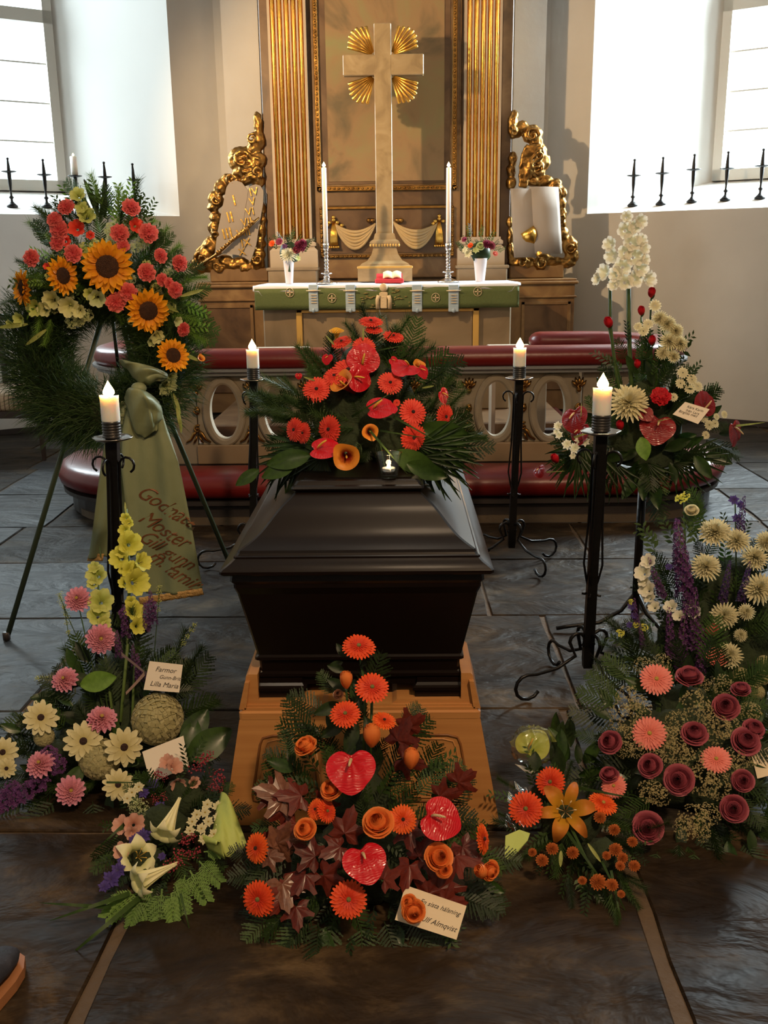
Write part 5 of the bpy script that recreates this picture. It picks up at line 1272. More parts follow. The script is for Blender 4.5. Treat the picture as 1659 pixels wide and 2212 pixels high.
def card(corners, Y, lab, lines, par_m=M_paperw, size=.012, tilt=0, rotx=None, inv=None, shear=.3):
    """greeting card; corners = TL, TR, BR, BL in pixels with depth each"""
    pts = [P(x, y, yy) for x, y, yy in corners]; pts[2] = PL(corners[2][0], corners[2][1], pts[0], (pts[1]-pts[0]).cross(pts[3]-pts[0]).normalized()); c = sum(pts, Vector((0,0,0)))/4
    th = thing('greeting_card', c, lab, 'card')
    mb = MB(); nrm = (pts[1]-pts[0]).cross(pts[3]-pts[0]).normalized()
    if nrm.dot(CAMC-c) < 0: nrm = -nrm
    mb.prism([p for p in pts], -nrm*.0012); build(mb, 'sheet', [par_m], th)
    x = (pts[1]-pts[0]).normalized(); y = nrm.cross(x); M = Matrix((x, y, nrm)).transposed()
    W_ = (pts[1]-pts[0]).length; H_ = (pts[3]-pts[0]).length
    for s_, fx, fy, sz in lines: text(s_, pts[0]+(pts[1]-pts[0])*fx+(pts[3]-pts[0])*fy+nrm*.0010, sz, M, th, M_ink, 'handwriting', .0002, shear, 'LEFT')
    return th
# ------------------------------------------------------------------ coffin spray
A = Arr('coffin_spray', (CX+.03, 2.95, .934), 'red and orange funeral spray of gerberas, anthuriums and callas on the coffin lid', 'flower arrangement', 2.60, .955, 2.98, 1.36, xc=-.08, curve=.9, seed=2)
A.core([(790, 900, 120), (740, 950, 60), (850, 950, 70), (800, 820, 80)], .12, back=.10)
reg = [(620, 930), (680, 830), (740, 760), (800, 720), (870, 750), (930, 830), (990, 950), (960, 990), (860, 985), (740, 985), (640, 990)]
A.fill('needle_sprig', 110, reg, 75, [G_needle, G_mid, G_dark], off=(-.16, -.03), centre=(800, 940))
A.fill('fern_frond', 34, reg, 95, [G_dark, G_mid], off=(-.16, -.04), centre=(800, 940))
A.fill('needle_sprig', 26, [(600, 880), (640, 850), (720, 860), (700, 920), (610, 930)], 75, [G_mid, G_needle], off=(-.1, 0), centre=(800, 940))
for px, py, L_, a in ((690, 960, 150, 240), (660, 960, 150, 215), (700, 985, 130, 230), (650, 985, 120, 205), (620, 985, 110, 200), (900, 960, 140, 125), (920, 950, 150, 140), (930, 960, 150, 155), (910, 985, 130, 150), (950, 930, 90, 110), (905, 930, 150, 165)):
    A.lf('palm_leaf', px, py, L_, a, G_dark if py % 2 else G_gloss, -.1, 0, 20)
for px, py, L_, a in ((670, 985, 95, 262), (850, 975, 110, 118), (880, 1000, 90, 112), (640, 1000, 80, 250), (905, 925, 110, 100), (560, 1015, 60, 240)):
    A.lf('ovate_leaf', px, py, L_, a, G_gloss, .1, .03, 10)
for px, py, L_, a in ((790, 920, 150, 140), (820, 930, 110, 100), (760, 900, 120, 60), (850, 900, 130, 120), (800, 760, 90, 80), (830, 740, 70, 40), (820, 950, 90, 170)): A.lf('grass_blade', px, py, L_, a, G_mid, .5, .02)
for a_ in ((801, 694, 27, (0, 2.2)), (808, 712, 20, (0, 2.2)), (850, 726, 23, (.3, 1.6)), (738, 738, 24, (-.6, 1.8)), (786, 748, 26, (.0, .8)), (752, 800, 36, (0, 1.0)), (722, 812, 26, (-.3, 1)), (684, 841, 31, (-.2, .5)), (843, 827, 28, (.1, .5)), (711, 927, 31, (-.8, 0)), (892, 890, 31, (.4, .2)), (962, 900, 28, (1.1, 0)), (893, 945, 31, (.6, -.1)), (636, 928, 27, (-1.1, 0)), (655, 935, 24, (-1.3, .2)), (857, 870, 8, (0, 0))):
    A.fl('gerbera', a_[0], a_[1], a_[2], 'coral', a_[3], 'darkc' if a_[1] > 745 else 'brownc', off=.05)
for px, py, r_, f, ro in ((785, 775, 38, (0, .3), 170), (776, 818, 32, (.5, .2), 70), (822, 882, 38, (0, 1.2), 100), (702, 970, 40, (-.1, 1.3), 90), (874, 795, 34, (.3, 1.7), -60), (707, 775, 14, (-.5, .5), 0), (850, 780, 12, (.5, .5), 40), (958, 855, 20, (1.5, .2), 30), (912, 803, 18, (.8, .6), 20), (645, 812, 8, (0, 0), 0)):
    A.fl('anthurium', px, py, r_, 'crimson', f, 'spy', ro, off=.06)
A.fl('calla', 727, 712, 17, 'callayellow', (0, 1.8), 'spy', 0, .03); A.fl('calla', 733, 822, 30, 'callaorange', (-.9, .8), 'spy', 20, .08); A.fl('calla', 800, 932, 19, 'callaorange', (.1, .1), 'spy', 200, .06)
A.fl('calla', 749, 990, 31, 'callaorange', (.1, -.1), 'spy', 40, .08); A.fl('calla', 907, 785, 15, 'callaorange', (.6, 1), 'spy', 0, .05)
for px, py, a in ((722, 745, -40), (680, 822, -70), (912, 838, 80), (785, 735, 0)): A.lf('long_leaf', px, py, 26, a, G_lime, .4, .06)

# ------------------------------------------------------------------ wreath on its easel
WY = 3.86; WC = P(222, 752, WY); WRp = .262; wr_ = .135
W = Arr('sunflower_wreath', WC, 'large green pine wreath with sunflowers and coral carnations on an easel', 'wreath', WY-.10, .8, WY-.06, 1.8, xc=WC.x, seed=4)
tilt = Vector((0, .18, 1)).normalized()
mb = MB(); NN = 40
mb.loft([[WC+Vector(((WRp+wr_*.6*math.cos(b))*math.cos(a), -wr_*.55*math.sin(b)+.06*math.sin(a), (WRp+wr_*.6*math.cos(b))*math.sin(a))) for b in [2*PI*j/10 for j in range(10)]] for a in [2*PI*i/NN for i in range(NN+1)]], 0, False)
build(mb, 'straw_ring', [M_foam], W.t)
mb = MB(); rr = random.Random(9); VV = []; FF = []
for k in range(15000):
    a = rr.uniform(0, 2*PI); b = rr.uniform(-.4, PI+.4); h = rr.uniform(.45, .95)
    er = Vector((math.cos(a), 0, math.sin(a))); et = Vector((-math.sin(a), 0, math.cos(a))); ey = Vector((0, -1, 0))
    o = WC+er*(WRp+wr_*h*math.cos(b))+ey*(wr_*h*math.sin(b))+Vector((0, .06*math.sin(a), 0))
    d = (er*math.cos(b)*.8+ey*math.sin(b)*.55+et*(-1.0 if a > PI/2 and a < 1.5*PI else 1.0)*rr.uniform(.2, 1.1)+Vector((rr.gauss(0, .3), rr.gauss(0, .3), rr.gauss(0, .3)-.15))).normalized()
    L_ = rr.uniform(.05, .11); sd = d.cross(Vector((rr.gauss(0, 1), rr.gauss(0, 1), rr.gauss(0, 1)))).normalized()*.0012
    m1 = o+d*L_*.5; e = o+d*L_+Vector((0, 0, -.012)); n0 = len(VV); VV += [o-sd, o+sd, m1+sd, m1-sd, e]; FF += [(n0, n0+1, n0+2, n0+3), (n0+3, n0+2, n0+4)]
mb.add(VV, FF); build(mb, 'needle_foliage', [G_needle], W.t, kind='stuff', fix=False)
top = [(90, 560), (130, 470), (200, 430), (290, 450), (360, 520), (400, 600), (400, 720), (330, 760), (270, 690), (200, 650), (90, 680), (40, 640)]
W.fill('needle_sprig', 90, top, 60, [G_mid, G_needle, G_bright], off=(-.06, .02), centre=(225, 640)); W.fill('leafy_sprig', 60, top, 55, [G_mid, G_bright], off=(-.04, .03), centre=(225, 640)); W.fill('fern_frond', 25, top, 70, [G_mid, G_dark], off=(-.05, .0), centre=(225, 640))
W.fill('small_cluster', 0, top, 10, G_mid)
for i in range(46): x, y = W.r.uniform(100, 370), W.r.uniform(480, 700); W.fl('statice', x, y, W.r.uniform(9, 15), 'palegreen' if i % 3 else 'yelgreen', off=.02, name='blossom_cluster')
for px, py, L_, a in ((212, 470, 80, -12), (205, 480, 70, -35), (225, 470, 75, 8), (215, 480, 55, 15), (200, 470, 60, -20), (300, 560, 80, 60), (330, 540, 60, 55), (350, 560, 50, 70), (290, 470, 50, 25), (300, 490, 35, 15), (390, 640, 70, 75), (360, 660, 110, 115), (390, 690, 90, 110), (400, 700, 80, 125), (210, 450, 50, 5)):
    W.lf('fern_frond' if a > 50 else 'long_leaf', px, py, L_, a, G_mid if a > 50 else G_dark, .1, .0, 20)
for px, py, L_, a in ((350, 640, 75, 60), (385, 700, 70, 125), (110, 690, 60, 200), (90, 660, 70, 195)): W.lf('needle_sprig', px, py, L_, a, G_bright, .1, .02)
for px, py, r_, f, ro in ((232, 576, 57, (0, .1), 0), (135, 596, 42, (.75, .05), 0), (50, 622, 40, (-2.6, 0), 0), (320, 671, 48, (.25, -.1), 0), (374, 768, 38, (.3, .1), 0)): W.fl('sunflower', px, py, r_, 'sunny', f, 'brownc', off=.09)
for px, py, r_ in ((143, 448, 19), (283, 448, 20), (118, 474, 17), (128, 497, 21), (124, 525, 18), (158, 548, 20), (68, 557, 19), (258, 504, 21), (320, 503, 22), (266, 530, 14), (347, 553, 16), (388, 569, 19), (317, 589, 20), (276, 631, 20), (250, 653, 21), (350, 604, 14), (378, 626, 18), (396, 712, 16), (365, 612, 12)):
    W.fl('carnation', px, py, r_, 'pinkcarn', ((px-225)/220, (600-py)/260), off=.07)
for px, py, r_ in ((165, 493, 19), (295, 487, 17), (195, 508, 10), (140, 520, 14), (375, 632, 14), (100, 575, 8)): W.fl('gladiolus', px, py, r_, 'coral', ((px-225)/220, .3), off=.05)
for px, py, r_, c in ((167, 420, 18, 'yelgreen'), (187, 465, 20, 'yelgreen'), (176, 448, 15, 'yelgreen'), (110, 648, 22, 'paleyel'), (72, 665, 20, 'yelgreen'), (40, 690, 16, 'yelgreen'), (95, 668, 17, 'paleyel'), (148, 663, 24, 'paleyel'), (170, 672, 16, 'paleyel'), (210, 645, 20, 'palegreen'), (193, 635, 14, 'yelgreen'), (340, 728, 17, 'paleyel'), (328, 738, 12, 'palegreen'), (362, 835, 24, 'palegreen'), (372, 815, 14, 'palegreen'), (385, 695, 12, 'palegreen'), (20, 700, 10, 'yelgreen')):
    W.fl('gladiolus', px, py, r_, c, ((px-225)/200, (620-py)/260), 'greenc', off=.07)
W.fl('calla', 436, 773, 9, 'callaorange', (.5, .4), 'spy', 0, .03)
for px, py, L_, a in ((375, 850, 45, 165), (382, 880, 50, 172), (388, 900, 35, 178), (100, 712, 55, 235), (60, 700, 60, 265), (385, 760, 50, 115), (390, 640, 50, 75), (340, 650, 50, 120)): W.lf('long_leaf', px, py, L_, a, G_lime, .1, .05)
W.stem([(345, 770), (365, 835), (385, 900), (390, 928)], 4, off=.04)
# easel
es_ = thing('wreath_easel', (WC.x, 3.95, 0), 'tall green metal tripod easel holding the sunflower wreath', 'easel')
M_ez = mat('easel_green', (.035, .05, .025), .45, .2)
apex = Vector((P(238, 640, 3.93).x, 3.98, 1.42))
for nm_, f0 in (('leg', PZ(15, 1382, 0)), ('leg', PZ(512, 1258, 0)), ('leg', Vector((-1.12, 4.75, 0)))):
    mb = MB(); mb.tube([f0+Vector((0, 0, .006)), (f0+apex)/2, apex+(apex-f0)*.02], .0115, 8); l_ = build(mb, nm_, [M_ez], es_)
    mb = MB(); mb.lathe([(.015, 0), (.016, .03), (.012, .035)], f0, 10); build(mb, 'foot_cap', [M_dark], l_)
mb = MB(); mb.tube([apex+Vector((0, 0, .05)), apex+Vector((0, 0, -.04))], .022, 10); build(mb, 'joint_hub', [M_ez], es_)
mb = MB(); mb.tube([P(238, 640, 3.97), P(262, 850, 3.965)], .008, 6); mb.tube([P(262, 850, 3.965), P(262, 850, 3.965)+Vector((0, -.16, 0)), P(262, 840, 3.8)+Vector((0, 0, .03))], .007, 6); build(mb, 'wreath_hook', [M_iron], es_)
# sash
def ribbon(parts, Y, sx, name, par, m, wav=.006, nu=36):
    """parts: list of (xl, xr, y, depth) pixel rows"""
    rows = [(P(a, y, d), P(b, y, d)) for a, b, y, d in parts]
    def fn(u, v):
        k = u*(len(rows)-1); i = min(int(k), len(rows)-2); t = k-i; t = t*t*(3-2*t)
        l_ = rows[i][0]*(1-t)+rows[i+1][0]*t; r_ = rows[i][1]*(1-t)+rows[i+1][1]*t; p = l_*(1-v)+r_*v
        return p+Vector((0, wav*math.sin(v*9+u*4+sx)+wav*.8*math.sin(v*17+u*9), 0))
    mb = MB(); mb.grid(fn, nu, 18); o = build(mb, name, [m], par); md = o.modifiers.new('s', 'SOLIDIFY'); md.thickness = .001; return o
sash = thing('ribbon_sash', P(300, 860, 3.68), 'long sage green ribbon sash with copper lettering hanging from the wreath', 'ribbon')
ribbon([(258, 330, 868, 3.69), (240, 335, 900, 3.68), (225, 330, 960, 3.68), (212, 320, 1060, 3.69), (200, 300, 1150, 3.70), (192, 288, 1205, 3.71)], 0, 1, 'tail', sash, M_sash, .012)
tl_ = ribbon([(285, 318, 845, 3.66), (272, 348, 880, 3.65), (262, 362, 930, 3.65), (262, 385, 1000, 3.64), (272, 402, 1080, 3.63), (286, 418, 1160, 3.62), (300, 430, 1230, 3.61), (316, 438, 1282, 3.60)], 0, 2.2, 'tail', sash, M_sash, .007)
ribbon([(192, 225, 1196, 3.705), (188, 222, 1212, 3.705)], 0, 0, 'gold_fringe', sash, M_fringe, .001, 4)
mb = MB(); a_, b_, c_, d_ = P(300, 1290, 3.60), P(437, 1270, 3.595), P(441, 1284, 3.595), P(303, 1306, 3.60)
mb.grid(lambda u, v: (a_*(1-u)*(1-v)+b_*(1-u)*v+c_*u*v+d_*u*(1-v))+Vector((0, -.004, .001*math.sin(v*60))), 3, 40); o = build(mb, 'gold_fringe', [M_fringe], sash); md = o.modifiers.new('s', 'SOLIDIFY'); md.thickness = .002
def blob_ribbon(ctrl, name):
    """folded loop of ribbon: rows of (x,y,depth) polylines lofted"""
    rows = [[P(*q) for q in r_] for r_ in ctrl]; nv = len(rows[0])-1
    def cr(p, t):
        n = len(p)-1; k = t*n; i = min(int(k), n-1); f = k-i; g = lambda j: p[max(0, min(n, j))]
        a, b, c, d = g(i-1), g(i), g(i+1), g(i+2); return (b*2+(c-a)*f+(a*2-b*5+c*4-d)*f*f+(b*3-a-c*3+d)*f**3)*.5
    def fn(u, v): return cr([cr(r_, v) for r_ in rows], u)+Vector((0, .007*math.sin(v*19+u*6)*math.sin(PI*u)+.004*math.sin(u*17+v*5), .003*math.sin(v*23+u*9)))
    mb = MB(); mb.grid(fn, 26, 30); o = build(mb, name, [M_sash], sash); md = o.modifiers.new('s', 'SOLIDIFY'); md.thickness = .001
blob_ribbon([[(255, 780, 3.66), (275, 800, 3.64), (300, 828, 3.63), (318, 832, 3.66)], [(272, 779, 3.60), (295, 792, 3.57), (312, 818, 3.58), (330, 828, 3.62)], [(320, 790, 3.62), (330, 798, 3.58), (338, 812, 3.60), (345, 822, 3.64)], [(362, 808, 3.68), (362, 812, 3.66), (360, 816, 3.66), (356, 820, 3.68)]], 'bow_loop')
blob_ribbon([[(268, 860, 3.66), (275, 885, 3.62), (290, 930, 3.63), (312, 945, 3.64)], [(280, 838, 3.60), (300, 850, 3.56), (318, 890, 3.58), (330, 935, 3.62)], [(310, 842, 3.62), (325, 862, 3.57), (332, 900, 3.60), (338, 930, 3.63)], [(345, 870, 3.66), (350, 885, 3.64), (350, 905, 3.64), (345, 922, 3.66)]], 'bow_loop')
mb = MB(); c0 = P(300, 838, 3.61); mb.ball(c0, (.03, .022, .022), 10, 8); build(mb, 'knot', [M_sash], sash)
# lettering follows the tail, slanting down to the right
for s_, (px, py), sz, rot in (('Godnatt', (352, 1096), .075, 33), ('Moster', (350, 1146), .075, 33), ('Gill gunn', (356, 1190), .070, 33), ('m. familj', (372, 1232), .070, 36)):
    o = text(s_, P(px, py, 3.60)+Vector((0, -.012, 0)), sz, Matrix.Rotation(R(rot), 3, 'Y')@FRONT@Matrix.Diagonal((1.0, 1.15, 1)), tl_, M_scopper, 'lettering', .0002, .6, 'CENTER', .95)
    w_ = o.modifiers.new('w', 'SHRINKWRAP'); w_.target = tl_; w_.offset = .0022; w_.wrap_method = 'PROJECT'; w_.use_project_z = True; w_.use_negative_direction = True; w_.use_positive_direction = True

# ------------------------------------------------------------------ white and red arrangement on a stand
B = Arr('white_gladiolus_arrangement', P(1395, 1000, 3.75), 'tall white gladiolus and red rose arrangement on a dark stand', 'flower arrangement', 3.62, .72, 3.78, 1.7, xc=.95, curve=.3, seed=6)
B.core([(1390, 940, 85), (1390, 860, 50), (1400, 1000, 60)], .10, back=.06)
rg = [(1230, 970), (1300, 880), (1330, 800), (1350, 770), (1440, 780), (1500, 880), (1580, 960), (1500, 1000), (1400, 1060), (1300, 1010)]
B.fill('fern_frond', 40, rg, 80, [G_dark, G_dark, G_mid], off=(-.12, -.02), centre=(1390, 960)); B.fill('ovate_leaf', 34, rg, 55, [G_gloss, G_dark], off=(-.08, 0), centre=(1390, 960)); B.fill('leafy_sprig', 30, [(1330, 880), (1345, 730), (1420, 700), (1490, 780), (1480, 880)], 55, [G_mid, G_dark], off=(-.1, 0), centre=(1400, 900))
for px, py, L_, a in ((1260, 960, 120, 215), (1250, 980, 110, 200), (1290, 970, 130, 205), (1480, 980, 110, 130), (1460, 1000, 100, 150), (1400, 1000, 90, 180), (1330, 1000, 100, 190), (1380, 780, 110, 75), (1330, 790, 60, -60), (1450, 760, 60, 50)): B.lf('palm_leaf' if py > 900 else 'leafy_sprig', px, py, L_, a, G_dark, -.1, 0, 20)
B.stem([(1318, 600), (1318, 700), (1330, 800), (1350, 900)], 7, G_mid, -.02); B.stem([(1358, 600), (1358, 700), (1362, 800), (1370, 900)], 9, G_mid, -.02); B.stem([(1407, 645), (1404, 700), (1398, 800)], 4, G_mid, -.02); B.stem([(1385, 685), (1388, 800)], 4, G_mid, -.02); B.stem([(1315, 710), (1330, 780), (1345, 840)], 4, G_mid, -.02)
for px, py, r_ in ((1354, 468, 14), (1385, 478, 17), (1352, 497, 20), (1371, 490, 16), (1366, 522, 22), (1386, 518, 15), (1372, 552, 24), (1350, 545, 18), (1316, 527, 17), (1320, 553, 18), (1303, 588, 20), (1288, 603, 14), (1345, 575, 22), (1385, 580, 20), (1405, 603, 19), (1350, 608, 20), (1374, 602, 20), (1330, 592, 18), (1395, 560, 13), (1393, 536, 14), (1325, 615, 14)):
    B.fl('gladiolus', px, py, r_, 'white', ((px-1350)/60, .2), off=.03)
for px, py, r_ in ((1407, 635, 15), (1385, 674, 14), (1315, 700, 17), (1408, 738, 14), (1377, 789, 13), (1201, 993, 15), (1340, 922, 15)):
    o = B.fl('rosebud', px, py, r_, 'red', ((px-1380)/200, 1.5), off=.04)
    B.lf('ovate_leaf', px, py+r_*.8, r_*1.1, 20, G_dark, .2, .03)
B.fl('carnation', 1427, 857, 22, 'red', (.1, .5), off=.06); B.fl('chrysanthemum', 1358, 870, 44, 'creamw', (0, .5), off=.05)
for px, py, r_ in ((1415, 660, 14), (1425, 688, 18), (1442, 700, 20), (1460, 715, 18), (1468, 742, 20), (1445, 738, 22), (1432, 762, 16), (1400, 700, 12), (1390, 715, 12), (1455, 770, 15), (1378, 705, 10), (1475, 805, 13), (1495, 820, 13), (1508, 835, 12), (1490, 840, 12), (1470, 828, 12), (1455, 858, 10), (1520, 902, 11), (1532, 918, 12), (1548, 900, 8), (1565, 895, 9), (1525, 940, 10), (1545, 915, 10)):
    B.fl('chrysanthemum' if r_ > 14 else 'daisy', px, py, r_, 'creamw', ((px-1400)/200, .3), off=.04)
for px, py, r_ in ((1205, 920, 11), (1208, 940, 10), (1202, 932, 9), (1225, 960, 13), (1242, 968, 14), (1265, 955, 12), (1250, 950, 10), (1238, 985, 9)): B.fl('star_flower', px, py, r_, 'white', (-.4, .3), off=.05)
for px, py, r_, f, ro in ((1420, 925, 40, (.1, .5), -10), (1242, 905, 34, (-.7, .3), 20), (1522, 872, 32, (.9, .2), 160), (1587, 935, 32, (2.2, .2), 10), (1395, 895, 18, (0, .4), 40), (1165, 1018, 16, (-.8, .5), 40), (1253, 935, 28, (-.9, .3), 0)): B.fl('anthurium', px, py, r_, 'dkcrimson', f, 'spx', ro, off=.05, name=None)
B.lf('ovate_leaf', 1385, 945, 50, 165, G_bright, .3, .08, w_=1.4); B.lf('ovate_leaf', 1500, 985, 60, 140, G_gloss, .2, .06)
for px, py, L_, a in ((1240, 945, 60, 70), (1255, 900, 30, 0), (1420, 910, 30, 75), (1180, 1020, 40, 85), (1590, 920, 60, 80)): B.lf('grass_blade', px, py, L_, a, G_lime, .2, .07, w_=2)
st_ = thing('flower_stand', (P(1395, 1000, 3.75).x, 3.78, 0), 'slim black iron pedestal stand under the white gladiolus arrangement', 'flower stand')
sx_ = st_.location.x; zc_ = P(1395, 1000, 3.75).z
mb = MB(); mb.tube([(sx_, 3.78, .03), (sx_, 3.78, zc_-.06)], .017, 12); build(mb, 'post', [M_iron], st_)
mb = MB(); mb.lathe([(.0, zc_-.07), (.03, zc_-.07), (.10, zc_-.045), (.13, zc_-.01), (.125, zc_-.012), (0, zc_-.03)], (sx_, 3.78, 0), 24); build(mb, 'bowl', [M_iron], st_)
for k in range(3):
    a = R(185+120*k); d = Vector((math.cos(a), math.sin(a), 0)); c = Vector((sx_, 3.78, 0)); mb = MB(); mb.tube([c+Vector((0, 0, .16)), c+d*.06+Vector((0, 0, .08)), c+d*.15+Vector((0, 0, .03)), c+d*.27+Vector((0, 0, .02)), c+d*.33+Vector((0, 0, .012))], .0085, 7); build(mb, 'foot', [M_iron], st_)
card([(1480, 868, 3.60), (1533, 884, 3.58), (1508, 916, 3.56), (1453, 895, 3.58)], 0, 'small cream card with three handwritten lines on the white gladiolus arrangement', [('Kära Karin', .2, .25, .014), ('från Lars', .28, .5, .014), ('Birgitta med', .08, .68, .014)])

# ------------------------------------------------------------------ left arrangement: yellow gladioli, zinnias, cream daisies
D = Arr('yellow_gladiolus_arrangement', (PZ(230, 1690, 0).x, 2.72, 0), 'tall arrangement of yellow gladioli, pink zinnias and cream daisies left of the bier', 'flower arrangement', 2.42, .02, 2.92, .70, xc=-.85, curve=.2, seed=8)
D.core([(230, 1600, 110), (130, 1660, 70), (300, 1600, 80), (250, 1480, 60)], .12, back=.10)
rg = [(10, 1700), (90, 1520), (180, 1440), (250, 1350), (320, 1380), (400, 1500), (420, 1620), (300, 1720), (120, 1740)]
D.fill('fern_frond', 40, rg, 90, [G_dark, G_dark, G_mid], off=(-.14, -.02), centre=(250, 1640)); D.fill('ovate_leaf', 26, rg, 60, [G_gloss, G_dark], off=(-.08, -.01), centre=(250, 1640)); D.fill('needle_sprig', 34, rg, 80, [G_dark, G_mid], off=(-.14, 0), centre=(250, 1640))
for px, py, L_, a in ((60, 1720, 110, 250), (120, 1730, 120, 235), (200, 1730, 100, 180), (340, 1480, 90, 60), (350, 1500, 70, 90), (170, 1500, 90, -60), (120, 1560, 80, 280)): D.lf('fern_frond', px, py, L_, a, G_dark, 0, 0)
D.stem([(272, 1100), (280, 1250), (275, 1400), (260, 1560)], 7, off=-.02); D.stem([(210, 1240), (225, 1400), (245, 1560)], 6, off=-.02); D.stem([(168, 1300), (195, 1420), (230, 1560)], 3, G_mid, -.02); D.stem([(295, 1350), (285, 1560)], 6, off=-.03); D.stem([(217, 1390), (235, 1560)], 3, G_mid, -.02)
for px, py, r_ in ((271, 1120, 13), (278, 1130, 11), (268, 1145, 14), (281, 1173, 28), (257, 1205, 24), (262, 1190, 16), (309, 1213, 22), (283, 1232, 22), (272, 1228, 18), (296, 1258, 31), (268, 1258, 14), (290, 1318, 23), (299, 1352, 20), (283, 1300, 14)):
    D.fl('gladiolus', px, py, r_, 'yellow', ((px-278)/50, .15), 'greenc', off=.04)
for px, py, r_ in ((208, 1242, 24), (203, 1225, 14), (218, 1298, 29), (212, 1328, 25), (225, 1345, 16), (200, 1260, 14)): D.fl('gladiolus', px, py, r_, 'yelgreen', ((px-215)/40, .3), 'greenc', off=.03)
D.lf('long_leaf', 272, 1110, 26, 0, G_lime, 0, .02); D.lf('long_leaf', 218, 1205, 26, 0, G_mid, 0, .02)
for px, py, r_, f in ((168, 1294, 29, (-.2, .3)), (217, 1380, 33, (0, .1)), (140, 1468, 29, (-.4, .4)), (220, 1553, 33, (0, .6)), (87, 1650, 31, (-.3, .3)), (152, 1708, 32, (.1, -.1))): D.fl('dahlia', px, py, r_, 'pink', f, 'yellowc', off=.05, name='zinnia')
for px, py, r_, f in ((88, 1550, 38, (.2, .1)), (180, 1601, 42, (0, .1)), (268, 1614, 42, (.1, 0)), (6, 1625, 33, (-.2, .2)), (255, 1695, 34, (.1, -.1)), (14, 1660, 22, (-.2, 0))): D.fl('daisy', px, py, r_, 'cream', f, 'darkc', off=.06)
for px, py, r_ in ((340, 1553, 60), (215, 1638, 48), (95, 1590, 24)): D.fl('hydrangea', px, py, r_, 'hydr', (0, .2), off=.02)
for px, py, h in ((330, 1345, 70), (318, 1360, 60), (272, 1375, 70), (258, 1420, 60), (300, 1470, 60), (290, 1440, 50), (318, 1490, 40)): D.fl('stock', px, py, h, 'purple', (0, 4), off=.02)
for px, py, r_ in ((20, 1722, 26), (55, 1710, 24), (85, 1690, 22), (105, 1632, 20), (122, 1650, 22), (0, 1735, 22), (25, 1700, 16), (268, 1325, 12), (325, 1310, 14)): D.fl('statice', px, py, r_, 'purple', (0, .2), off=.03)
D.lf('ovate_leaf', 175, 1480, 75, 85, G_bright, .4, .04, w_=1.3); D.lf('ovate_leaf', 178, 1655, 62, 222, G_mid, .2, .03, w_=1.2); D.lf('ovate_leaf', 45, 1580, 45, 300, G_gloss, .2, .02)
for px, py, L_, a, m_ in ((400, 1640, 85, 20, G_gloss), (405, 1640, 110, 62, G_gloss), (395, 1610, 90, 40, G_gloss), (400, 1600, 60, 95, G_lime)): D.lf('ovate_leaf', px, py, L_, a, m_, .15, .01, w_=1.3)
for pts in ([(195, 1440), (150, 1340), (128, 1285)], [(190, 1470), (150, 1380), (138, 1310)], [(180, 1480), (120, 1465), (80, 1465)], [(330, 1450), (340, 1330), (345, 1270)], [(340, 1460), (390, 1400), (420, 1350)]):
    D.stem(pts, 2, G_mid, 0, 'twig')
    for t in (.6, .75, .9, 1.0):
        i = min(int(t*2), 1); q = t*2-i; x = pts[i][0]*(1-q)+pts[i+1][0]*q; y = pts[i][1]*(1-q)+pts[i+1][1]*q; D.fl('berries', x, y, 7, 'yelgreen')
card([(323, 1428, 2.60), (395, 1436, 2.60), (387, 1496, 2.56), (310, 1490, 2.56)], 0, 'cream card with three handwritten lines beside the yellow gladioli', [('Farmor', .22, .25, .020), ('Gunn-Britt', .38, .5, .015), ('Lilla Maria', .15, .76, .020)], size=.02)
card([(307, 1624, 2.47), (396, 1589, 2.50), (408, 1655, 2.44), (325, 1692, 2.40)], 0, 'blank white envelope leaning between hydrangea and lily bouquet', [], M_paperw)
mb = MB(); A1, B1 = D.pos(275, 1420, .05), D.pos(308, 1448, .05)
for pts in (((262, 1412), (285, 1430), (312, 1452)), ((312, 1455), (295, 1475), (272, 1498))):
    q = [D.pos(a, b, .06) for a, b in pts]; mb = MB(); w_ = Vector((.0, -.003, .014)); mb.grid(lambda u, v: (q[0]*(1-u)**2+q[1]*2*u*(1-u)+q[2]*u*u)+w_*(v-.5)*(1-.3*u), 8, 2); build(mb, 'ribbon_strip', [mat('organza', (.40, .28, .26), .6)], D.t)

# ------------------------------------------------------------------ lily bouquet lying on the floor
E_ = Arr('lily_bouquet', (PZ(360, 1850, 0).x, 2.2, 0), 'bouquet with three pale trumpet lilies lying on the floor, wrapped in lime paper', 'bouquet', 1.96, .03, 2.45, .17, seed=10)
E_.core([(350, 1800, 65), (400, 1730, 50), (320, 1870, 40)], .04, back=.03)
rg = [(260, 1760), (330, 1690), (430, 1640), (480, 1700), (460, 1830), (400, 1900), (280, 1940), (230, 1900)]
E_.fill('leafy_sprig', 40, rg, 55, [G_mid, G_dark], off=(-.04, .0), centre=(370, 1790)); E_.fill('fern_frond', 16, rg, 70, [G_mid, G_dark], off=(-.04, 0), centre=(370, 1790))
for px, py, L_, a in ((330, 1920, 90, 215), (300, 1925, 90, 240), (350, 1920, 90, 190), (380, 1910, 85, 170), (410, 1880, 80, 155), (430, 1860, 70, 140), (300, 1940, 60, 205), (440, 1840, 60, 95), (370, 1930, 70, 180), (450, 1830, 50, 60), (270, 1925, 60, 225), (400, 1890, 60, 200)): E_.lf('thuja_sprig', px, py, L_, a, G_bright, .1, .01)
for px, py, L_, a in ((290, 1760, 120, 235), (280, 1770, 90, 225), (280, 1930, 170, 262), (300, 1940, 190, 240), (390, 1930, 90, 170), (230, 1690, 75, 100), (240, 1960, 150, 285)): E_.lf('grass_blade', px, py, L_, a, G_mid, .05, .02, w_=1.4)
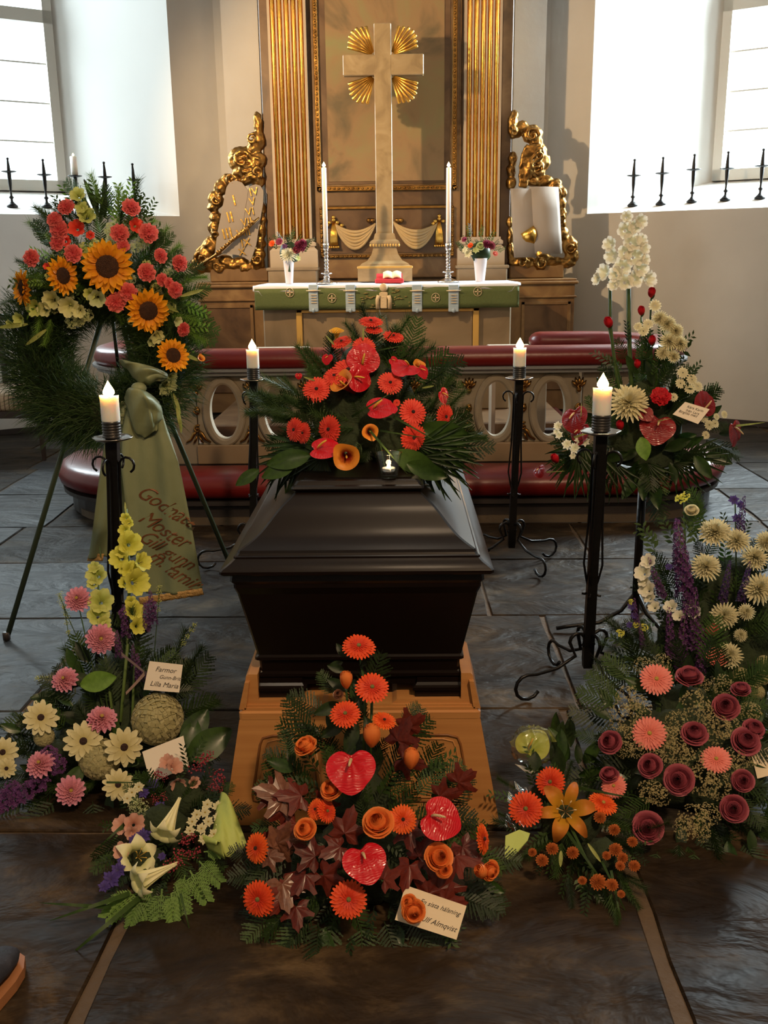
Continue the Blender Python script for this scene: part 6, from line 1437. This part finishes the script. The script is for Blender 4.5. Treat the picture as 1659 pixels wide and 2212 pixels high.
o = E_.fl('trumpet_lily', 352, 1808, 34, 'lilyw', (-.9, -1.6), None, 20, off=.06)
o = E_.fl('trumpet_lily', 300, 1850, 44, 'lilyw', (.25, .1), 'spy', 10, off=.03)
o = E_.fl('trumpet_lily', 292, 1910, 36, 'lilyw', (-2.4, -.7), None, 50, off=.07)
for px, py in ((443, 1755), (470, 1742), (410, 1795), (450, 1775), (435, 1790), (472, 1765), (478, 1785), (462, 1802), (440, 1812), (415, 1775), (425, 1760), (448, 1738), (300, 1700), (285, 1712), (275, 1725)): E_.fl('star_flower', px, py, 13, 'creamw', (0, .2), 'yellowc', off=.05)
for px, py, r_ in ((440, 1640, 17), (455, 1632, 12), (428, 1658, 16), (465, 1668, 17), (478, 1685, 14), (460, 1700, 14), (475, 1705, 12), (340, 1672, 14), (355, 1680, 10), (400, 1815, 16), (415, 1808, 12), (380, 1850, 16), (400, 1845, 14), (420, 1840, 14), (365, 1870, 15), (385, 1868, 14), (355, 1720, 10), (335, 1728, 10)): E_.fl('berries', px, py, r_, 'berry', off=.04)
for px, py, r_, f in ((262, 1782, 22, (-.4, .3)), (290, 1780, 24, (.2, .2)), (285, 1800, 16, (0, -.3)), (378, 1655, 20, (.4, .5)), (360, 1645, 18, (-.4, .6)), (385, 1695, 18, (0, -.8)), (262, 1838, 20, (-.5, .1)), (420, 1690, 14, (.4, 0))): E_.fl('gladiolus', px, py, r_, 'peach', f, off=.04, name='alstroemeria')
for px, py, r_ in ((345, 1745, 16), (335, 1760, 14), (310, 1806, 18), (290, 1815, 14), (240, 1900, 22), (225, 1915, 14), (255, 1880, 18), (330, 1695, 16), (310, 1712, 14), (350, 1850, 10), (262, 1860, 10)): E_.fl('star_flower', px, py, r_, 'violet', (0, .3), off=.03, name='blue_blossom')
for px, py, r_ in ((300, 1745, 22), (290, 1735, 16), (310, 1760, 14)): E_.fl('limonium', px, py, r_, 'palegreen', off=.03)
q = [E_.pos(450, 1830, .02), E_.pos(478, 1708, .06), E_.pos(492, 1722, .08), E_.pos(533, 1825, .03), E_.pos(488, 1855, .02), E_.pos(470, 1820, .08), E_.pos(430, 1815, .01)]
mb = MB(); mb.grid(lambda u, v: (q[0]*(1-u)*(1-v)+q[1]*(1-u)*v+q[3]*u*v+q[4]*u*(1-v))+Vector((0, 0, .03*math.sin(PI*u)+.006*math.sin(v*12+u*8))), 12, 8); o = build(mb, 'wrapping_paper', [M_wrap], E_.t); md = o.modifiers.new('s', 'SOLIDIFY'); md.thickness = .0012
mb = MB(); mb.grid(lambda u, v: (q[6]*(1-u)*(1-v)+q[0]*(1-u)*v+q[4]*u*v+q[5]*u*(1-v))+Vector((0, -.01, .03*math.sin(PI*v)+.004*math.sin(v*14))), 8, 8); o = build(mb, 'wrapping_paper', [M_wrap], E_.t); md = o.modifiers.new('s', 'SOLIDIFY'); md.thickness = .0012

# ------------------------------------------------------------------ front arrangement
F = Arr('orange_front_arrangement', (PZ(790, 1900, 0).x, 2.05, 0), 'orange gerbera, rose and red anthurium arrangement on the floor before the bier', 'flower arrangement', 1.86, .02, 2.24, .58, xc=-.05, curve=.35, seed=12)
F.core([(780, 1860, 105), (700, 1880, 70), (870, 1880, 80), (780, 1740, 75), (780, 1640, 45)], .10, back=.09)
rg = [(560, 1960), (570, 1850), (620, 1740), (640, 1620), (720, 1560), (740, 1500), (800, 1520), (870, 1600), (950, 1680), (980, 1800), (1080, 1850), (1000, 1960), (860, 2010), (740, 2030), (620, 1990)]
F.fill('fern_frond', 60, rg, 105, [G_dark, G_dark, G_mid], off=(-.14, -.02), centre=(785, 1800)); F.fill('leafy_sprig', 34, rg, 65, [G_mid, G_dark], off=(-.08, 0), centre=(785, 1800)); F.fill('ovate_leaf', 30, rg, 50, [G_gloss, G_dark], off=(-.08, 0), centre=(785, 1800))
for px, py, L_, a in ((640, 1660, 80, 300), (660, 1700, 110, 270), (630, 1640, 70, 350), (600, 1960, 100, 230), (660, 1980, 120, 215), (720, 1990, 130, 195), (780, 2000, 120, 178), (830, 1990, 110, 160), (890, 1980, 110, 150), (980, 1930, 100, 110), (1000, 1900, 110, 130), (920, 1990, 100, 135), (580, 1880, 90, 265), (1040, 1850, 90, 95), (880, 1600, 80, 25), (930, 1700, 90, 55), (900, 1720, 100, 40), (700, 1540, 90, 300), (720, 1500, 60, 330), (560, 1850, 70, 285), (870, 1560, 55, 40)):
    F.lf('fern_frond', px, py, L_, a, G_dark if px % 3 else G_mid, .05, -.02, w_=1.15)
F.stem([(775, 1400), (790, 1500), (785, 1640)], 6, G_mid, -.01); F.stem([(804, 1490), (800, 1640)], 6, G_mid, -.01); F.stem([(747, 1480), (760, 1640)], 5, G_mid, -.02)
for px, py, L_, a in ((750, 1490, 50, 300), (745, 1450, 40, 290), (780, 1440, 30, 40), (740, 1430, 35, 250), (735, 1520, 60, 250), (745, 1560, 60, 240), (770, 1560, 70, 200), (790, 1550, 50, 160), (745, 1420, 35, 330)): F.lf('ovate_leaf', px, py, L_, a, G_dark, .2, .0)
for px, py, L_, a in ((860, 1600, 58, 25), (880, 1570, 50, 60), (870, 1640, 55, 110), (650, 1720, 60, 280), (620, 1750, 50, 250), (590, 1720, 50, 300), (905, 1850, 55, 30), (885, 1870, 55, 200), (1000, 1830, 55, 130), (985, 1850, 60, 100), (680, 1850, 55, 300), (660, 1890, 55, 220), (700, 1890, 55, 120), (745, 1800, 60, 20), (735, 1830, 50, 250), (990, 1690, 50, 60), (950, 1720, 50, 80), (950, 1920, 65, 30), (925, 1930, 50, 320), (620, 1930, 55, 220), (640, 1960, 50, 180), (960, 1950, 55, 90), (700, 1740, 45, 40), (830, 1900, 45, 60), (880, 1790, 50, 170), (640, 1780, 50, 200), (560, 1830, 40, 40)):
    F.lf('maple_leaf', px, py, L_, a, G_red, .3, .02, F.r.uniform(-30, 30))
for px, py, L_, a in ((615, 1720, 70, 290), (600, 1820, 62, 100), (590, 1830, 55, 60), (610, 1910, 60, 170), (580, 1850, 40, 100)): F.lf('maple_leaf', px, py, L_, a, G_brown, .25, .03, F.r.uniform(-30, 30))
for px, py, r_, f, c in ((775, 1396, 37, (0, .9), 'redorange'), (804, 1485, 37, (.1, .4), 'redorange'), (746, 1542, 34, (-.1, .7), 'redorange'), (830, 1556, 27, (.2, 1.0), 'orange'), (870, 1770, 32, (.15, .1), 'orange'), (554, 1832, 33, (-.9, .1), 'orange'), (558, 1942, 39, (-.6, -.1), 'redorange'), (753, 1943, 41, (0, .05), 'redorange'), (1044, 1812, 33, (2.4, .3), 'orange'), (706, 1752, 26, (.8, .2), 'redorange'), (682, 1748, 24, (-.8, .4), 'orange')):
    F.fl('gerbera', px, py, r_, c, f, 'greenc' if c == 'redorange' else 'brownc', off=.06)
for px, py, r_, f in ((816, 1778, 38, (0, .35)), (717, 1705, 28, (-.4, .5)), (660, 1792, 27, (-.4, .4)), (947, 1852, 34, (.2, .2)), (958, 1878, 22, (.3, 0)), (893, 1968, 30, (.2, -.3)), (884, 1950, 20, (-.3, .3)), (660, 1612, 28, (-.5, 1.0)), (1058, 1880, 26, (.8, -.4))): F.fl('rose', px, py, r_, 'roseorange', f, off=.07)
for px, py, r_, f in ((748, 1474, 25, (-.1, 3)), (803, 1596, 33, (0, 3)), (888, 1645, 30, (.2, 2.5)), (1045, 1885, 26, (-.8, .3)), (668, 1620, 22, (-.6, 1.5))): F.fl('rosebud', px, py, r_, 'roseorange', f, off=.07)
F.fl('rose', 731, 1500, 13, G_brown, (0, .5), off=.05)
for px, py, r_, f, ro in ((758, 1662, 56, (0, .35), 5), (951, 1770, 50, (.25, .25), 62), (788, 1862, 50, (0, .35), 15)): F.fl('anthurium', px, py, r_, 'crimson', f, 'spx', ro, off=.09)
card([(876, 1912, 1.90), (1008, 1957, 1.88), (986, 2030, 1.82), (853, 1987, 1.85)], 0, 'cream handwritten card at the front right of the orange arrangement', [('En sista hälsning', .28, .28, .0145), ('från', .27, .48, .012), ('Ulf Almqvist', .37, .72, .0165)], M_paper, size=.02, shear=.45)

# ------------------------------------------------------------------ small bouquet in cellophane
K = Arr('orange_lily_bouquet', (PZ(1230, 1800, 0).x, 2.25, 0), 'small orange lily and gerbera bouquet in cellophane lying right of the bier', 'bouquet', 1.98, .03, 2.55, .16, seed=14)
K.core([(1230, 1790, 65), (1190, 1720, 45), (1300, 1850, 40)], .04, back=.03)
rg = [(1110, 1700), (1200, 1640), (1300, 1700), (1380, 1800), (1370, 1900), (1300, 1950), (1180, 1860), (1110, 1800)]
K.fill('leafy_sprig', 34, rg, 55, [G_dark, G_mid], off=(-.04, 0), centre=(1220, 1770)); K.fill('needle_sprig', 30, rg, 65, [G_dark, G_mid], off=(-.04, 0), centre=(1220, 1770)); K.fill('ovate_leaf', 12, [(1180, 1590), (1260, 1620), (1280, 1680), (1180, 1680)], 60, [G_dark, G_gloss], centre=(1220, 1700))
for px, py, L_, a in ((1300, 1900, 100, 160), (1320, 1930, 100, 165), (1280, 1880, 110, 150), (1340, 1900, 70, 140), (1330, 1960, 60, 172), (1150, 1840, 70, 240)): K.lf('needle_sprig', px, py, L_, a, G_mid, 0, 0)
for px, py, L_, a in ((1230, 1780, 150, 150), (1220, 1790, 170, 140), (1240, 1700, 150, 95), (1300, 1860, 130, 150), (1320, 1880, 140, 165)): K.lf('grass_blade', px, py, L_, a, G_mid, .1, .02)
K.fl('lily', 1222, 1752, 66, 'lilyo', (0, .15), 'spx', 0, .05)
for px, py, r_, f in ((1136, 1747, 38, (-.1, 0)), (1189, 1689, 33, (-.2, .2))): K.fl('gerbera', px, py, r_, 'redorange', f, 'greenc', off=.06)
K.fl('gerbera', 1303, 1735, 32, 'orange', (.3, 1.0), 'yellowc', off=.05)
for px, py, r_ in ((1150, 1841, 10), (1171, 1858, 14), (1193, 1833, 14), (1237, 1842, 14), (1296, 1765, 14), (1327, 1792, 13), (1330, 1835, 15), (1366, 1818, 12), (1345, 1853, 12), (1370, 1870, 13), (1292, 1905, 18), (1322, 1911, 14), (1258, 1902, 10), (1342, 1931, 9), (1310, 1848, 10), (1340, 1870, 11)): K.fl('dahlia', px, py, r_, 'rust', (0, .3), off=.04, name='small_blossom')
K.lf('long_leaf', 1212, 1838, 32, 180, G_lime, .2, .06, w_=1.6); K.lf('long_leaf', 1270, 1822, 45, 140, G_lime, .2, .05)
K.fl('anthurium', 1152, 1608, 40, 'lime', (-.1, .3), 'spy', 160, .02); K.lf('ovate_leaf', 1155, 1665, 40, 0, G_dark, .2, .06, w_=1.5)
mb = MB(); c0 = K.pos(1152, 1612, .035); rr = random.Random(8); n0 = 0
mb.ball(c0, (.062, .05, .058), 22, 14); 
for i in range(len(mb.v)): q = Vector(mb.v[i]); mb.v[i] = tuple(c0+(q-c0)*(1+rr.uniform(-.12, .14)))
build(mb, 'cellophane', [M_cello], K.t)
q = [K.pos(1090, 1790, .02), K.pos(1100, 1690, .03), K.pos(1150, 1700, .03), K.pos(1130, 1800, .02)]
mb = MB(); mb.grid(lambda u, v: (q[0]*(1-u)*(1-v)+q[1]*(1-u)*v+q[2]*u*v+q[3]*u*(1-v))+Vector((0, 0, .008*math.sin(v*13+u*7))), 8, 10); build(mb, 'cellophane', [M_cello], K.t)
q = [K.pos(1090, 1850, .03), K.pos(1092, 1805, .05), K.pos(1122, 1792, .05), K.pos(1145, 1800, .04), K.pos(1140, 1815, .04), K.pos(1115, 1845, .04), K.pos(1098, 1858, .02)]
mb = MB(); mb.prism(q, (0, .003, -.004)); build(mb, 'wrapping_paper', [M_wrap], K.t)
card([(1112, 1650, 2.53), (1168, 1664, 2.50), (1172, 1675, 2.47), (1136, 1668, 2.49)], 0, 'white card seen nearly edge-on beside the cellophane', [], M_paperw)

# ------------------------------------------------------------------ pink rose arrangement, right
N_ = Arr('pink_rose_arrangement', (PZ(1480, 1800, 0).x, 2.45, 0), 'broad arrangement of dusky pink roses, salmon gerberas and cream limonium at the right', 'flower arrangement', 2.20, .02, 2.72, .46, xc=.95, curve=.1, seed=16)
N_.core([(1480, 1660, 125), (1400, 1620, 80), (1560, 1690, 90), (1480, 1560, 75), (1600, 1620, 65)], .09, back=.08)
rg = [(1290, 1740), (1300, 1560), (1360, 1440), (1500, 1420), (1640, 1480), (1680, 1800), (1560, 1840), (1420, 1830)]
N_.fill('fern_frond', 56, rg, 100, [G_dark, G_dark, G_mid], off=(-.14, -.02), centre=(1480, 1640)); N_.fill('ovate_leaf', 36, rg, 50, [G_dark, G_gloss], off=(-.08, 0), centre=(1480, 1640)); N_.fill('needle_sprig', 36, [(1420, 1820), (1560, 1760), (1680, 1740), (1680, 1860), (1560, 1870), (1440, 1850)], 80, [G_dark, G_mid], centre=(1520, 1700))
for px, py, L_, a in ((1330, 1500, 80, 300), (1340, 1520, 100, 280), (1360, 1470, 80, 310), (1300, 1600, 60, 280), (1420, 1840, 70, 190), (1500, 1840, 80, 180)): N_.lf('fern_frond', px, py, L_, a, G_mid, 0, 0)
for px, py, r_, f in ((1418, 1467, 36, (0, .4)), (1403, 1584, 37, (0, .1)), (1547, 1640, 33, (0, .6)), (1326, 1698, 28, (-.2, .3))): N_.fl('gerbera', px, py, r_, 'salmon', f, 'yellowc', off=.06)
for px, py, r_, f in ((1489, 1463, 32, (0, 1.1)), (1568, 1527, 33, (.1, .4)), (1500, 1585, 31, (0, .6)), (1610, 1602, 34, (.2, .5)), (1600, 1490, 24, (0, 1)), (1318, 1603, 28, (-.4, .2)), (1405, 1655, 29, (-.3, .3)), (1467, 1685, 36, (0, .1)), (1604, 1687, 28, (.1, .1)), (1585, 1747, 34, (0, 0)), (1400, 1788, 37, (-.1, 0)), (1316, 1674, 24, (-.2, .8)), (1628, 1575, 26, (.3, .6)), (1530, 1360, 0, 0)):
    if r_: N_.fl('rose', px, py, r_, 'mauve', f, off=.06)
for px, py, r_ in ((1360, 1510, 30), (1345, 1550, 32), (1380, 1530, 28), (1500, 1525, 34), (1530, 1545, 26), (1545, 1575, 34), (1575, 1570, 26), (1460, 1560, 26), (1455, 1600, 30), (1460, 1625, 30), (1440, 1590, 24), (1495, 1640, 28), (1520, 1690, 34), (1550, 1700, 30), (1590, 1640, 28), (1575, 1660, 24), (1405, 1710, 28), (1425, 1720, 24), (1500, 1770, 34), (1480, 1790, 26), (1530, 1760, 26), (1515, 1800, 20), (1390, 1440, 22), (1430, 1430, 20), (1350, 1590, 24), (1420, 1640, 22), (1380, 1620, 20), (1560, 1480, 24), (1620, 1540, 24), (1515, 1480, 20), (1350, 1620, 20), (1620, 1640, 20)):
    N_.fl('limonium', px, py, r_, 'limo', (0, .2), off=.04)
card([(1622, 1625, 2.42), (1690, 1600, 2.44), (1700, 1665, 2.38), (1636, 1682, 2.36)], 0, 'plain cream card at the right edge of the pink rose arrangement', [], M_paper)

# ------------------------------------------------------------------ purple and white arrangement behind it
Q = Arr('purple_and_white_arrangement', (PZ(1540, 1560, 0).x, 3.15, 0), 'tall arrangement of purple larkspur and cream chrysanthemums behind the pink roses', 'flower arrangement', 2.86, .12, 3.12, .72, xc=1.2, curve=.1, seed=18)
Q.core([(1520, 1400, 100), (1580, 1300, 90), (1600, 1420, 85), (1480, 1400, 60), (1560, 1480, 95)], .10, back=.10)
rg = [(1370, 1430), (1400, 1300), (1440, 1160), (1540, 1120), (1660, 1180), (1680, 1500), (1500, 1500)]
Q.fill('fern_frond', 44, rg, 80, [G_dark, G_dark, G_mid], off=(-.14, -.02), centre=(1540, 1380)); Q.fill('leafy_sprig', 40, rg, 60, [G_dark, G_mid], off=(-.08, 0), centre=(1540, 1400)); Q.fill('needle_sprig', 26, [(1350, 1460), (1360, 1380), (1440, 1380), (1440, 1480)], 70, [G_dark, G_mid], centre=(1440, 1440))
for px, py, L_, a in ((1480, 1190, 80, 0), (1460, 1180, 70, -30), (1500, 1180, 60, 20), (1420, 1200, 80, -30), (1430, 1170, 60, -70), (1370, 1400, 60, 290)): Q.lf('leafy_sprig', px, py, L_, a, G_mid, 0, 0)
for px, py, h, tx in ((1480, 1290, 170, -.14), (1490, 1330, 150, -.1), (1465, 1230, 110, -.1), (1432, 1290, 90, -.35), (1500, 1400, 130, -.05), (1470, 1440, 130, 0), (1512, 1460, 110, .0), (1560, 1300, 90, .1), (1595, 1170, 100, .05), (1450, 1420, 110, -.1), (1600, 1300, 90, .1), (1525, 1440, 90, 0), (1375, 1350, 60, -.1), (1390, 1400, 60, -.2)): Q.fl('larkspur', px, py, h, 'purple' if px < 1550 else 'dkpurple', (tx*6, 5), off=.02)
for px, py, r_, f in ((1545, 1150, 36, (0, .5)), (1592, 1168, 29, (.2, .4)), (1525, 1225, 33, (0, .3)), (1565, 1330, 31, (0, .1)), (1612, 1322, 19, (0, .1)), (1640, 1272, 36, (.2, .2)), (1600, 1372, 15, (0, .2)), (1576, 1416, 29, (0, .1)), (1630, 1205, 30, (.2, .5)), (1655, 1170, 24, (.2, .3))): Q.fl('chrysanthemum', px, py, r_, 'creamw', f, off=.05)
for px, py, r_ in ((1600, 1460, 20), (1622, 1475, 22), (1645, 1462, 20), (1635, 1495, 18), (1650, 1430, 16)): Q.fl('hydrangea', px, py, r_, 'hydr', off=.04)
for px, py, r_ in ((1400, 1212, 18), (1388, 1236, 20), (1396, 1272, 20), (1402, 1290, 14), (1412, 1310, 14), (1448, 1310, 16), (1465, 1330, 14), (1500, 1322, 16), (1490, 1305, 12), (1390, 1255, 14)): Q.fl('gladiolus', px, py, r_, 'white', (-.4, .4), off=.04, name='freesia')
Q.fl('rosebud', 1533, 1362, 22, 'salmon', (.8, .6), off=.05); Q.fl('carnation', 1550, 1420, 23, 'salmon', (0, .3), off=.05); Q.fl('rose', 1494, 1103, 17, 'creamw', (0, .8), off=.03)
for px, py, r_ in ((1470, 1078, 11), (1480, 1072, 10), (1340, 1368, 9), (1392, 1355, 8), (1375, 1350, 7), (1363, 1300, 6)): Q.fl('small_cluster', px, py, r_, 'yellow', (0, .3), off=.03)
for px, py, r_ in ((1585, 1080, 12), (1592, 1120, 12), (1600, 1090, 10), (1365, 1310, 11), (1370, 1330, 9), (1360, 1350, 8), (1445, 1225, 9)): Q.fl('star_flower', px, py, r_, 'violet', (0, .3), off=.03, name='blue_blossom')
Q.stem([(1478, 1085), (1480, 1200), (1490, 1400)], 4, G_mid, -.02); Q.stem([(1588, 1085), (1590, 1200), (1590, 1400)], 3, G_mid, -.02)

# ------------------------------------------------------------------ altar vases
def altar_vase(px, pyb, pyt, wpx, lab, lab2, items, YV=8.15):
    b = P(px, pyb, YV); b.z = zA+.007; h = P(px, pyt, YV).z-zA; k = YV/FPX; th = thing('altar_vase', b, lab, 'vase', 'white vases on the altar')
    r1 = wpx*k/2; mb = MB(); mb.lathe([(0, 0), (r1*.62, 0), (r1*.64, .006), (r1*.95, h*.96), (r1, h), (r1*.9, h*.97), (r1*.55, .02), (0, .02)], n=24, cap=False); me = mb.mesh('body', [M_vase]); fixn(me); link('body', me, th)
    bq = Arr('altar_bouquet', b+Vector((0, 0, h*.5)), lab2, 'bouquet', YV-.03, 1.3, YV-.029, 1.9, seed=int(px), grp='small bouquets on the altar')
    bq.fill('leafy_sprig', 22, [(px-40, pyt-10), (px-25, pyt-50), (px+30, pyt-50), (px+40, pyt-10)], 26, [G_mid, G_dark], off=(-.03, 0), centre=(px, pyt)); bq.stem([(px, pyt+25), (px, pyt-30)], 6, G_mid); bq.core([(px, pyt-15, 22)], .05, back=.0, m=G_dark)
    for kd, x, y, r_, c in items: bq.fl(kd, x, y, r_, c, ((x-px)/60, .5), off=.03)
altar_vase(625, 608, 562, 24, 'slim white vase left of the left silver candlestick', 'small mixed bouquet with a white chrysanthemum in the left altar vase', [('chrysanthemum', 623, 550, 19, 'white'), ('dahlia', 648, 532, 13, 'plum'), ('dahlia', 655, 525, 10, 'plum'), ('carnation', 603, 522, 8, 'plum'), ('carnation', 587, 526, 7, 'orange'), ('star_flower', 615, 532, 7, 'purple'), ('rose', 640, 540, 9, 'mauve'), ('star_flower', 643, 558, 8, 'palegreen')])
altar_vase(1037, 605, 560, 30, 'wider white vase right of the right silver candlestick', 'small mixed bouquet with green leaves in the right altar vase', [('dahlia', 1052, 527, 11, 'plum'), ('dahlia', 1062, 530, 10, 'mauve'), ('carnation', 1003, 517, 6, 'plum'), ('carnation', 1016, 530, 6, 'orange'), ('star_flower', 1012, 548, 11, 'creamw'), ('rose', 1038, 532, 10, 'palegreen'), ('star_flower', 1028, 540, 9, 'palegreen'), ('carnation', 1070, 548, 6, 'salmon'), ('star_flower', 1005, 540, 8, 'creamw')])

# ------------------------------------------------------------------ shoe at the lower left
sh = thing('shoe', PZ(0, 2130, 0), 'dark navy suede shoe at the left edge in front of the flowers', 'shoe')
def shoe_ring(y, w_, h_, xc, z0=.02, n=16): return [(xc+w_*math.cos(2*PI*i/n), y, z0+h_*max(0, .5+.5*math.sin(2*PI*i/n))**.8) for i in range(n)]
t0 = PZ(44, 2058, .03)
mb = MB(); rings = []
for dy, w_, h_, dx in ((0, .008, .02, 0), (-.012, .028, .038, -.003), (-.04, .042, .048, -.008), (-.08, .047, .058, -.014), (-.13, .045, .075, -.022), (-.17, .040, .095, -.03), (-.23, .036, .10, -.04), (-.28, .030, .09, -.045)):
    rings.append(shoe_ring(t0.y+dy, w_, h_, t0.x-.02+dx))
mb.loft(rings, 0); build(mb, 'upper', [mat('navy_suede', (.012, .016, .026), .7, noise=(20, (.05, .05, .07), .6), bump=.5, bscale=40)], sh)
mb = MB(); out = []
for dy, w_, dx in ((.010, .012, 0), (-.004, .034, -.003), (-.04, .050, -.008), (-.08, .054, -.014), (-.13, .050, -.022), (-.2, .043, -.035), (-.28, .036, -.045)): out.append((t0.x-.02+dx+w_, t0.y+dy))
for dy, w_, dx in ((-.28, .036, -.045), (-.2, .043, -.035), (-.13, .050, -.022), (-.08, .054, -.014), (-.04, .050, -.008), (-.004, .034, -.003), (.010, .012, 0)): out.append((t0.x-.02+dx-w_, t0.y+dy))
mb.prism([(x, y, .0) for x, y in out], (0, 0, .024)); build(mb, 'sole', [mat('tan_welt', (.36, .15, .06), .6)], sh)
for k in range(4):
    mb = MB(); y = t0.y-.10-.025*k; xc = t0.x-.04; mb.tube([(xc-.02, y, .09+.01*k), (xc, y, .10+.01*k), (xc+.02, y, .09+.01*k)], .003, 6); build(mb, 'lace', [M_dark], sh)
